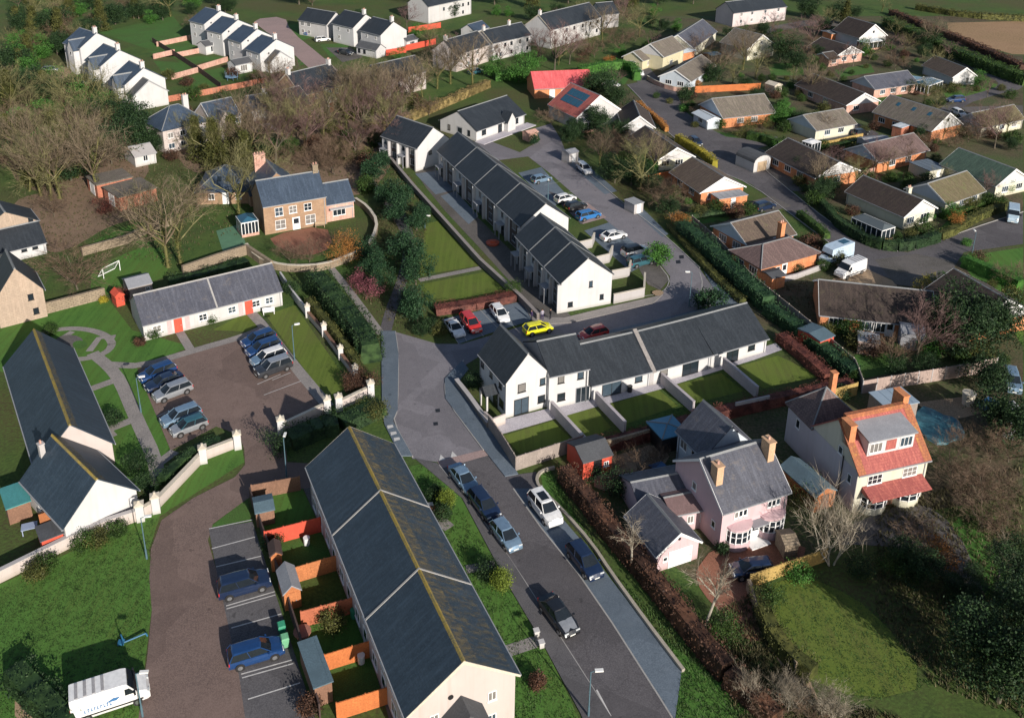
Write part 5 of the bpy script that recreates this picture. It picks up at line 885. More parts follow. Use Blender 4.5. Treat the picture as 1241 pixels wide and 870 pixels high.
bg('grey-gabled bungalow with brown roof behind the orange fence',(836,98),(866,79),(802,91),LBLUE,GTILE,2.6,2.3,wins=wx('L',.3,.7)+wx('F',.3)); bg('orange brick outhouse between the yellow and the grey-gabled house',(828,64),(842,61),3,ORBRICK,LBLUE,2.4,.6,name='outhouse',cat='outhouse')
bg('dark-roofed bungalow with small white gable above the yellow hedge',(757,153),(792,153.5),11,WHITE2,DTILE,2.6,2.4,axis='y',wins=[('F',.5,2.4,.9,.9,1)],clad=WHITE,cf='F')
bg('brown bungalow with bright white gable next to the estate road',(850,232.6),(901,225.4),(815.4,208),ORBRICK,BTILE,2.5,2.4,axis='y',clad=WHITE,cf='F',wins=wx('F',.25)+wx('L',.3,.7))
bg('white-gabled bungalow with flat glazed front behind the orange garden screen',(798,193.5),(840,189),(768,166),IVORY,DTILE,2.4,2.2,axis='y',clad=WHITE,cf='F',wins=wx('F',.2,.6)); shed('flat grey porch of the white-gabled bungalow on orange brick',(872,241),(906,236),2.2,2.6,ORBRICK,LEAD,roof='flat',doors='F',dm=UPVC,name='porch',cat='porch')
bg('pink brick bungalow with white gable among dark trees',(1014.5,67.4),(1045,63.4),11,PKBRICK,DTILE,2.6,2.3,axis='y',clad=WHITE,cf='F',wins=wx('F',.3,.7)); bg('low pink brick wing left of the pink gable bungalow',(1005,72),(1017,70),5,PKBRICK,DTILE,2.2,1.3,name='house_wing',cat='wing',wins=wx('F',.5))
bg('steep white-gabled house with blue conservatory near the top hedge',(1042,45.6),(1074,42.4),11,WHITE,DTILE,3.2,3.6,axis='y',wins=[('F',.5,4,.8,.9,1)]); conserv('blue-white conservatory of the steep white-gabled house',(1048,53),(1070,50),3,2.3,3.0,None,4,LBLUE)
bg('narrow ivory gabled house behind bare bushes at the top',(906.5,59.4),(938,53.7),10,IVORY,GTILE,3.4,3.4,axis='y',wins=[('F',.5,4.1,.8,.9,1)]+wx('F',.3,.75))
bg('dark brown bungalow with white gable in the middle of the upper estate',(1026.6,127),(1065,122),(984,100.5),PKBRICK,DTILE,2.5,2.4,axis='y',clad=WHITE,cf='F',wins=wx('F',.3)+wx('L',.3,.6))
bg('slate-grey bungalow with pink brick front and white windows',(1060,107.5),(1111,100),(1029,99),PKBRICK,VSLATE,2.6,2.2,clad=LBLUE,cf='L',wins=wx('F',.2,.45,.7))
H,V=bg('large grey-brown roofed house with three blue skylights and round gable window',(1129.6,158),(1165,149.6),(1075,132),ORBRICK,GTILE,2.8,3.2,axis='y',clad=WHITE,cf='F',wins=wx('L',.15,.4)); kk=(3.06)/(H.L/2)
for y in (3,7,11): mb=MB(); xa=H.L*.28; z=2.94+xa*kk+.05; z2=2.94+(xa+.9)*kk+.05; mb.mesh([(xa,y,z),(xa+.9,y,z2),(xa+.9,y+.8,z2),(xa,y+.8,z),(xa,y,z-.08),(xa+.9,y,z2-.08),(xa+.9,y+.8,z2-.08),(xa,y+.8,z-.08)],[(0,1,2,3),(0,4,5,1),(1,5,6,2),(2,6,7,3),(3,7,4,0)]); mb.build('skylight',BGLASS,V['R'])
mb=MB(); mb.tube((H.L*.5,-.06,4.3),(H.L*.5,-.045,4.3),.4,.4,16); mb.build('round_window',GLASS,H.root)
shed('flat-roofed brick extension with oval windows beside the skylight house',(1082,152),(1093,155),2.5,8,BRICK,LBLUE,roof='flat',doors='L',dm=UPVC,name='extension',cat='extension')
bg('small white-gabled bungalow on the grassy bend near the top right',(1155.6,93),(1182.4,91.4),12,WHITE,BTILE,2.5,2.3,axis='y',wins=[('F',.65,.3,1.0,1.8,1)])
bg('brown bungalow with pale gable cut by the right edge, upper part',(1190,153.4),(1240,143),(1164.8,143.5),IVORY,OLIVE,2.5,2.3,clad=LBLUE,cf='L',wins=wx('F',.15,.5,.8))
shed('long flat pale blue roofed building in the upper estate',(1090,97),(1118,101),2.6,6,LBLUE,plain('pale_blue_roof',(.20,.33,.42),.5,.15),roof='flat',doors='F',dm=UPVC,name='garden_building',cat='outbuilding'); conserv('white conservatory with teal glass beside the pale blue building',(1126,105),(1143,99),5,2.4,3.2)
H=House('house','slate-roofed house with white verge at the top edge','house',(848,52),(868,38),3.0); V=H.vol(9,6.2,IVORY,VSLATE,axis='x',x=-7,L=H.L+7,barge=UPVC,oe=.3)
H=House('terraced_houses','row of pale pink-white houses along the top edge','terrace',(889,16),(953,8),4.6); V=H.vol(8,7.5,render_wall('pale_pink_render',(.58,.50,.50)),SLATE); wrow(V,'F',[H.L*s for s in (.15,.35,.6,.85)],1,w=1); wrow(V,'F',[H.L*s for s in (.15,.35,.6,.85)],3.2,w=1)
bg('small brick garage between dark conifers near the top',(1008,41),(1024,39.5),4,ORBRICK,FELT,2.3,.4,name='garage',cat='garage'); bg('tiny white-fronted gabled shed near the top hedge',(1032,33),(1043,31.5),4,WHITE,DTILE,2.2,1.2,axis='y',name='outbuilding',cat='outbuilding')
H=House('garage','small white garage with arched front and stone garden wall','garage',(914,198),(934,193.5),2.0); mb=MB(); L=H.L; prof=[(0,0),(L,0),(L,2.0)]+[(L/2+L/2*math.cos(a*PI/8),2.0+1.2*math.sin(a*PI/8)) for a in range(1,8)]+[(0,2.0)]; mb.extr(prof,0,5,1); mb.build('wall',WHITE2,H.root); mb=MB(); mb.extr([(x*1.02-.02,z+.12) for x,z in prof[2:]][::-1]+[(x,z+.01) for x,z in prof[2:]],-.1,5.1,1); mb.build('roof',FELT,H.root); V=dict(x=0,y=0,L=L,W=5,root=H.root); door(V,'F',L/2,2.2,1.9,TIMB3,name='garage_door')
# --- pink villa
H=House('pink_villa','pale pink two-storey villa with two round bays and a slate roof','villa',(876.4,619.6),(955.5,594),4.6); D=H.depth((821.7,557.5)); L=H.L; V=H.vol(D,7.8,PINK,VSLATE,oe=.25,ov=.2,barge=UPVC)
for s in (.27,.78): 
    win(V,'F',L*s-.45,3.3,.5,.75,1,1); win(V,'F',L*s+.05,3.3,.5,.75,1,1); win(V,'F',L*s+.55,3.3,.5,.75,1,1)
def bay(H,cx,r,h,wall,n=7,z0=.95,z1=2.3,roofm=None):
    pts=[(cx+r*math.cos(PI+PI*i/n),r*.75*math.sin(PI+PI*i/n)-.005) for i in range(n+1)]; mb=MB(); mb.prism(pts,0,z0); mb.prism(pts,z1,h); mb.build('bay_wall',wall,H.root)
    q=[(cx+(x-cx)*.94,y*.94-.003) for x,y in pts]; g=MB(); g.prism(q,z0+.002,z1-.002); o=g.build('bay_window',GLASS,H.root); f=MB(); 
    for x,y in pts: f.box(x-.055,y-.055,z0+.003,x+.055,y+.055,z1-.003)
    for z in (z0+.004,z1-.1,(z0+z1)/2): 
        for (x0,y0),(x1,y1) in zip(pts,pts[1:]): f.tube((x0,y0,z+.04),(x1,y1,z+.04),.035,.035,4)
    f.build('frame',UPVC,o); mb=MB(); p2=[(cx+(x-cx)*1.05,y*1.05) for x,y in pts]; mb.mesh([(x,y,h+.002) for x,y in p2]+[(cx+(x-cx)*.3,-.01,h+.18) for x,y in pts],[tuple(range(n+1))[::-1]]+[(i,i+1,i+n+2,i+n+1) for i in range(n)]); mb.build('bay_roof',roofm or LEAD,H.root)
bay(H,L*.27,1.35,2.6,PINK,7,.95,2.35,PINK); bay(H,L*.78,1.35,2.6,PINK,7,.95,2.35,PINK); door(V,'F',L*.53,1.0,2.05,UPVC,True); mb=MB(); mb.box(L*.53-.9,-.95,2.2,L*.53+.9,-.01,2.35); mb.build('porch_canopy',LEAD,H.root); mb=MB(); mb.box(L*.53-1.1,-1.3,0,L*.53+1.1,-.01,.16); mb.build('door_step',UPVC,H.root)
CC=plain('cream_chimney',(.62,.40,.25),.85,.25); H.chim(V,.62,D*.28,8.2,.75,1.0,CC,1,z0=5.2); H.chim(V,L-.6,D*.36,8.7,.75,1.2,CC,1,z0=5.2); win(V,'L',D*.42,3.6,.7,.9,1,1); win(V,'L',D*.85,1.8,.6,.8,1,1)
V2=H.vol(4.8,7.0,LBLUE,VSLATE,x=L-4.1,y=D+.02,L=5.9,he=4.1,axis='y',wname='rear_wall',rmname='rear_roof'); wrow(V2,'L',(1.2,3.2),2.4,w=1.2,h=1.4)
H=House('garage','pink garage with white door and slate roof next to the villa','garage',(797.7,671.3),(847,655),2.1); D=H.depth((757.5,625)); V=H.vol(D,3.9,PINK,VSLATE,axis='y',barge=UPVC); door(V,'F',H.L*.55,2.4,1.8,UPVC,name='garage_door'); win(V,'F',H.L*.18,1,.5,.5,1,1); mb=MB(); mb.tube((H.L/2,-.04,3.1),(H.L/2,-.004,3.1),.16,.16,10); mb.build('vent',BLACKP,H.root)
H=House('garage_annex','dark hipped link building between the garage and the pink villa','annex',(776,614),(846,600),2.3); V=H.vol(4.6,3.5,PINK,VSLATE); V2=H.vol(3.6,3.0,PINK,plain('pinkish_felt',(.20,.13,.13),.8,.25),x=H.L*.4,y=-1.9,L=H.L*.58,he=2.4,wname='porch_wall',rmname='porch_roof'); wrow(V2,'F',(2,3.4),.9,w=.7,h=.9)
# --- red-roofed house
H=House('red_roofed_house','tall white house with red tiled roof, big dormer and two orange chimneys','house',(1040.7,572.8),(1125.6,554),4.9); D=7.8; L=H.L; ORT=courses('orange_tile',(.33,.11,.055),(.40,.15,.06),(.18,.07,.04),.33,.3,.8,.03,patch=(.5,.3,.05),pa=.3)
V=H.vol(D,8.6,IVORY,RTILE,oe=.3,ov=.15,seamm=ORT); mb=MB(); 
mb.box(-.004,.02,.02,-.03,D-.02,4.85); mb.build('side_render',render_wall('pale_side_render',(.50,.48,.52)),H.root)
k=(8.6-.14-4.9)/(D/2)
for x0,x1,y0 in ((-.16,.7,-.3),(L-.75,L+.16,-.3)): 
    mb=MB(); mb.mesh([(x0,y0,5.04+y0*k+.03),(x1,y0,5.04+y0*k+.03),(x1,D/2,8.6+.03),(x0,D/2,8.63),(x0,y0,5.04+y0*k-.02),(x1,y0,5.04+y0*k-.02),(x1,D/2,8.6-.02),(x0,D/2,8.58)],[(0,1,2,3),(0,4,5,1),(1,5,6,2),(3,7,4,0)]); mb.build('orange_verge',ORT,V['R'])
mb=MB(); mb.box(.6,D/2-.2,8.4,L-.7,D/2+.25,8.95); mb.build('orange_ridge',ORT,V['R'])
dx0,dx1,dy0=L*.17,L*.83,.9; zr=7.6; mb=MB(); mb.box(dx0,dy0,5.3,dx1,D/2-.1,zr-.002); dm=mb.build('dormer',WHITE,V['root']); mb=MB(); mb.mesh([(dx0-.15,dy0-.25,zr),(dx1+.15,dy0-.25,zr),(dx1+.15,D/2,zr+.55),(dx0-.15,D/2,zr+.55),(dx0-.15,dy0-.25,zr+.14),(dx1+.15,dy0-.25,zr+.14),(dx1+.15,D/2,zr+.69),(dx0-.15,D/2,zr+.69)],[(0,3,2,1),(4,5,6,7),(0,1,5,4),(1,2,6,5),(2,3,7,6),(3,0,4,7)]); mb.build('dormer_roof',LEAD,dm)
Vd=dict(x=dx0,y=dy0,L=dx1-dx0,W=2,root=H.root); win(Vd,'F',.95,6.15,1.5,1.15,3,1); win(Vd,'F',dx1-dx0-.95,6.15,1.5,1.15,3,1); mb=MB(); mb.box((dx0+dx1)/2-.6,dy0-.04,6.15,(dx0+dx1)/2+.6,dy0-.004,7.3); mb.build('dormer_tile_panel',RTILE,dm)
H.chim(V,.35,D*.36,8.9,.7,1.5,ORBRICK,0,z0=6.4,label='left orange chimney'); H.chim(V,L-.3,D*.62,9.6,.7,1.6,ORBRICK,0,z0=6.4,label='right orange chimney')
for s in (.25,.75): win(V,'F',L*s,3.1,1.7,1.1,3,2,fm=UPVC)
mb=MB(); mb.mesh([(.7,-1.7,2.45),(L-.5,-1.7,2.45),(L-.5,-.01,3.05),(.7,-.01,3.05),(.7,-1.7,2.35),(L-.5,-1.7,2.35),(L-.5,-.01,2.4),(.7,-.01,2.4)],[(0,1,2,3),(4,7,6,5),(0,4,5,1),(1,5,6,2),(3,7,4,0)]); mb.build('lean_to_roof',RTILE,H.root)
for s in (.27,.75): bay(H,L*s,1.45,2.3,IVORY,5,.8,2.0)
door(V,'F',L*.5,1,2.1,TIMB2,True); win(V,'L',D*.86,2.9,.6,1,1,1,out=.035); win(V,'L',D*.62,5.0,.7,.9,1,1,out=.035); mb=MB(); mb.tube((-.1,D*.3,.2),(-.1,D*.3,5.2),.06,.06,6); mb.build('soil_pipe',BLACKP,H.root)
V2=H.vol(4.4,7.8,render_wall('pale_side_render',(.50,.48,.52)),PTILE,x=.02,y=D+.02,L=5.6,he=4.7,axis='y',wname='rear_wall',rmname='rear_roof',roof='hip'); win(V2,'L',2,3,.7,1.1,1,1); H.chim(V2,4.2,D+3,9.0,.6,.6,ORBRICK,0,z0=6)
# ================================================================ WALLS, FENCES, SHEDS
gw='white boundary wall with piers'
run('boundary_wall','long white rendered wall from the drive to the bottom left gable','wall',[(288.5,541),(247,557),(190,617),(170,629)],1.15,.35,CREAM,TRIM)
run('boundary_wall','white stepped wall running past the gabled cottage to the left edge','wall',[(168,630),(130,642),(84,663),(18,696),(-10,710)],1.25,.35,CREAM,GREYR)
pg='white capped piers of the garden walls'
for nm,p in (('capped white pier at the drive end of the left boundary wall',(288.5,543)),('capped white pier where the left boundary wall bends',(247,560)),('capped white pier at the lower end of the sloping wall',(190,620)),('capped white pier beside the leaning lamp post and gabled cottage',(171,630)),('white pier standing on the drive side opposite the left wall',(341,525)),('white pier left of the garden steps',(397,500)),('white pier right of the garden steps',(411,497)),('white pier by the street corner of the front garden wall',(449.5,480))): pier(nm,p,1.9,.75,WHITE,group=pg)
for nm,p in (('lowest white pier on the sloping brown hedge wall',(431,459)),('second white pier up the brown hedge wall',(413,435)),('third white pier up the brown hedge wall',(393,407)),('topmost white pier of the brown hedge wall',(373,384))): pier(nm,p,1.7,.6,WHITE,group=pg)
run('garden_wall','cream garden wall between the drive pier and the garden steps','wall',[(343,524),(396,499)],1.2,.3,CREAM,TRIM); run('garden_wall','cream garden wall from the garden steps to the street corner','wall',[(413,496),(448,479)],1.2,.3,CREAM,TRIM)
run('garden_wall','low brown-topped wall stepping down between four white piers','wall',[(374,385),(394,408),(414,436),(432,460),(449,480)],.9,.3,CREAM,TIMB2); run('garden_wall','thin white wall joining the cottage end to the hedge','wall',[(340,338),(356,362),(373,384)],1.2,.25,WHITE2)
run('stone_wall','buff stone garden wall below the stone gabled house at the left edge','wall',[(30,389),(56,380),(128,361)],1.6,.45,BSTONE); run('stone_wall','ruined buff stone wall across the upper left lawn','wall',[(100,310),(154,295),(175,284),(210,272)],1.4,.45,BSTONE); run('stone_wall','buff stone wall behind the cottage row','wall',[(222,334),(262,320),(300,308),(330,328)],1.6,.45,BSTONE)
run('stone_wall','oval cream-topped wall curving around the stone farmhouse garden','wall',[(299,303),(311,318),(330,326),(355,330),(393,328),(420,318),(441,309),(453,294),(458,275),(446,257),(431,247)],1.1,.35,BSTONE,TRIM,sm=1)
run('stone_wall','long stone wall with grey coping along the terrace entrance path','wall',[(459,179),(486,212),(500,229),(534,267),(582,321),(630,365),(652,388)],1.0,.4,GSTONE,plain('wall_coping',(.28,.25,.24),.9,.2),sm=0)
run('stone_wall','dark low stone wall at the kerb of the corner house','wall',[(553,466),(570,488),(592,519)],.8,.4,GSTONE,GREYR); run('garden_wall','pale walls of the small bin yard by the corner house','wall',[(587,510),(597,519),(612,513)],1.3,.2,CREAM)
run('garden_fence','tall grey fence around the first lawn of the bungalow row','fence',[(592,519),(607,540),(625,570),(668,556),(706,543)],1.75,.1,GRTIMB,None,GRTIMB,1.9,boards=True)
dg='grey dividing fences between the bungalow lawns'
for nm,a,b in (('dividing fence between the first and second lawn of the bungalow row',(668,500),(709,545)),('dividing fence between the second and third lawn of the bungalow row',(722,488),(757,525)),('dividing fence between the third and fourth lawn of the bungalow row',(801,465),(840,500)),('dividing fence between the fourth and fifth lawn of the bungalow row',(876,446),(917,482))): run('dividing_fence',nm,'fence',[a,b],1.5,.28,LAVF,LAVF,LAVF,2.2,group=dg)
run('stone_wall','pale wall behind the red hedge and the orange cabin','wall',[(733,548),(760,541),(805,528)],1.5,.3,BSTONE); run('garden_wall','pale concrete wall section behind the pink villa','wall',[(890,502),(931,493)],1.6,.2,GREYR); run('garden_fence','ochre fence between the red hedge and the red-roofed house','fence',[(980,495),(1037,479)],1.8,.08,YELF,None,YELF,1.9,boards=True)
run('panel_fence','pale pink panel fence with concrete posts behind the red-roofed house','fence',[(1044,477),(1092,468.5),(1130,462.5),(1175,455),(1206,448)],1.8,.07,plain('pink_panel_wood',(.42,.32,.28),.9,.2),None,GREYR,1.9,boards=True)
run('boundary_fence','long weathered fence between the laurel hedge and the estate gardens','fence',[(838,272),(870,300),(911,345),(960,385),(1000,418),(1035,449),(1044,473)],1.6,.08,GRTIMB,None,TRIM,2.4,boards=True)
of='timber fences of the small back gardens'
for nm,a,b,m in (('brown boarded fence at the top of the back gardens',(306,605),(364,594),TIMB2),('bright orange-red fence, second from the top of the back gardens',(322,662),(390,644),REDT),('orange fence beside the grey-roofed garden shed',(352,708),(415,689),TIMB),('reddish boarded fence, fourth from the top of the back gardens',(366,760),(438,740),plain('reddish_timber',(.46,.14,.07),.85,.25)),('bright orange fence beside the large blue-roofed shed',(394,813),(461,792),ORF),('bright orange fence at the very bottom of the back gardens',(409,872),(478,850),ORF)): run('garden_fence',nm,'fence',[a,b],1.75,.08,m,None,m,1.9,group=of,boards=True)
run('boundary_fence','dark brown fence between the back gardens and the parking bays','fence',[(304,606),(322,660),(341,710),(362,775),(388,870)],1.5,.1,DTIMB,DTIMB,DTIMB,2.0)
run('garden_fence','bright orange fence behind the thatch-coloured bungalow','fence',[(842,113),(880,111),(921,109)],1.7,.08,ORF,None,ORF,1.9,boards=True); run('garden_wall','curved pink brick garden wall in front of the grey-gabled bungalow','wall',[(784,97),(800,106),(822,112),(842,111)],1.1,.25,PKBRICK,TRIM,sm=1)
run('garden_screen','bright orange garden screen below the white-gabled bungalow','screen',[(785,222),(813,216)],1.5,.1,ORF,None,ORF,1.8,boards=True); run('garden_wall','tan wall edging the lawn of the brown corner bungalow','wall',[(983,178),(1010,174),(1045,166)],.8,.3,YELF); run('garden_wall','tan and white wall along the central estate garden','wall',[(1020,219),(1064,208)],1.0,.25,PKBRICK)
run('garden_wall','pinkish wall along the corner bungalow garden','wall',[(1003,252),(1024,272),(1064,292),(1092,297)],.7,.25,YELF); run('garden_wall','low pale wall between the motorhome drive and the tan yard','wall',[(926,347),(965,338),(1003,324)],.9,.25,GREYR)
run('garden_fence','yellow timber fence along the pink villa drive','fence',[(908,712),(950,697),(1000,680)],1.5,.1,YELF,None,YELF,1.9,boards=True); run('garden_wall','ochre stone wall curving down beside the lower right lawn','wall',[(906,714),(918,745),(940,780),(965,815)],1.2,.35,BSTONE,sm=1)
run('field_hedgebank','pale bank track along the field hedge at the top right','wall',[(1072,25),(1150,62),(1232,96)],.5,.8,GRTIMB)
for i,(a,b,m,nm) in enumerate([((190,57),(243,46),PKBRICK,'topmost pink brick garden wall between the white rows'),((186,72),(212,66),PKBRICK,'short pink brick wall beside the dark lawn fence'),((214,70),(276,58),PKBRICK,'second pink brick garden wall between the white rows'),((208,97),(240,88),PKBRICK,'third pink brick garden wall, left part'),((240,86),(276,75),PKBRICK,'third pink brick garden wall, right part'),((203,124),(262,113),BRICK,'orange brick wall at the foot of the row gardens'),((262,113),(345,96),BRICK,'long brown-red wall below the nearest centre house')]): run('garden_wall',nm,'wall',[a,b],1.4,.25,m,group='brick garden walls between the white rows')
run('garden_fence','dark fence crossing the gardens between the white rows','fence',[(185,52),(214,70),(241,88),(268,108)],1.5,.08,DTIMB,None,DTIMB,2.2)
rf='red fences near the top centre'
for nm,a,b in (('red fence sloping behind the dark sunroof near the top',(495,40),(534,34)),('red fence beside the white semis gable',(492,62),(528,54)),('red fence corner in front of the white semis',(468,68),(492,64))): run('garden_fence',nm,'fence',[a,b],1.7,.1,REDT,None,REDT,2,group=rf)
H=House('sunroom','dark-roofed glazed sunroom on the white semi gable','sunroom',(493,50),(506,47),2.4); V=H.vol(3.5,3.4,WHITE,FELT); win(V,'F',H.L/2,.6,1.8,1.4,3,1)
shed('orange cabin with dark roof behind the beech hedge',(707,561),(742,551),2.1,3.6,REDT,FELT,3.0,doors='F',dm=BLACKP,windows='F',name='garden_cabin',cat='cabin')
shed('blue canvas gazebo beside the rear wing of the pink villa',(803,532),(833,524),2.0,3.2,BLACKP,plain('blue_canvas',(.10,.28,.42),.6,.15),2.5,roof='hip',doors=None,name='gazebo',cat='gazebo'); shed('small blue tarpaulin-covered store by the villa back door',(797,576),(811,572),1.1,1.6,BLACKP,plain('blue_tarp',(.04,.13,.30),.5,.15),1.4,doors=None,name='log_store',cat='store')
shed('dark-roofed timber shed with orange end beside the red-roofed house',(988,603),(1013,594),1.9,5.2,TIMB,BFELT,2.8,axis='y',doors='F',dm=TIMB2); shed('flat pale-blue roofed workshop behind the red-roofed house',(1075,494),(1113,486.8),2.5,(1059,474.7),GRTIMB,plain('pale_blue_sheet',(.30,.38,.46),.45,.1),roof='flat',doors='L',name='workshop',cat='workshop')
shed('little shed with red front and blue-grey roof against the long fence',(994,414),(1011,407),1.8,3.6,REDT,BFELT,2.2,doors='F',dm=REDT); shed('pink-walled flat shed on the lawn of the dark bungalow',(1041,412),(1066,416),2.0,2.4,plain('pink_wood',(.45,.34,.30),.85,.2),GREYP,roof='flat',doors='F',windows=None)
shed('grey tin shed behind the black bushes of the dark bungalow',(1093,404),(1121,408),2.3,3,LEAD,LEAD,2.8,doors='R'); shed('grey pitched shed on the lawn above the cottage row',(156,350),(184,343),1.9,3.4,GRTIMB,LEAD,2.7,doors='F',windows='F')
shed('small red and white playhouse next to the grey pitched shed',(140,360),(150,357),1.6,1.8,REDT,REDT,2.2,axis='y'); shed('blue-grey roofed shed in the top back garden',(310,622),(332,617),1.7,2.2,TIMB2,BFELT,2.1,doors='R')
shed('tiny orange shed leaning on the dark boundary fence',(328,674),(341,671),1.8,1.6,TIMB,DTIMB,2.3,axis='y'); shed('grey-roofed timber shed with pinkish gable',(344,720),(364,714),1.9,2.9,TIMB,LEAD,2.7,axis='y'); shed('large shed with flat blue-grey roof in the fifth back garden',(381,832),(402,824),2.2,4.6,TIMB2,BFELT,roof='flat',doors='R')
shed('red shed with dark flat roof in the bottom left yard',(50,655),(76,645),1.7,2.2,REDT,FELT,roof='flat',doors=None); shed('teal-roofed shed at the left edge',(8,616),(36,606),2.0,3.4,TIMB2,plain('teal_roof',(.07,.27,.27),.5,.15),roof='flat',doors=None); shed('orange hut in the yard above the red shed',(50,634),(62,630),1.4,1.5,TIMB,TIMB,1.9)
shed('small white lodge on the verge beside the parked white car',(690,187),(701,184),2.1,2.2,GREYR,LEAD,2.6,doors='F',dm=UPVC,name='bin_store',cat='store'); shed('grey bin store under the bare trees beside the new street',(769,248),(780,245),1.9,2.6,GREYR,GREYP,roof='flat',doors='F',dm=UPVC,name='bin_store',cat='store')
shed('orange-pink shed by the path below the head bungalow',(641,163),(652,160),1.7,2,PKBRICK,PKBRICK,2.2); shed('tiny round-ended timber hut in the upper estate garden',(939,105),(948,103),1.9,3,TRIM,TRIM,2.6,axis='y'); shed('grey tin-roofed shelter in the corner of the estate garden',(1050,173),(1080,170),2.1,3,LEAD,GREYP,2.6,doors=None)
shed('pale blue garage roof between green and plum roofs',(1127,207),(1149,203),2.2,5,IVORY,BLUEA,roof='flat',doors='F',dm=UPVC,name='garage',cat='garage'); shed('dark blue garden shed roof behind the upper brown bungalows',(862,68),(874,66),2.1,3,BLACKP,BFELT,2.5); shed('grey leaning panel shed near the right edge',(1212,509),(1232,515),2.0,3.6,GREYP,LEAD,2.8,axis='y')
shed('small pale stone privy beside the villa, under the bare tree',(952,662),(968,660),1.5,2,BSTONE,BSTONE,2.0); shed('mossy store by the blue house on the upper left',(303,238),(314,236),2.0,3,STONE,BSLATE,2.9)
# small things standing about
def prop(name,label,cat,px,build,mat,rz=0,group=None,z=.06):
    mb=MB(); build(mb); o=mb.build(name,mat,None,tuple(G(px)+Vector((0,0,z))),rz); return tag(o,label,cat,group)
def binf(mb): mb.mesh([(-.25,-.28,.06),(.25,-.28,.06),(.25,.28,.06),(-.25,.28,.06),(-.3,-.36,.98),(.3,-.36,.98),(.3,.36,.98),(-.3,.36,.98)],[(0,3,2,1),(4,5,6,7),(0,1,5,4),(1,2,6,5),(2,3,7,6),(3,0,4,7)]); mb.mesh([(-.32,-.4,.985),(.32,-.4,.985),(.32,.38,1.0),(-.32,.38,1.0),(-.26,-.3,1.07),(.26,-.3,1.07),(.26,.3,1.1),(-.26,.3,1.1)],[(4,5,6,7),(0,1,5,4),(1,2,6,5),(2,3,7,6),(3,0,4,7)]); mb.tube((-.3,.33,.1),(.3,.33,.1),.1,.1,8); mb.tube((-.28,.42,.95),(.28,.42,.95),.02,.02,5)
GB=plain('green_bin',(.04,.28,.16),.5,.1); 
prop('wheelie_bin','upper green wheelie bin by the parking bay fence','bin',(342,768),binf,GB,.4); prop('wheelie_bin','lower pale green wheelie bin by the parking bay fence','bin',(346,783),binf,plain('pale_green_bin',(.16,.42,.24),.5,.1),.4)
def bench(mb): mb.box(-.8,-.25,.42,.8,.2,.47); mb.box(-.8,.2,.47,.8,.25,.9); [mb.box(x-.04,-.22,0,x+.04,.22,.419) for x in (-.7,.7)]
prop('garden_bench','white bench on the lawn at the cottage end','bench',(326,381),bench,UPVC,.3); prop('garden_bench','pale bench at the foot of the old stone wall','bench',(388,276),bench,TIMB3,.2)
def goal(mb):
    for a,b in (((-1.5,0,0),(-1.5,0,1.6)),((1.5,0,0),(1.5,0,1.6)),((-1.5,0,1.6),(1.5,0,1.6)),((-1.5,0,1.6),(-1.5,1.2,0)),((1.5,0,1.6),(1.5,1.2,0)),((-1.5,1.2,0),(1.5,1.2,0))): mb.tube(a,b,.06,.06,6)
    for i in range(1,10): x=-1.5+.3*i; mb.tube((x,.0,1.6),(x,1.2,0),.012,.012,3)
prop('football_goal','small white football goal on the upper left lawn','goal',(136,333),goal,UPVC,1.1)
def bentpipe(mb):
    for a,b in (((-1.0,.5,.4),(-.6,0,.1)),((-.6,0,.1),(1.0,.6,.3)),((-1.0,.5,.4),(-1.1,.7,.05)),((1.0,.6,.3),(1.1,.6,0))): mb.tube(a,b,.07,.07,8)
    mb.box(-1.1,-.25,.0,-.6,.25,.2)
prop('seesaw','bent blue tube seesaw on the grass beside the drive','seesaw',(160,779),bentpipe,plain('blue_tube',(.03,.14,.26),.4,.1),.1)
def tramp(mb): mb.tube((0,0,.75),(0,0,.85),1.6,1.6,20); [mb.tube((math.cos(a)*1.4,math.sin(a)*1.4,0),(math.cos(a)*1.4,math.sin(a)*1.4,.75),.04,.04,5) for a in [k*1.047 for k in range(6)]]; [mb.tube((math.cos(a)*1.55,math.sin(a)*1.55,.85),(math.cos(a)*1.55,math.sin(a)*1.55,2.2),.03,.03,5) for a in [k*1.047 for k in range(6)]]
def tank(mb): mb.tube((0,0,0),(0,0,.08),.62,.62,16); mb.tube((0,0,.08),(0,0,1.5),.6,.75,16); mb.tube((0,0,1.5),(0,0,1.6),.8,.8,16)
prop('water_tub','tall cream tub behind the red-roofed house','tub',(1172,490),tank,TRIM)
def pool(mb):
    n=16; [mb.poly([(0,0,.5),(3.2*math.cos(a)*(1+.2*math.sin(3*a)),2.6*math.sin(a),.25+.1*math.sin(5*a)),(3.2*math.cos(b)*(1+.2*math.sin(3*b)),2.6*math.sin(b),.25+.1*math.sin(5*b))]) for a,b in [(k*.3927,(k+1)*.3927) for k in range(n)]]; [mb.poly([(3.2*math.cos(a)*(1+.2*math.sin(3*a)),2.6*math.sin(a),.25+.1*math.sin(5*a)),(3.3*math.cos(a)*(1+.2*math.sin(3*a)),2.7*math.sin(a),0),(3.3*math.cos(b)*(1+.2*math.sin(3*b)),2.7*math.sin(b),0),(3.2*math.cos(b)*(1+.2*math.sin(3*b)),2.6*math.sin(b),.25+.1*math.sin(5*b))]) for a,b in [(k*.3927,(k+1)*.3927) for k in range(n)]]
prop('tarpaulin','rumpled teal tarpaulin right of the red-roofed house','tarpaulin',(1138,518),pool,plain('teal_tarp',(.07,.22,.28),.5,.3),1.4)
def pots(mb): mb.tube((0,0,0),(0,0,.4),.2,.28,10); mb.tube((0,0,.36),(0,0,.42),.3,.3,10)
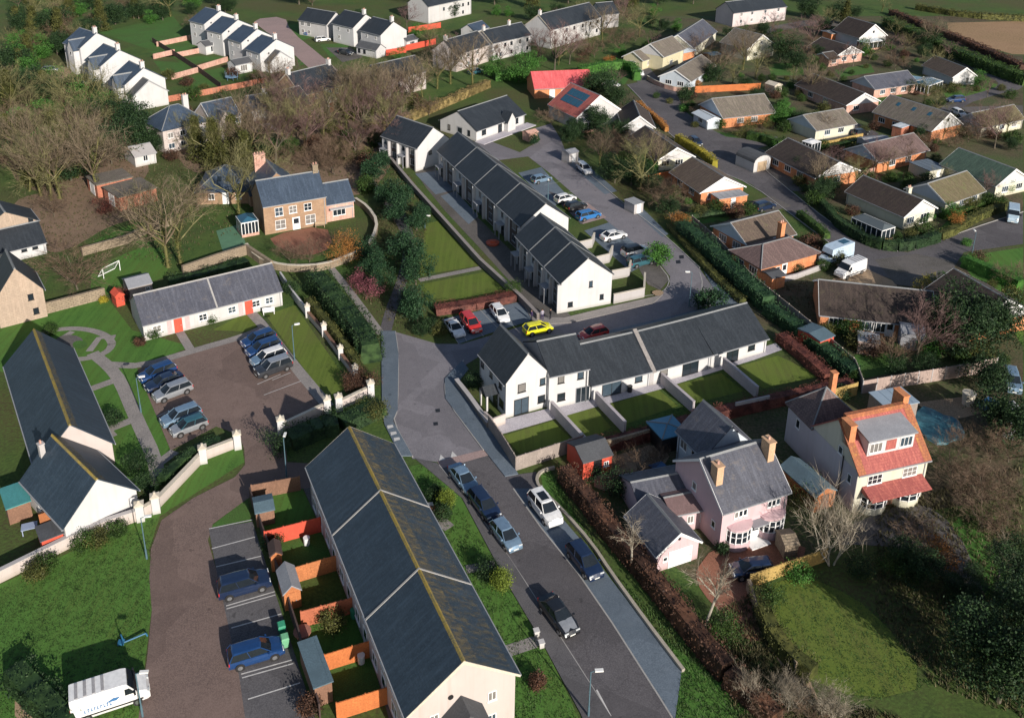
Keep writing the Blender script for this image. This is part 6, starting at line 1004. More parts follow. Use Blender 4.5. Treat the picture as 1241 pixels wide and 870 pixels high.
prop('plant_pot','red flower pot by the pink villa side door','pot',(841,636),pots,REDT); prop('plant_pot','round terracotta tub in the fourth back garden','pot',(367,772),lambda m:(m.tube((0,0,0),(0,0,.6),.5,.7,14),m.tube((0,0,.55),(0,0,.66),.75,.75,14)),plain('terracotta',(.36,.16,.12),.8,.2))
prop('sandpit','orange-red plastic sandpit in the terrace yard','sandpit',(597,296),lambda m:(m.tube((0,0,0),(0,0,.3),1.0,1.1,12),m.box(-.4,-.3,.3,.5,.4,.6)),plain('red_plastic',(.50,.10,.05),.5,.15))
prop('garden_table','blue and white garden table in the bottom left yard','table',(37,645),lambda m:(m.box(-.7,-.5,.68,.7,.5,.74),[m.box(x-.04,y-.04,0,x+.04,y+.04,.68) for x in (-.6,.6) for y in (-.4,.4)]),plain('pale_blue_top',(.30,.36,.50),.6,.1),.4)
TRL=lambda m:(m.box(-1.2,-.7,.4,1.2,.7,.9),m.tube((0,-.8,.3),(0,-.65,.3),.3,.3,12),m.tube((0,.65,.3),(0,.8,.3),.3,.3,12),m.tube((1.2,0,.45),(2.1,0,.45),.04,.04,5))
prop('trailer','small blue trailer in the shaded yard at the right','trailer',(1196,496),TRL,plain('trailer_blue',(.04,.13,.28),.5,.1),.6)
prop('trampoline','long pink and blue covered trampoline in the upper centre garden','trampoline',(281,97),tramp,plain('pale_blue_mat',(.20,.34,.48),.6,.1))
def planter(mb): mb.box(-.5,-.5,0,.5,.5,.45); mb.box(-.55,-.55,.4,.55,.55,.47)
for nm,p in (('white stone block beside the terrace front path, upper one',(650,770)),('white stone block beside the terrace front path, lower one',(656,784)),('white pot beside the firewall of the near terrace',(522,617))): prop('stone_block',nm,'stone block',p,lambda m:(m.box(-.2,-.2,0,.2,.2,.5),m.box(-.25,-.25,.5,.25,.25,.6)),WHITE2,.3)
for nm,p,c in (('white garden chair against the orange-red back garden fence',(372,660),UPVC),('green watering barrel by the near terrace wall',(429,748),GB),('white barrel beside the lowest bright orange fence',(438,803),UPVC),('dark pot on the patio beside the doors of the first bungalow',(763,475),BLACKP),('black barrel on the patio by the wall of the middle bungalow',(783,463),BLACKP)): prop('barrel',nm,'barrel',p,lambda m:(m.tube((0,0,0),(0,0,.8),.28,.3,12),m.tube((0,0,.76),(0,0,.82),.32,.32,12)),c)
prop('boulder','pale boulder beside the blue spruce bed','boulder',(443,512),lambda m:m.mesh([(-.4,-.3,0),(.4,-.25,0),(.35,.3,0),(-.3,.35,0),(-.2,-.1,.4),(.2,-.15,.35),(.15,.2,.45)],[(0,1,5,4),(1,2,6,5),(2,3,4,6),(3,0,4),(4,5,6)]),WHITE2)
# street lamps
for nm,p,h_,a in (('tall blue-grey lamp post at the bottom of the old road',(713,868),4.6,.1),('lamp post beside the white van, head over the drive',(173,868),4.4,.1),('leaning lamp post in front of the white wall pier',(178,677),4.7,.2),('lamp post at the corner of the drive above the back gardens',(347.5,579),4.8,PI/2),('lamp post on the strip between the path and blue parked cars',(171,500),4.6,.3),('lamp post on the cottage lawn right of the car park',(357,437),5.0,.4),('slim lamp post on the paving above the last bungalow',(835,372),5.4,PI),('slim lamp post behind the terrace by the silver parked car',(664,243),3.6,PI/2),('lamp post on the estate road opposite the corner bungalow',(1178,307),3.6,PI/2),('slim white post on the lawn behind the tall dark trees',(515,277),2.2,0)): lamp(nm,p,h_,.35,a)
# people
person('person in dark purple clothes standing behind the yellow car',(644,389),(.05,.03,.10),(.02,.02,.03),.4); person('person in a pale top and dark trousers near the gable corner',(657,388),(.30,.28,.34),(.03,.02,.08),2.0,'dark'); person('person in black coat nearest the white gable corner',(667,387.5),(.015,.015,.02),(.012,.012,.018),3.4,'black')
# ================================================================ VEHICLES
DB=paint('dark_blue',(.010,.022,.06)); BL=paint('blue',(.010,.045,.15)); BL2=paint('bright_blue',(.03,.16,.42)); SV=paint('silver',(.42,.44,.47),.5); PB=paint('pale_blue',(.22,.33,.45),.4); WH=paint('white',(.78,.78,.78)); BK=paint('black',(.012,.013,.016)); RD=paint('red',(.55,.03,.025)); YE=paint('yellow',(.80,.76,.02)); DK=paint('dark_grey',(.05,.055,.065),.4); TL=paint('teal',(.05,.16,.20),.4)
g1='cars in the left rank of the brown car park'; g2='cars in the upper rank of the brown car park'
for nm,p,ty,c in (('blue estate car at the top end of the left rank, nearest the lamp post',(190.5,451.5),'estate',BL),('dark blue saloon second in the left rank',(198.5,462.5),'saloon',DB),('silver estate car third in the left rank',(209,474),'estate',SV),('silver-blue estate car above the lowest one in the left rank',(219,504),'estate',PB),('teal-topped silver hatchback at the lower end of the left rank',(228.5,516),'hatch',SV)):
    car(nm,p,(p[0]-40,p[1]+15),ty,c,g1,roof=TL if 'teal' in nm else None)
for nm,p,ty,c,rf_ in (('blue hatchback at the top of the upper rank by the path',(313,411),'estate',BL,None),('blue estate car second in the upper rank',(319,421.5),'estate',BL,None),('blue car with a white roof third in the upper rank',(325,433),'estate',PB,WH),('dark car nearest the lines in the upper rank',(331,445.5),'suv',DK,SV)): car(nm,p,(p[0]-40,p[1]+14),ty,c,g2,roof=rf_)
car('dark blue people carrier in the upper parking bay beside the back gardens',(296,708),(336,697),'suv',DB); car('blue estate car in the lower parking bay beside the back gardens',(310,790),(350,778),'estate',BL)
van('white panel van with blue lettering parked on the bottom left grass',(134,841),(196,821),5.6,2.0,2.35,h=1.0,logo=True)
rd=lambda p:(p[0]+30,p[1]+39)
car('pale blue saloon at the head of the line parked on the left kerb',(562,580),rd((562,580)),'saloon',PB,roof=PB); car('dark navy car second in the line on the left kerb',(587,611),rd((587,611)),'estate',DB); car('blue hatchback last in the line on the left kerb',(613,648),rd((613,648)),'hatch',PB)
car('black car with silver bonnet standing for reflected sky, driving down the old road',(677,745),rd((677,745)),'saloon',BK,name='moving_car'); 
o=[x for x in bpy.data.objects if x.get('label','').startswith('black car with silver bonnet')][0]; mb=MB(); mb.mesh([(.98,-.66,.955),(2.02,-.6,.70),(2.02,.6,.70),(.98,.66,.955),(.98,-.66,.975),(1.5,-.64,.885),(2.02,-.6,.735),(2.02,.6,.735),(1.5,.64,.885),(.98,.66,.975)],[(4,5,8,9),(5,6,7,8),(0,1,6,5,4),(2,3,9,8,7),(1,2,7,6),(0,4,9,3)]); mb.build('bonnet',paint('silver',(.42,.44,.47),.5),o)  # silver plate puts the sky's reflection into the black bonnet's colour
wc=car('white hatchback with dark sunroof in the lay-by',(660.5,616),rd((660.5,616)),'suv',WH); mb=MB(); mb.box(-1.1,-.42,1.735,.1,.42,1.76); mb.build('sunroof',CGL,wc); car('dark blue-black car lower down in the lay-by',(708.5,679),rd((708.5,679)),'estate',DB)
car('bright yellow hatchback beyond the bungalow roofs',(652,398),(680,392),'hatch',YE); car('red hatchback on the street behind the bungalow row',(719,404),(690,412),'hatch',RD)
dn=lambda p:(p[0]+18,p[1]+22)
car('white sports car in the first bay by the spruce bed',(551,397),dn((551,397)),'sports',WH); car('red car between two white cars in the small bay',(570.5,391.5),dn((570.5,391.5)),'estate',RD); car('white hatchback on its own in the right bay below the lawn',(605.5,380),dn((605.5,380)),'hatch',WH)
g3='cars in the bays behind the terrace'
for nm,p,ty,c in (('silver-blue hatchback at the top of the bays behind the terrace',(656,217),'hatch',PB),('white hatchback next to the black car behind the terrace',(685,240.5),'hatch',WH),('black hatchback between the white and the blue car',(698,249.5),'hatch',BK),('bright blue car behind the white terrace gable',(713,261),'estate',BL2),('white saloon alone in the middle bay behind the terrace',(743.5,285.5),'saloon',WH),('white car with black roof above the green tree',(770,304.5),'suv',WH),('dark teal car lowest of the bays, touching the round green tree',(777,316.5),'estate',TL)): car(nm,p,(p[0]+30,p[1]-7),ty,c,g3,roof=BK if 'black roof' in nm else None)
car('white car parked on the right kerb of the new street',(708,204.5),(722,216),'estate',WH); car('white saloon on the drive left of the estate road head',(741,102.5),(765,106),'saloon',WH); car('white car on the steep drive of the yellow house',(774,88),(785,95),'hatch',WH); car('dark blue car behind the yellow hedge on the estate road',(843,172),(855,181),'hatch',DB)
van('pale blue-white motorhome parked on the drive left of the white van',(1013,307),(985,317),6.2,2.2,2.3,paint('camper_blue',(.50,.62,.74)),name='motorhome',cat='motorhome',camper=True,ribs=False,h=1.3); van('white panel van parked on the tan yard drive',(1030.5,325),(1005,335),5.4,2.0,2.3,name='panel_van')
car('dark blue car on the villa drive below the pink walls',(911,689),(880,692),'hatch',DB); car('blue car on the drive of the large skylight house',(1158,121),(1140,122),'estate',BL); car('white car next to the large round-windowed gable',(1162,137),(1175,143),'hatch',WH); car('dark car beside the brown bungalow near the long shadow wall',(926,250),(945,245),'estate',DB)
van('pale blue van cut by the right edge of the estate road',(1228,259),(1228,290),5,1.9,2.2,paint('van_pale_blue',(.40,.52,.62)),ribs=False); car('pale car on the far left drive by the first white house',(61,84.5),(80,84),'hatch',SV); car('white car on the drive below the upper left row',(96,102.5),(120,99),'estate',WH)
car('white and blue car on the pink road at the top',(391,48),(410,46),'estate',WH); car('dark car with blue glass near the white semis',(419,64),(440,68),'estate',DK); car('bright blue car at the top beside the pink road',(376,40),(390,37),'hatch',BL2); car('dark car under the bare red tree near the top',(577,87),(595,84),'estate',TL); car('dark car inside the arched garage forecourt',(1043,161),(1060,158),'hatch',BK); car('pale blue vehicle at the far right yard',(1226,462),(1232,480),'suv',PB)
# ================================================================ HEDGES
hedge('dark laurel hedge between the new street and the estate fence',[(826,282),(845,298),(870,320),(900,350),(930,375)],3.0,2.3,LF_BL,9,.2); hedge('lower laurel hedge beside the fence of the dark bungalow',[(930,380),(960,400),(1000,432),(1035,460)],2.6,1.7,LF_BL,9,.2); hedge('grassy-topped shrub bank left of the laurel hedge',[(812,276),(834,300),(868,338),(900,368)],1.6,.8,LF_O,9,.16)
hedge('red-brown hedge behind the lawns of the bungalow row',[(719,547),(760,538),(840,514),(930,491),(985,480),(1030,470)],1.9,1.3,LF_R,13,.13); hedge('short red-brown hedge climbing beside the last lawn',[(946,412),(975,436),(1004,462)],2.2,1.2,LF_R,13,.13); hedge('red-brown low hedge above the three-car bay',[(527,379),(575,372),(623,362)],2.6,1.0,LF_R,12,.12,sm=0)
hedge('tall rusty beech hedge beside the lay-by verge',[(684,580),(712,615),(747,660),(802,725),(852,790),(880,822)],2.0,1.9,LF_BR,9,.18); hedge('brown beech hedge continuing down behind the lower verge',[(882,826),(910,850),(940,880)],2,1.6,LF_BR,8,.2)
hedge('tall dark evergreen hedge along the narrow footpath',[(384,350),(400,368),(425,398),(446,428),(450,440)],3.6,3.0,LF_D,9,.2); hedge('yellow-brown clipped hedge behind the white piers',[(374,372),(402,404),(424,434),(446,468)],1.2,1.6,LF_O,12,.13); hedge('dark hedge below the garden wall at the drive corner',[(350,540),(385,524),(410,520)],3.4,1.5,LF_D,9,.18); hedge('dark ivy hedge below the wall by the street corner',[(414,520),(440,508),(462,498)],3.2,1.5,LF_D,9,.18)
hedge('bright green clipped hedge opposite the corner bungalow',[(1168,322),(1196,334),(1235,352)],2.2,1.9,LF_B,10,.15,sm=0); hedge('yellow-orange hedge along the estate road',[(820,172),(838,182),(856,194),(866,204)],1.6,1.7,LF_Y,10,.17); hedge('orange beech hedge between the dark gable and the road',[(773,128),(800,150),(808,160)],1.2,1.2,LF_OR,9,.16)
hedge('tan hawthorn hedge running above the head bungalow',[(484,152),(520,137),(560,120),(592,106)],1.8,2.0,LF_TN,9,.2); hedge('yellow gorse hedge left of the tan hawthorn',[(444,163),(462,158),(480,154)],2,1.8,LF_TN,9,.18)
hedge('dark hedge around the corner bungalow garden',[(985,240),(1000,257),(1022,281),(1060,301),(1095,304),(1136,292)],1.7,1.7,LF_D,9,.18); hedge('mossy hedge between the two junction bungalows',[(1138,290),(1158,282),(1175,270),(1222,250)],1.7,1.3,LF_O,9,.17)
hedge('long dark field hedge at the top right',[(1074,32),(1110,48),(1150,67),(1190,84),(1245,104)],4.2,3.0,LF_M,5,.3); hedge('brown hedge on the far side of the field track',[(1080,18),(1130,38),(1175,56),(1240,86)],3,1.8,LF_BR,4,.3); hedge('distant hedge across the ploughed field',[(1110,12),(1170,22),(1245,26)],2.5,2.0,LF_O,4,.3)
hedge('dark boundary hedge at the bottom left corner',[(20,822),(38,842),(70,872),(80,890)],2.6,1.6,LF_D,9,.18); hedge('dark shrub bed under the stone wall by the cottage row',[(205,350),(240,343),(270,334),(300,324)],2.4,1.6,LF_D,8,.18); hedge('green hedge behind the red-roofed building',[(600,98),(640,96)],2,2.2,LF_B,7,.22); hedge('bright green hedge right of the red-roofed building',[(703,92),(735,84),(765,84),(772,98)],2.4,2.4,LF_B,7,.22)
hedge('dark green hedge dividing the estate gardens by the thatch-coloured roof',[(906,168),(925,172),(945,180)],2,1.8,LF_M,8,.18); hedge('hedge along the lower edge of the motorhome yard',[(968,262),(985,275),(1002,290)],1.6,1.2,LF_M,8,.18); hedge('overgrown hedge beside the lower right garden lawn',[(918,722),(930,765),(955,800),(985,822)],1.8,1.4,LF_O,9,.16)
hedge('dark thicket hedge right of the white wall at the cottage gable',[(196,588),(206,578),(240,548),(268,540)],1.6,1.1,LF_D,9,.16)
hedge('green hedge strip around the mossy bungalow garden',[(1140,265),(1165,258),(1200,246)],1.4,1.0,LF_M,8,.16); hedge('green and gold hedge below the brown corner bungalow',[(1002,183),(1025,178),(1045,172)],1.6,1.2,LF_M,9,.16); hedge('dark hedge beside the brick gabled bungalow lawn',[(826,268),(850,262),(885,262)],1.4,1.0,LF_D,8,.16)
# ================================================================ TREES
def T(f,*a,**k): return reg(f(*a,**k))
# prototypes stand where a tree of the photograph stands
b1=T(bare_tree,'tall ivy-trunked bare tree above the cottage row, left of a twin',(204,324),13,TWIG,BARKG,3,ivy=LF_O)
b2=T(bare_tree,'slimmer ivy-trunked bare tree beside the tall twin above the cottages',(219,321),11,TWIGO,BARKG,5,ivy=LF_O)
b3=T(bare_tree,'brown bushy bare tree on the left lawn below the leaf litter',(94,351),6.5,TWIGB,BARK,7,trunkf=.15,spread=.8)
b4=T(bare_tree,'purple-twigged bare tree behind the bright red roof',(672,86),11,TWIGP,BARK,9)
b5=T(bare_tree,'pale multi-stemmed bare tree between the villa drive and the red-roofed house',(1003,682),6.5,TWIGW,BARKW,11,stems=5,levels=2,spread=.45,twig=.016)
b6=T(bare_tree,'slender pale birch at the end of the villa drive',(853,762),7,TWIGW,BARKW,13,levels=2,trunkf=.6,spread=.3,twig=.014)
b7=T(bare_tree,'thorny brown shrub tree beside the orange cabin',(775,575),3.2,TWIGB,BARK,17,stems=4,levels=2,trunkf=.2,spread=.9)
gB='bare brown trees tangled between the farmhouse and the white terrace'; lB='one of the tangled bare brown trees between the farmhouse and the far houses'
for p,s,src in [((300,200),.9,b1),((262,205),.85,b2),((318,195),.8,b1),((345,175),.75,b2),((372,180),.7,b4),((392,170),.75,b1),((408,185),.7,b3),((420,160),.8,b2),((430,195),.7,b4),((436,140),.85,b1),((452,155),.8,b2),((466,148),.85,b1),((476,168),.75,b2),((486,140),.8,b4),((500,128),.8,b1),((512,118),.7,b2),((355,200),.6,b3),((405,212),.7,b3),((380,205),.6,b3),((448,178),.7,b3),((412,126),.7,b1),((398,140),.7,b4),((440,120),.7,b2),((470,125),.7,b1),((495,108),.65,b2),((520,140),.6,b3),((338,160),.6,b3),((285,160),.7,b1),((230,180),.6,b2)]:
    tree_copy(src,lB,p,s,gB)
for p,s,nm in [((573,106),.95,'pale-trunked bare tree standing just above the tan hedge end'),((546,102),.85,'grey bare tree in front of the cream end house'),((530,108),.8,'bare tree left of the pale-trunked one above the tan hedge')]: tree_copy(b1,nm,p,s)
gL='bare trees with mossy trunks at the left side'; lL='one of the mossy-trunked bare trees by the leaf-strewn ground, far left'
for p,s,src in [((62,243),.95,b2),((73,241),.9,b1),((120,237),1.0,b1),((36,232),.85,b2),((50,238),.8,b1),((88,215),.8,b2),((30,200),.8,b1),((60,190),.8,b2),((100,190),.75,b1),((25,160),.7,b3),((70,160),.8,b3),((100,150),.75,b3),((125,160),.7,b3),((45,130),.8,b3),((66,262),.6,b3)]: tree_copy(src,lL,p,s,gL)
for p,s,nm in [((185,285),.75,'bare tree spreading below the brick garages'),((240,255),.6,'low bare tree left of the farmhouse conservatory'),((290,262),.85,'thin bare tree against the farmhouse left corner'),((308,242),.85,'second thin bare tree against the farmhouse left corner'),((375,318),.5,'brown bare bush tree inside the oval stone wall'),((352,318),.5,'low bare tree on the farmhouse terrace edge'),((408,300),.5,'bare bush beside the farmhouse wing')]: tree_copy(b2 if s>.6 else b3,nm,p,s)
for p,s,src,nm in [((690,78),.8,b4,'purple bare tree right of the one behind the bright red roof'),((655,72),.7,b4,'low purple bare tree left behind the bright red roof'),((720,70),.75,b3,'brown bare thicket tree above the green hedge at the top'),((750,62),.9,b3,'brown bare tree at the top between cream terrace and yellow house'),((775,45),.8,b2,'bare tree left above the yellow house'),((730,52),.8,b1,'bare tree below the grey house corner at the top'),((760,30),.8,b3,'bare tree by the top edge above the yellow house'),((848,70),1.0,b3,'broad brown bare tree behind the grey-gabled bungalow'),((885,75),.8,b3,'brown bare tree left of the narrow ivory gable'),((900,85),.8,b1,'grey bare tree in front of the narrow ivory gable'),((915,95),.7,b2,'small bare tree below the narrow ivory gable'),((962,75),.9,b3,'brown bare tree in the dark gardens at the top right'),((985,60),.8,b4,'dark bare tree left of the pink brick bungalow'),((950,60),.7,b3,'low dark bare tree right of the narrow ivory gable'),((1085,85),.7,b3,'bare shrub tree beside the pale blue building'),((1128,60),.7,b1,'bare tree below the field hedge'),((1105,58),.6,b3,'purplish bare shrub above the pale blue building'),((1085,50),.6,b2,'thin bare tree by the steep white-gabled house'),((755,195),.9,b3,'russet bare tree behind the white car on the new street'),((735,190),.8,b3,'brown bare tree left of the russet one above the new street'),((775,232),.85,b2,'bare tree left of the orange garden screen'),((800,250),.8,b3,'bare tree behind the grey bin store'),((790,212),.6,b1,'thin bare tree above the orange garden screen'),((815,255),.7,b3,'bare shrub right of the grey bin store'),((668,152),.6,b3,'bare shrub at the end of the new street'),((690,150),.6,b3,'brown bush tree by the solar-panel house'),((1092,180+22),.6,b3,'brown bare shrub in front of the central brick bungalow'),((1185,170),.8,b3,'brown bare tree by the right edge behind the green roof'),((1205,180),.8,b4,'dark bare tree at the right edge above the green roof'),((1150,178),.5,b3,'brown bush behind the green-tiled roof'),((1225,345),.5,b3,'bare shrub behind the bright green hedge'),((1080,440),.6,b3,'dark bare bush behind the pink flat shed'),((1110,438),.7,b4,'dark bare tree in front of the grey tin shed'),((1140,430),.6,b3,'dark bare bush right of the grey tin shed')]: tree_copy(src,nm,p,s)
gR='tangled bare trees at the right edge below the teal tarpaulin'; lR='one of the tangled bare trees right of the red-roofed house'
for p,s,src in [((1150,570),.6,b3),((1175,590),.45,b3),((1200,560),.45,b3),((1165,545),.5,b3),((1190,610),.6,b3),((1215,600),.45,b3),((1160,600),.5,b3),((1215,650),.45,b3),((1190,640),.5,b3),((1222,560),.6,b3)]: tree_copy(src,lR,p,s,gR)
gS='bare grey shrubs along the bottom right'; lS='one of the bare grey shrubs at the bottom, right of the beech hedge'
for p,s,src in [((930,868),.3,b3),((955,862),.4,b5),((980,872),.3,b3),((905,850),.4,b5),((1010,876),.4,b5),((945,850),.35,b5),((965,856),.35,b5),((995,866),.4,b5)]: tree_copy(src,lS,p,s,gS)
for p,s,src,nm in [((765,690),.8,b6,'thin bare sapling over the pink garage roof'),((800,565),.7,b7,'second thorny shrub between the cabin and the pink villa'),((745,570),.6,b7,'low thorny shrub at the foot of the orange cabin'),((1120,680),.6,b3,'brown bare bush at the gravel track bend'),((1205,720),.8,b6,'slender pale bare tree near the right edge')]: tree_copy(src,nm,p,s)
# evergreens and leafy trees
e1=T(leaf_tree,'dark evergreen tree beside the cream house with the blue hipped roof',(172,172),4.2,3.6,1.0,LF_D,seed=4,n=620,per=15,leaf=.17); e2=T(leaf_tree,'olive-green conifer right of the blue-roofed second house',(262,205),3.2,4.6,.6,LF_O,seed=6,shape='cone',n=480,leaf=.18,name='conifer'); e3=T(leaf_tree,'bright green rounded tree at the left of the red-roofed building',(628,100),3.8,2.6,.5,LF_B,seed=8,n=420,leaf=.17); e4=T(leaf_tree,'tall dark spruce right of the path beside the lawns',(499,322),1.9,2.5,.3,LF_BL,seed=10,n=330,leaf=.14,name='spruce')
for src,p,s,nm in [(e1,(150,160),.9,'dark evergreen at the left of the low pale house end'),(e1,(190,185),.6,'low dark evergreen under the conifers'),(e2,(285,200),1.0,'olive conifer in front of the lilac conservatory'),(e2,(240,195),.9,'olive conifer below the cream hipped house'),(e2,(300,215),.9,'conifer beside the small hipped blue bungalow'),(e1,(325,190),.7,'dark round evergreen above the farmhouse chimney'),(e1,(60,130),.8,'dark evergreen below the far left drive'),(e1,(40,110),.7,'dark evergreen left of the far left drive'),(e3,(50,100),.6,'green bush tree by the pale car far left'),(e3,(40,60),.7,'lighter green tree at the top left edge'),(e1,(28,45),.9,'dark evergreen at the top left corner'),(e1,(60,45),.9,'dark evergreen left of the farthest white house'),(e2,(85,22),.9,'conifer above the farthest white house'),(e1,(110,12),.8,'dark evergreen at the top above the white row'),(e1,(140,30),.8,'dark evergreen behind the upper left row'),(e2,(165,22),.8,'conifer at the top behind the dark lawn'),(e1,(195,20),.8,'dark evergreen between the two white rows at the top'),(e3,(118,120),.5,'mossy green shrub tree in front of the upper left row'),(e3,(110,62+60),.5,'pale green shrub near the white car on the drive'),(e1,(30,90),.8,'dark evergreen at the left edge near the top'),(e3,(595,93),.7,'green tree beside the tan hedge end'),(e3,(648,82),.6,'green bush touching the bright red roof'),(e1,(545,22),.6,'dark shrub tree behind the cream end house'),(e1,(975,22),.8,'dark conifer mass at the top right'),(e1,(1010,28),.8,'dark evergreen above the small brick garage'),(e2,(1024,30),.8,'dark conifer left of the steep white gable'),(e1,(945,75),.9,'dark evergreen right of the narrow ivory gable'),(e1,(965,88),.7,'dark evergreen above the upper estate lawn'),(e1,(720,122),.9,'dark evergreen beside the solar-panel roof'),(e1,(742,132),.8,'dark evergreen left of the small white gable'),(e1,(722,160),.7,'dark evergreen below the glazed garden room'),(e1,(745,222),.6,'dark shrub tree beside the parked cars of the new street'),(e1,(765,225),.6,'dark evergreen left of the grey bin store'),(e1,(862,100),.6,'dark evergreen in front of the orange fence'),(e1,(828,125),.5,'dark evergreen left of the thatch-coloured bungalow porch'),(e3,(860,100),.4,'ivy-green tree at the corner of the grey-gabled bungalow'),(e3,(938,150),.6,'green shrub tree right of the thatch-coloured bungalow'),(e3,(955,148),.6,'light green bush left of the brown bungalow bay'),(e3,(1080,62),.4,'green bush beside the steep white-gabled house'),(e3,(1190,108),.6,'green bushes on the grassy bend at top right'),(e1,(1120,60),.7,'dark bush below the field hedge'),(e1,(1172,395+20),.9,'dark evergreen mass before the half-timbered gable'),(e1,(1150,425),.9,'dark evergreen left of the half-timbered gable'),(e1,(1200,420),.8,'dark evergreen at the right below the half-timbered gable'),(e3,(1135,338+14),.35,'yellow-green bush between the tan yard and black roof'),(e1,(1195,480),.6,'dark evergreen behind the cream tub'),(e1,(1210,535),.8,'dark evergreen beside the grey leaning shed'),(e1,(1100,700),.5,'dark bush on the lower right slope'),(e1,(990,245),.5,'dark evergreen at the head of the corner hedge'),(e1,(1000,238),.5,'second dark evergreen at the head of the corner hedge'),(e3,(1120,268),.35,'dark green bush at the door of the corner bungalow'),(e3,(1155,266),.4,'round green bush before the mossy bungalow')]: tree_copy(src,nm,p,s,cat='tree')
for p,s,nm in [((487,306),.7,'blue-green conifer left of the tall dark spruce'),((505,280),.8,'blue-green conifer behind the tall dark spruce'),((478,270),.9,'dark conifer above the path bend'),((466,250),.8,'dark conifer near the farmhouse oval wall'),((488,250),.9,'dark conifer by the top of the long stone wall'),((515,265),.55,'small conifer beside the upper lawn wall'),((504,345),.9,'blue-green spruce beside the lower lawn'),((506,390),.9,'blue-green spruce left of the white sports car'),((492,375),.6,'small spruce at the street end of the path'),((452,335),.8,'dark spruce beside the heather bed'),((462,355),.7,'dark spruce below the heather bed'),((443,318),.7,'dark spruce above the heather bed'),((450,222),.9,'green spruce left of the long stone wall'),((462,205),.7,'green spruce at the upper end of the long stone wall'),((646,177),.5,'young spruce on the head bungalow lawn')]: tree_copy(e4,nm,p,s)
leaf_tree('round bright green street tree beside the parked white cars',(797,322),1.7,1.7,.3,LF_B,seed=31,n=200,leaf=.14); leaf_tree('dark green street shrub on the paving above the last bungalow',(858,374),1.9,1.6,.2,LF_BL,seed=33,n=220,leaf=.15)
shrub('heather-purple shrub along the narrow footpath',(446,362),1.6,LF_P); shrub('heather-purple shrub, upper one on the narrow footpath',(435,345),1.3,LF_P); shrub('orange-brown shrub outside the oval stone wall',(420,322),2.4,LF_OR,1.1); shrub('yellow gorse bush at the end of the tan hedge',(456,163),1.6,LF_Y); shrub('dark red shrub by the brick garages',(127,258),1.5,LF_R); shrub('tall yellow-green bush behind the black-roofed bungalow',(1116,362),1.3,LF_Y,1.5)
for nm,p,r,m in (('upper yellow-green clipped conifer in the near terrace front garden',(542,617),.75,LF_YG),('lower yellow-green clipped conifer in the near terrace front garden',(607,716),.8,LF_YG)): leaf_tree(nm,p,r,r*1.5,.1,m,seed=41,n=220,per=20,leaf=.06,name='clipped_conifer',cat='conifer')
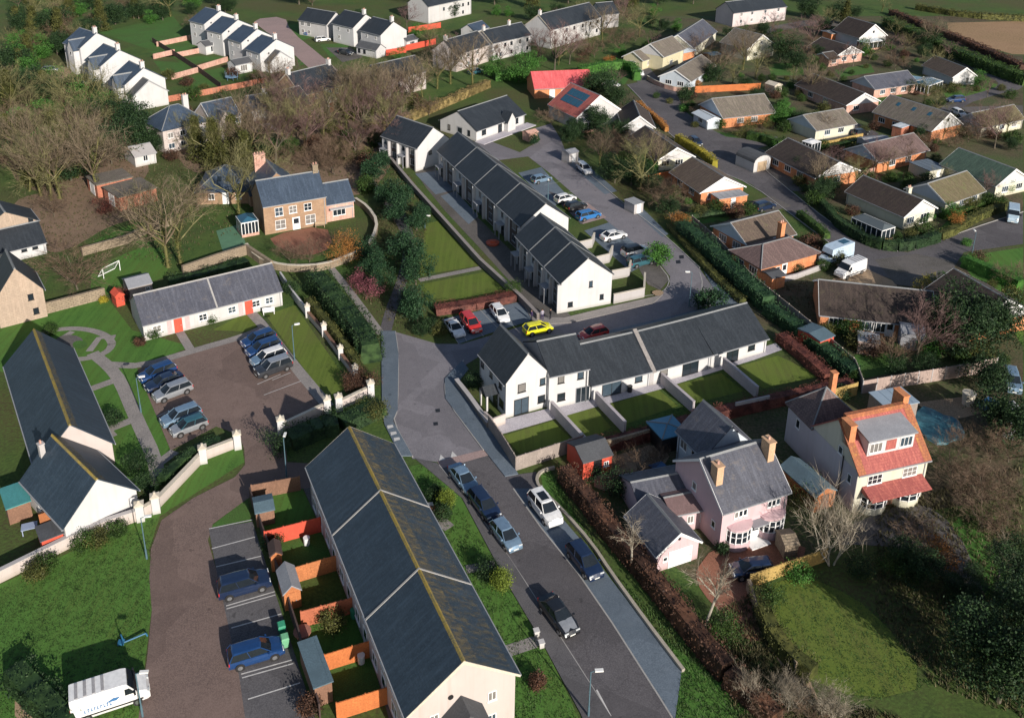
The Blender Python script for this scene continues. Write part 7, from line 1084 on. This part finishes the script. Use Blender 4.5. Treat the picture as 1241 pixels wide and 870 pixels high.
for nm,p,r,m in (('dark shrub left of the upper clipped conifer',(526,605),.9,LF_D),('dark shrub below the upper clipped conifer',(536,628),1.0,LF_D),('dark low shrub by the lower clipped conifer',(590,700),1.2,LF_D),('small brown shrub on the bottom terrace lawn',(650,830),.7,LF_BR),('red-brown shrub by the path of the near terrace',(528,625),.6,LF_R),('green shrub hiding the end of the brown hedge wall',(440,470),1.6,LF_BR),('olive shrub at the garden corner by the street',(455,505),1.4,LF_O),('dark green shrub under the drive hedge',(340,548),1.3,LF_D),('shrub at the cottage row end wall',(352,356),1.2,LF_D),('brown bush among the piers by the steps',(425,472),1.2,LF_BR),('red-leaved shrub beside the grey pitched shed',(148,366),1.2,LF_R),('yellow daffodil clump below the stone wall',(126,366),.5,LF_Y),('green shrub against the first cottage window',(186,410),.9,LF_M),('shrub beside the second cottage door',(256,391),.8,LF_M),('bare rose bush on the cottage front lawn',(170,418),.6,LF_BR),('round bush on the circular garden',(62,405),.9,LF_M),('spreading shrub below the path branch',(137,515),1.1,LF_D),('dark shrub at the foot of the left path',(168,570),1.3,LF_D),('second dark shrub at the foot of the left path',(180,598),1.4,LF_D),('shrub in front of the white stepped wall, left one',(45,700),1.0,LF_O),('shrub in front of the white stepped wall, second',(58,690),1.0,LF_M),('shrub in front of the white stepped wall, third',(103,665),1.1,LF_M),('shrub in front of the white stepped wall, fourth',(118,660),1.0,LF_O),('shrub in front of the white stepped wall, right one',(142,648),1.0,LF_M),('bush by the brown bins under the large shed',(376,862),.9,LF_BR),('dark bush in the second back garden',(330,664),.9,LF_D),('green-brown bush in the fourth back garden',(402,760),1.2,LF_O),('bush at the terrace wall of the third back garden',(425,700),.9,LF_D),('gold shrub above the orange fence end',(845,105),1.0,LF_OR),('bright shrub beside the villa drive fence',(966,703),1.2,LF_B),('ivy bush at the lower right hedge',(880,775),1.3,LF_M),('dark bush above the ochre wall corner',(930,735),1.3,LF_M),('dark shrub between villa and timber shed',(975,600),1.5,LF_M),('olive shrub at the foot of the timber shed',(968,615),1.3,LF_O),('green shrub along the gravel yard of the red-roofed house',(1080,700),1.5,LF_M),('dark shrub before the lower right shadow',(1040,698),1.2,LF_D),('orange-leaved bush at the gravel track',(1138,676),1.3,LF_OR),('green shrub by the panel fence corner',(1018,482),1.2,LF_D),('brown shrub below the pink villa rear wing',(815,590),1.4,LF_D),('dark shrub at the pink villa rear garden',(740,600),1.6,LF_D),('second dark shrub at the pink villa rear garden',(760,598),1.6,LF_D),('small bush on the pink villa front corner',(875,668),.6,LF_D),('shrub in the bed at the street corner left of the white sports car',(520,402),1.2,LF_D),('low shrub in the bed beside the white sports car',(532,405),1.0,LF_O),('shrub at the kerb corner below the spruce bed',(510,405),1.0,LF_D),('shrub beside the lawn and stone wall',(622,356),1.2,LF_M),('shrub at the corner house garden',(575,470),1.2,LF_D),('brown bush on the verge of the motorhome drive',(990,300),1.2,LF_BR),('golden shrub right of the corner bungalow',(1160,276),1.5,LF_OR),('dark shrub behind the orange plum-roofed wing wall',(965,330),1.0,LF_D),('bushes before the thatch-coloured bungalow, left',(905,158),1.7,LF_O),('bushes before the thatch-coloured bungalow, right',(926,157),1.7,LF_O),('yellowish bush at the estate lawn edge',(897,167),1.5,LF_O),('orange-red bush beside the laurel hedge top',(822,276),1.5,LF_OR),('dark bushes in the black yard behind the panel fence',(1120,450),1.8,LF_D),('black bush behind the panel fence, left',(1088,452),1.4,LF_D),('red-brown shrubs above the bright red roof',(705,76),2.2,LF_BR),('orange bush at the top near the green hedge',(738,77),1.3,LF_OR),('russet shrub right of the purple bare trees',(712,68),2.0,LF_BR)): shrub(nm,p,r,m)
# large evergreens of the bottom right corner, whose long shadow lies over the lawn
c1=T(leaf_tree,'large glossy evergreen tree in the bottom right corner',(1210,850),3.2,3.9,1.0,LF_D,seed=51,n=1500,per=16,leaf=.12)
tree_copy(c1,'second large evergreen behind the corner one at the right edge',(1238,800),.7);  tree_copy(c1,'dark evergreen above the gravel track on the right',(1225,735),.6)
tree_copy(c1,'dark evergreen by the right edge shadow slope',(1165,740),.4)
gT='olive and brown trees of the wood at the top left'; lT='one of the tangled trees of the wood at the top left corner'
rg=random.Random(5)
for i in range(95):
    y=rg.uniform(6,225); x=rg.uniform(12,75 if 42<y<120 else (150 if y>=120 else 245))
    if 40<x and 74<y<112: continue
    tree_copy(rg.choice([b3,b3,e3,e1,e2,b2]),lT,(x,y),rg.uniform(.6,1.0),gT)
gU='garden shrubs scattered through the estate gardens'; lU='one of the many small shrubs in the gardens of the bungalow estate'
s1=T(shrub,'small dark shrub beside the estate road mouth',(948,176),1.1,LF_M); s2=T(shrub,'small olive shrub beside the estate road mouth',(955,180),1.0,LF_O); s3=T(shrub,'small brown shrub beside the estate road mouth',(962,186),1.0,LF_BR); s4=T(shrub,'small bright shrub beside the estate road mouth',(940,179),.9,LF_B)
for ln,pts in (('U',[(745,130),(750,150),(765,180),(760,200),(785,205),(800,225),(820,240),(835,250),(850,262),(870,258),(890,262),(905,262),(770,215),(840,130),(850,140),(842,155),(870,158),(910,150),(915,168),(930,165),(945,160),(960,182),(975,188),(1000,180),(1015,184),(1030,188),(1045,180),(945,130),(950,118),(955,110),(965,118),(975,125),(935,120),(925,100),(940,95),(955,100),(970,98),(985,95),(1000,85),(990,78),(1005,95),(1020,98),(1035,92),(1050,80),(1060,72),(1075,78),(1090,74),(1100,70),(1115,76),(1130,80),(1140,88),(1120,112),(1130,118),(1140,125),(1125,130),(1110,118),(1150,110),(1165,108),(1180,112),(1150,150+12),(1165,165),(1175,168),(1185,165),(1200,168),(1215,170),(1225,172),(1140,175),(1130,185),(1135,195),(1100,215),(1085,222),(1075,216),(1060,222),(1048,218),(1125,222),(1100,228),(1160,258),(1175,254),(1195,245),(1210,248),(1140,262),(1030,262),(1045,283),(1100,288),(1115,284),(1085,292),(975,235),(985,250),(968,225),(940,200),(1010,320),(1000,330),(985,315),(975,300),(1170,300),(1185,320),(1205,350),(1225,365),(1195,355),(1130,365),(1150,372),(1015,400),(1030,412),(1040,420),(1060,430),(1085,430),(1120,430),(1160,440),(1185,440),(1210,440),(1135,420),(1000,408),(1020,445),(1035,462),(880,80),(870,72),(895,95),(820,85),(780,60),(765,75),(800,118),(815,125),(835,120),(825,135),(990,140),(1000,135),(945,150),(1060,160),(1050,165),(1085,165),(1070,150),(1210,112),(1225,120)]),):
    for q in pts:
        tree_copy(rg.choice([s1,s1,s2,s3,s2,s4]),lU,(q[0]+rg.uniform(-5,5),q[1]+rg.uniform(-3,3)),rg.uniform(.7,1.6),gU)
gZ='small trees among the far houses'; lZ='one of the small trees standing among the farthest houses near the top'
gV='trees and saplings between the estate gardens'; lV='one of the small bare or evergreen trees between the gardens of the bungalow estate'
for q in [(742,112),(735,150),(728,175),(748,168),(762,182),(778,196),(792,232),(808,262),(846,140),(858,120),(872,96),(890,100),(905,110),(918,120),(932,110),(946,128),(952,142),(965,150),(960,100),(972,112),(985,118),(978,86),(992,72),(1004,82),(1018,104),(1030,78),(1052,72),(1066,60),(1082,72),(1098,64),(1118,72),(1132,86),(1118,124),(1128,140),(1112,170),(1128,178),(1140,168),(1160,180),(1172,174),(1192,164),(1218,160),(1092,196),(1078,210),(1060,214),(1034,226),(1016,216),(992,230),(970,214),(1136,230),(1190,236),(1212,234),(1008,150),(996,166),(890,140),(912,140),(1100,110),(1150,70),(930,20),(900,40),(880,45),(960,45),(990,50),(820,40),(790,30),(700,45),(665,60),(640,60),(610,80),(712,140),(700,165),(690,175),(725,200),(1170,120),(1196,118),(1222,180)]:
    if rg.random()<.25: src=e1; k=rg.uniform(.3,.5)
    elif rg.random()<.3: src=e3; k=rg.uniform(.3,.5)
    else: src=rg.choice([b3,b2,b4,b1]); k=rg.uniform(.35,.6)
    tree_copy(src,lV,(q[0]+rg.uniform(-4,4),q[1]+rg.uniform(-3,3)),k,gV)
n_=0
while n_<70:
    q=(rg.uniform(380,1080),rg.uniform(14,80)) if n_<48 else (rg.uniform(18,400),rg.uniform(14,62)); P_=G(q)
    if not free(P_,3): n_+=.34; continue
    if 300<q[0]<430 and 18<q[1]<98: n_+=.2; continue
    k=rg.random(); tree_copy(e1 if k<.25 else e3 if k<.4 else rg.choice([b3,b3,b2,b4]),lZ,q,rg.uniform(.4,.65),gZ); n_+=1
gX='undergrowth bushes of the tangled wood'; lX='one of the undergrowth bushes under the bare trees behind the farmhouse'
for i in range(96):
    y=rg.uniform(95,235); x=rg.uniform(200,520) if y<200 else rg.uniform(380,450)
    if x>470 and y>150: continue
    if 296<x<440 and y>200: continue
    tree_copy(rg.choice([s1,s2,s2,s3,s3]),lX,(x,y),rg.uniform(.9,2.0),gX)
for i in range(26):
    y=rg.uniform(110,200); x=rg.uniform(330,500)-(y-110)*.3
    tree_copy(rg.choice([b1,b2,b4,b3,b4]),lB,(x,y),rg.uniform(.65,.9),gB)
# distant woodland along the top edge, beyond the houses
rg=random.Random(77)
gW='woodland trees beyond the top edge of the houses'; lW='one of the woodland trees beyond the farthest houses'
for i in range(34):
    x=18+i*37+rg.uniform(-12,12)
    if x>1010 : break
    tree_copy(rg.choice([e1,e1,e2,b3,b4]),lW,(x,rg.uniform(-6,10)),rg.uniform(.8,1.1),gW)
# rough grass, ground cover: tufts nobody could count
def tufts(name,px,n,mat,hgt=.25,seed=1):
    P=[G(p) for p in px]; rg=random.Random(seed); mb=MB(); xs=[p.x for p in P];ys=[p.y for p in P]; k=0
    def inside(x,y):
        c=False
        for i in range(len(P)):
            a,b=P[i],P[i-1]
            if (a.y>y)!=(b.y>y) and x<(b.x-a.x)*(y-a.y)/(b.y-a.y)+a.x: c=not c
        return c
    while k<n:
        x=rg.uniform(min(xs),max(xs)); y=rg.uniform(min(ys),max(ys))
        if not inside(x,y): k+=.2; continue
        k+=1
        for _ in range(4):
            a=rg.random()*6.28; w_=.05; dx,dy=math.cos(a),math.sin(a); q=Vector((x+rg.gauss(0,.1),y+rg.gauss(0,.1),0)); mb.poly([q+Vector((-dy*w_,dx*w_,0)),q+Vector((dy*w_,-dx*w_,0)),q+Vector((dx*.15,dy*.15,hgt*rg.uniform(.5,1.2)))])
    o=mb.build(name,mat,uv=False); return tag(o,kind='stuff')
GBL=leafy('grass_blades',(.035,.08,.015),(.07,.13,.03)); GBR=leafy('dry_blades',(.07,.07,.03),(.14,.12,.06))
tufts('grass_tufts',[(-20,722),(165,640),(192,625),(180,700),(182,740),(160,880),(-20,880)],4000,GBL,.08,1); tufts('grass_tufts',[(922,712),(1000,705),(1060,740),(1130,830),(1050,850),(935,780)],1500,GBL,.08,2); tufts('grass_tufts',[(655,572),(668,570),(740,690),(930,870),(818,880),(826,812),(700,640)],3000,GBL,.16,3); tufts('grass_tufts',[(495,565),(521,561),(614,700),(706,880),(618,880),(520,612)],2500,GBL,.12,4)
tufts('weeds',[(455,190),(500,215),(520,262),(510,330),(480,400),(440,360),(455,290)],2500,GBR,.3,5); tufts('weeds',[(740,100),(860,207),(990,345),(985,440),(820,270),(700,140)],3000,GBR,.3,6); tufts('weeds',[(18,110),(200,150),(440,110),(470,180),(400,240),(200,320),(18,300)],7000,GBR,.35,7); tufts('weeds',[(1060,620),(1240,560),(1240,870),(1130,830),(1060,740)],4000,GBR,.35,8); tufts('weeds',[(850,760),(905,720),(990,850),(1100,870),(900,880)],2500,GBR,.35,9)
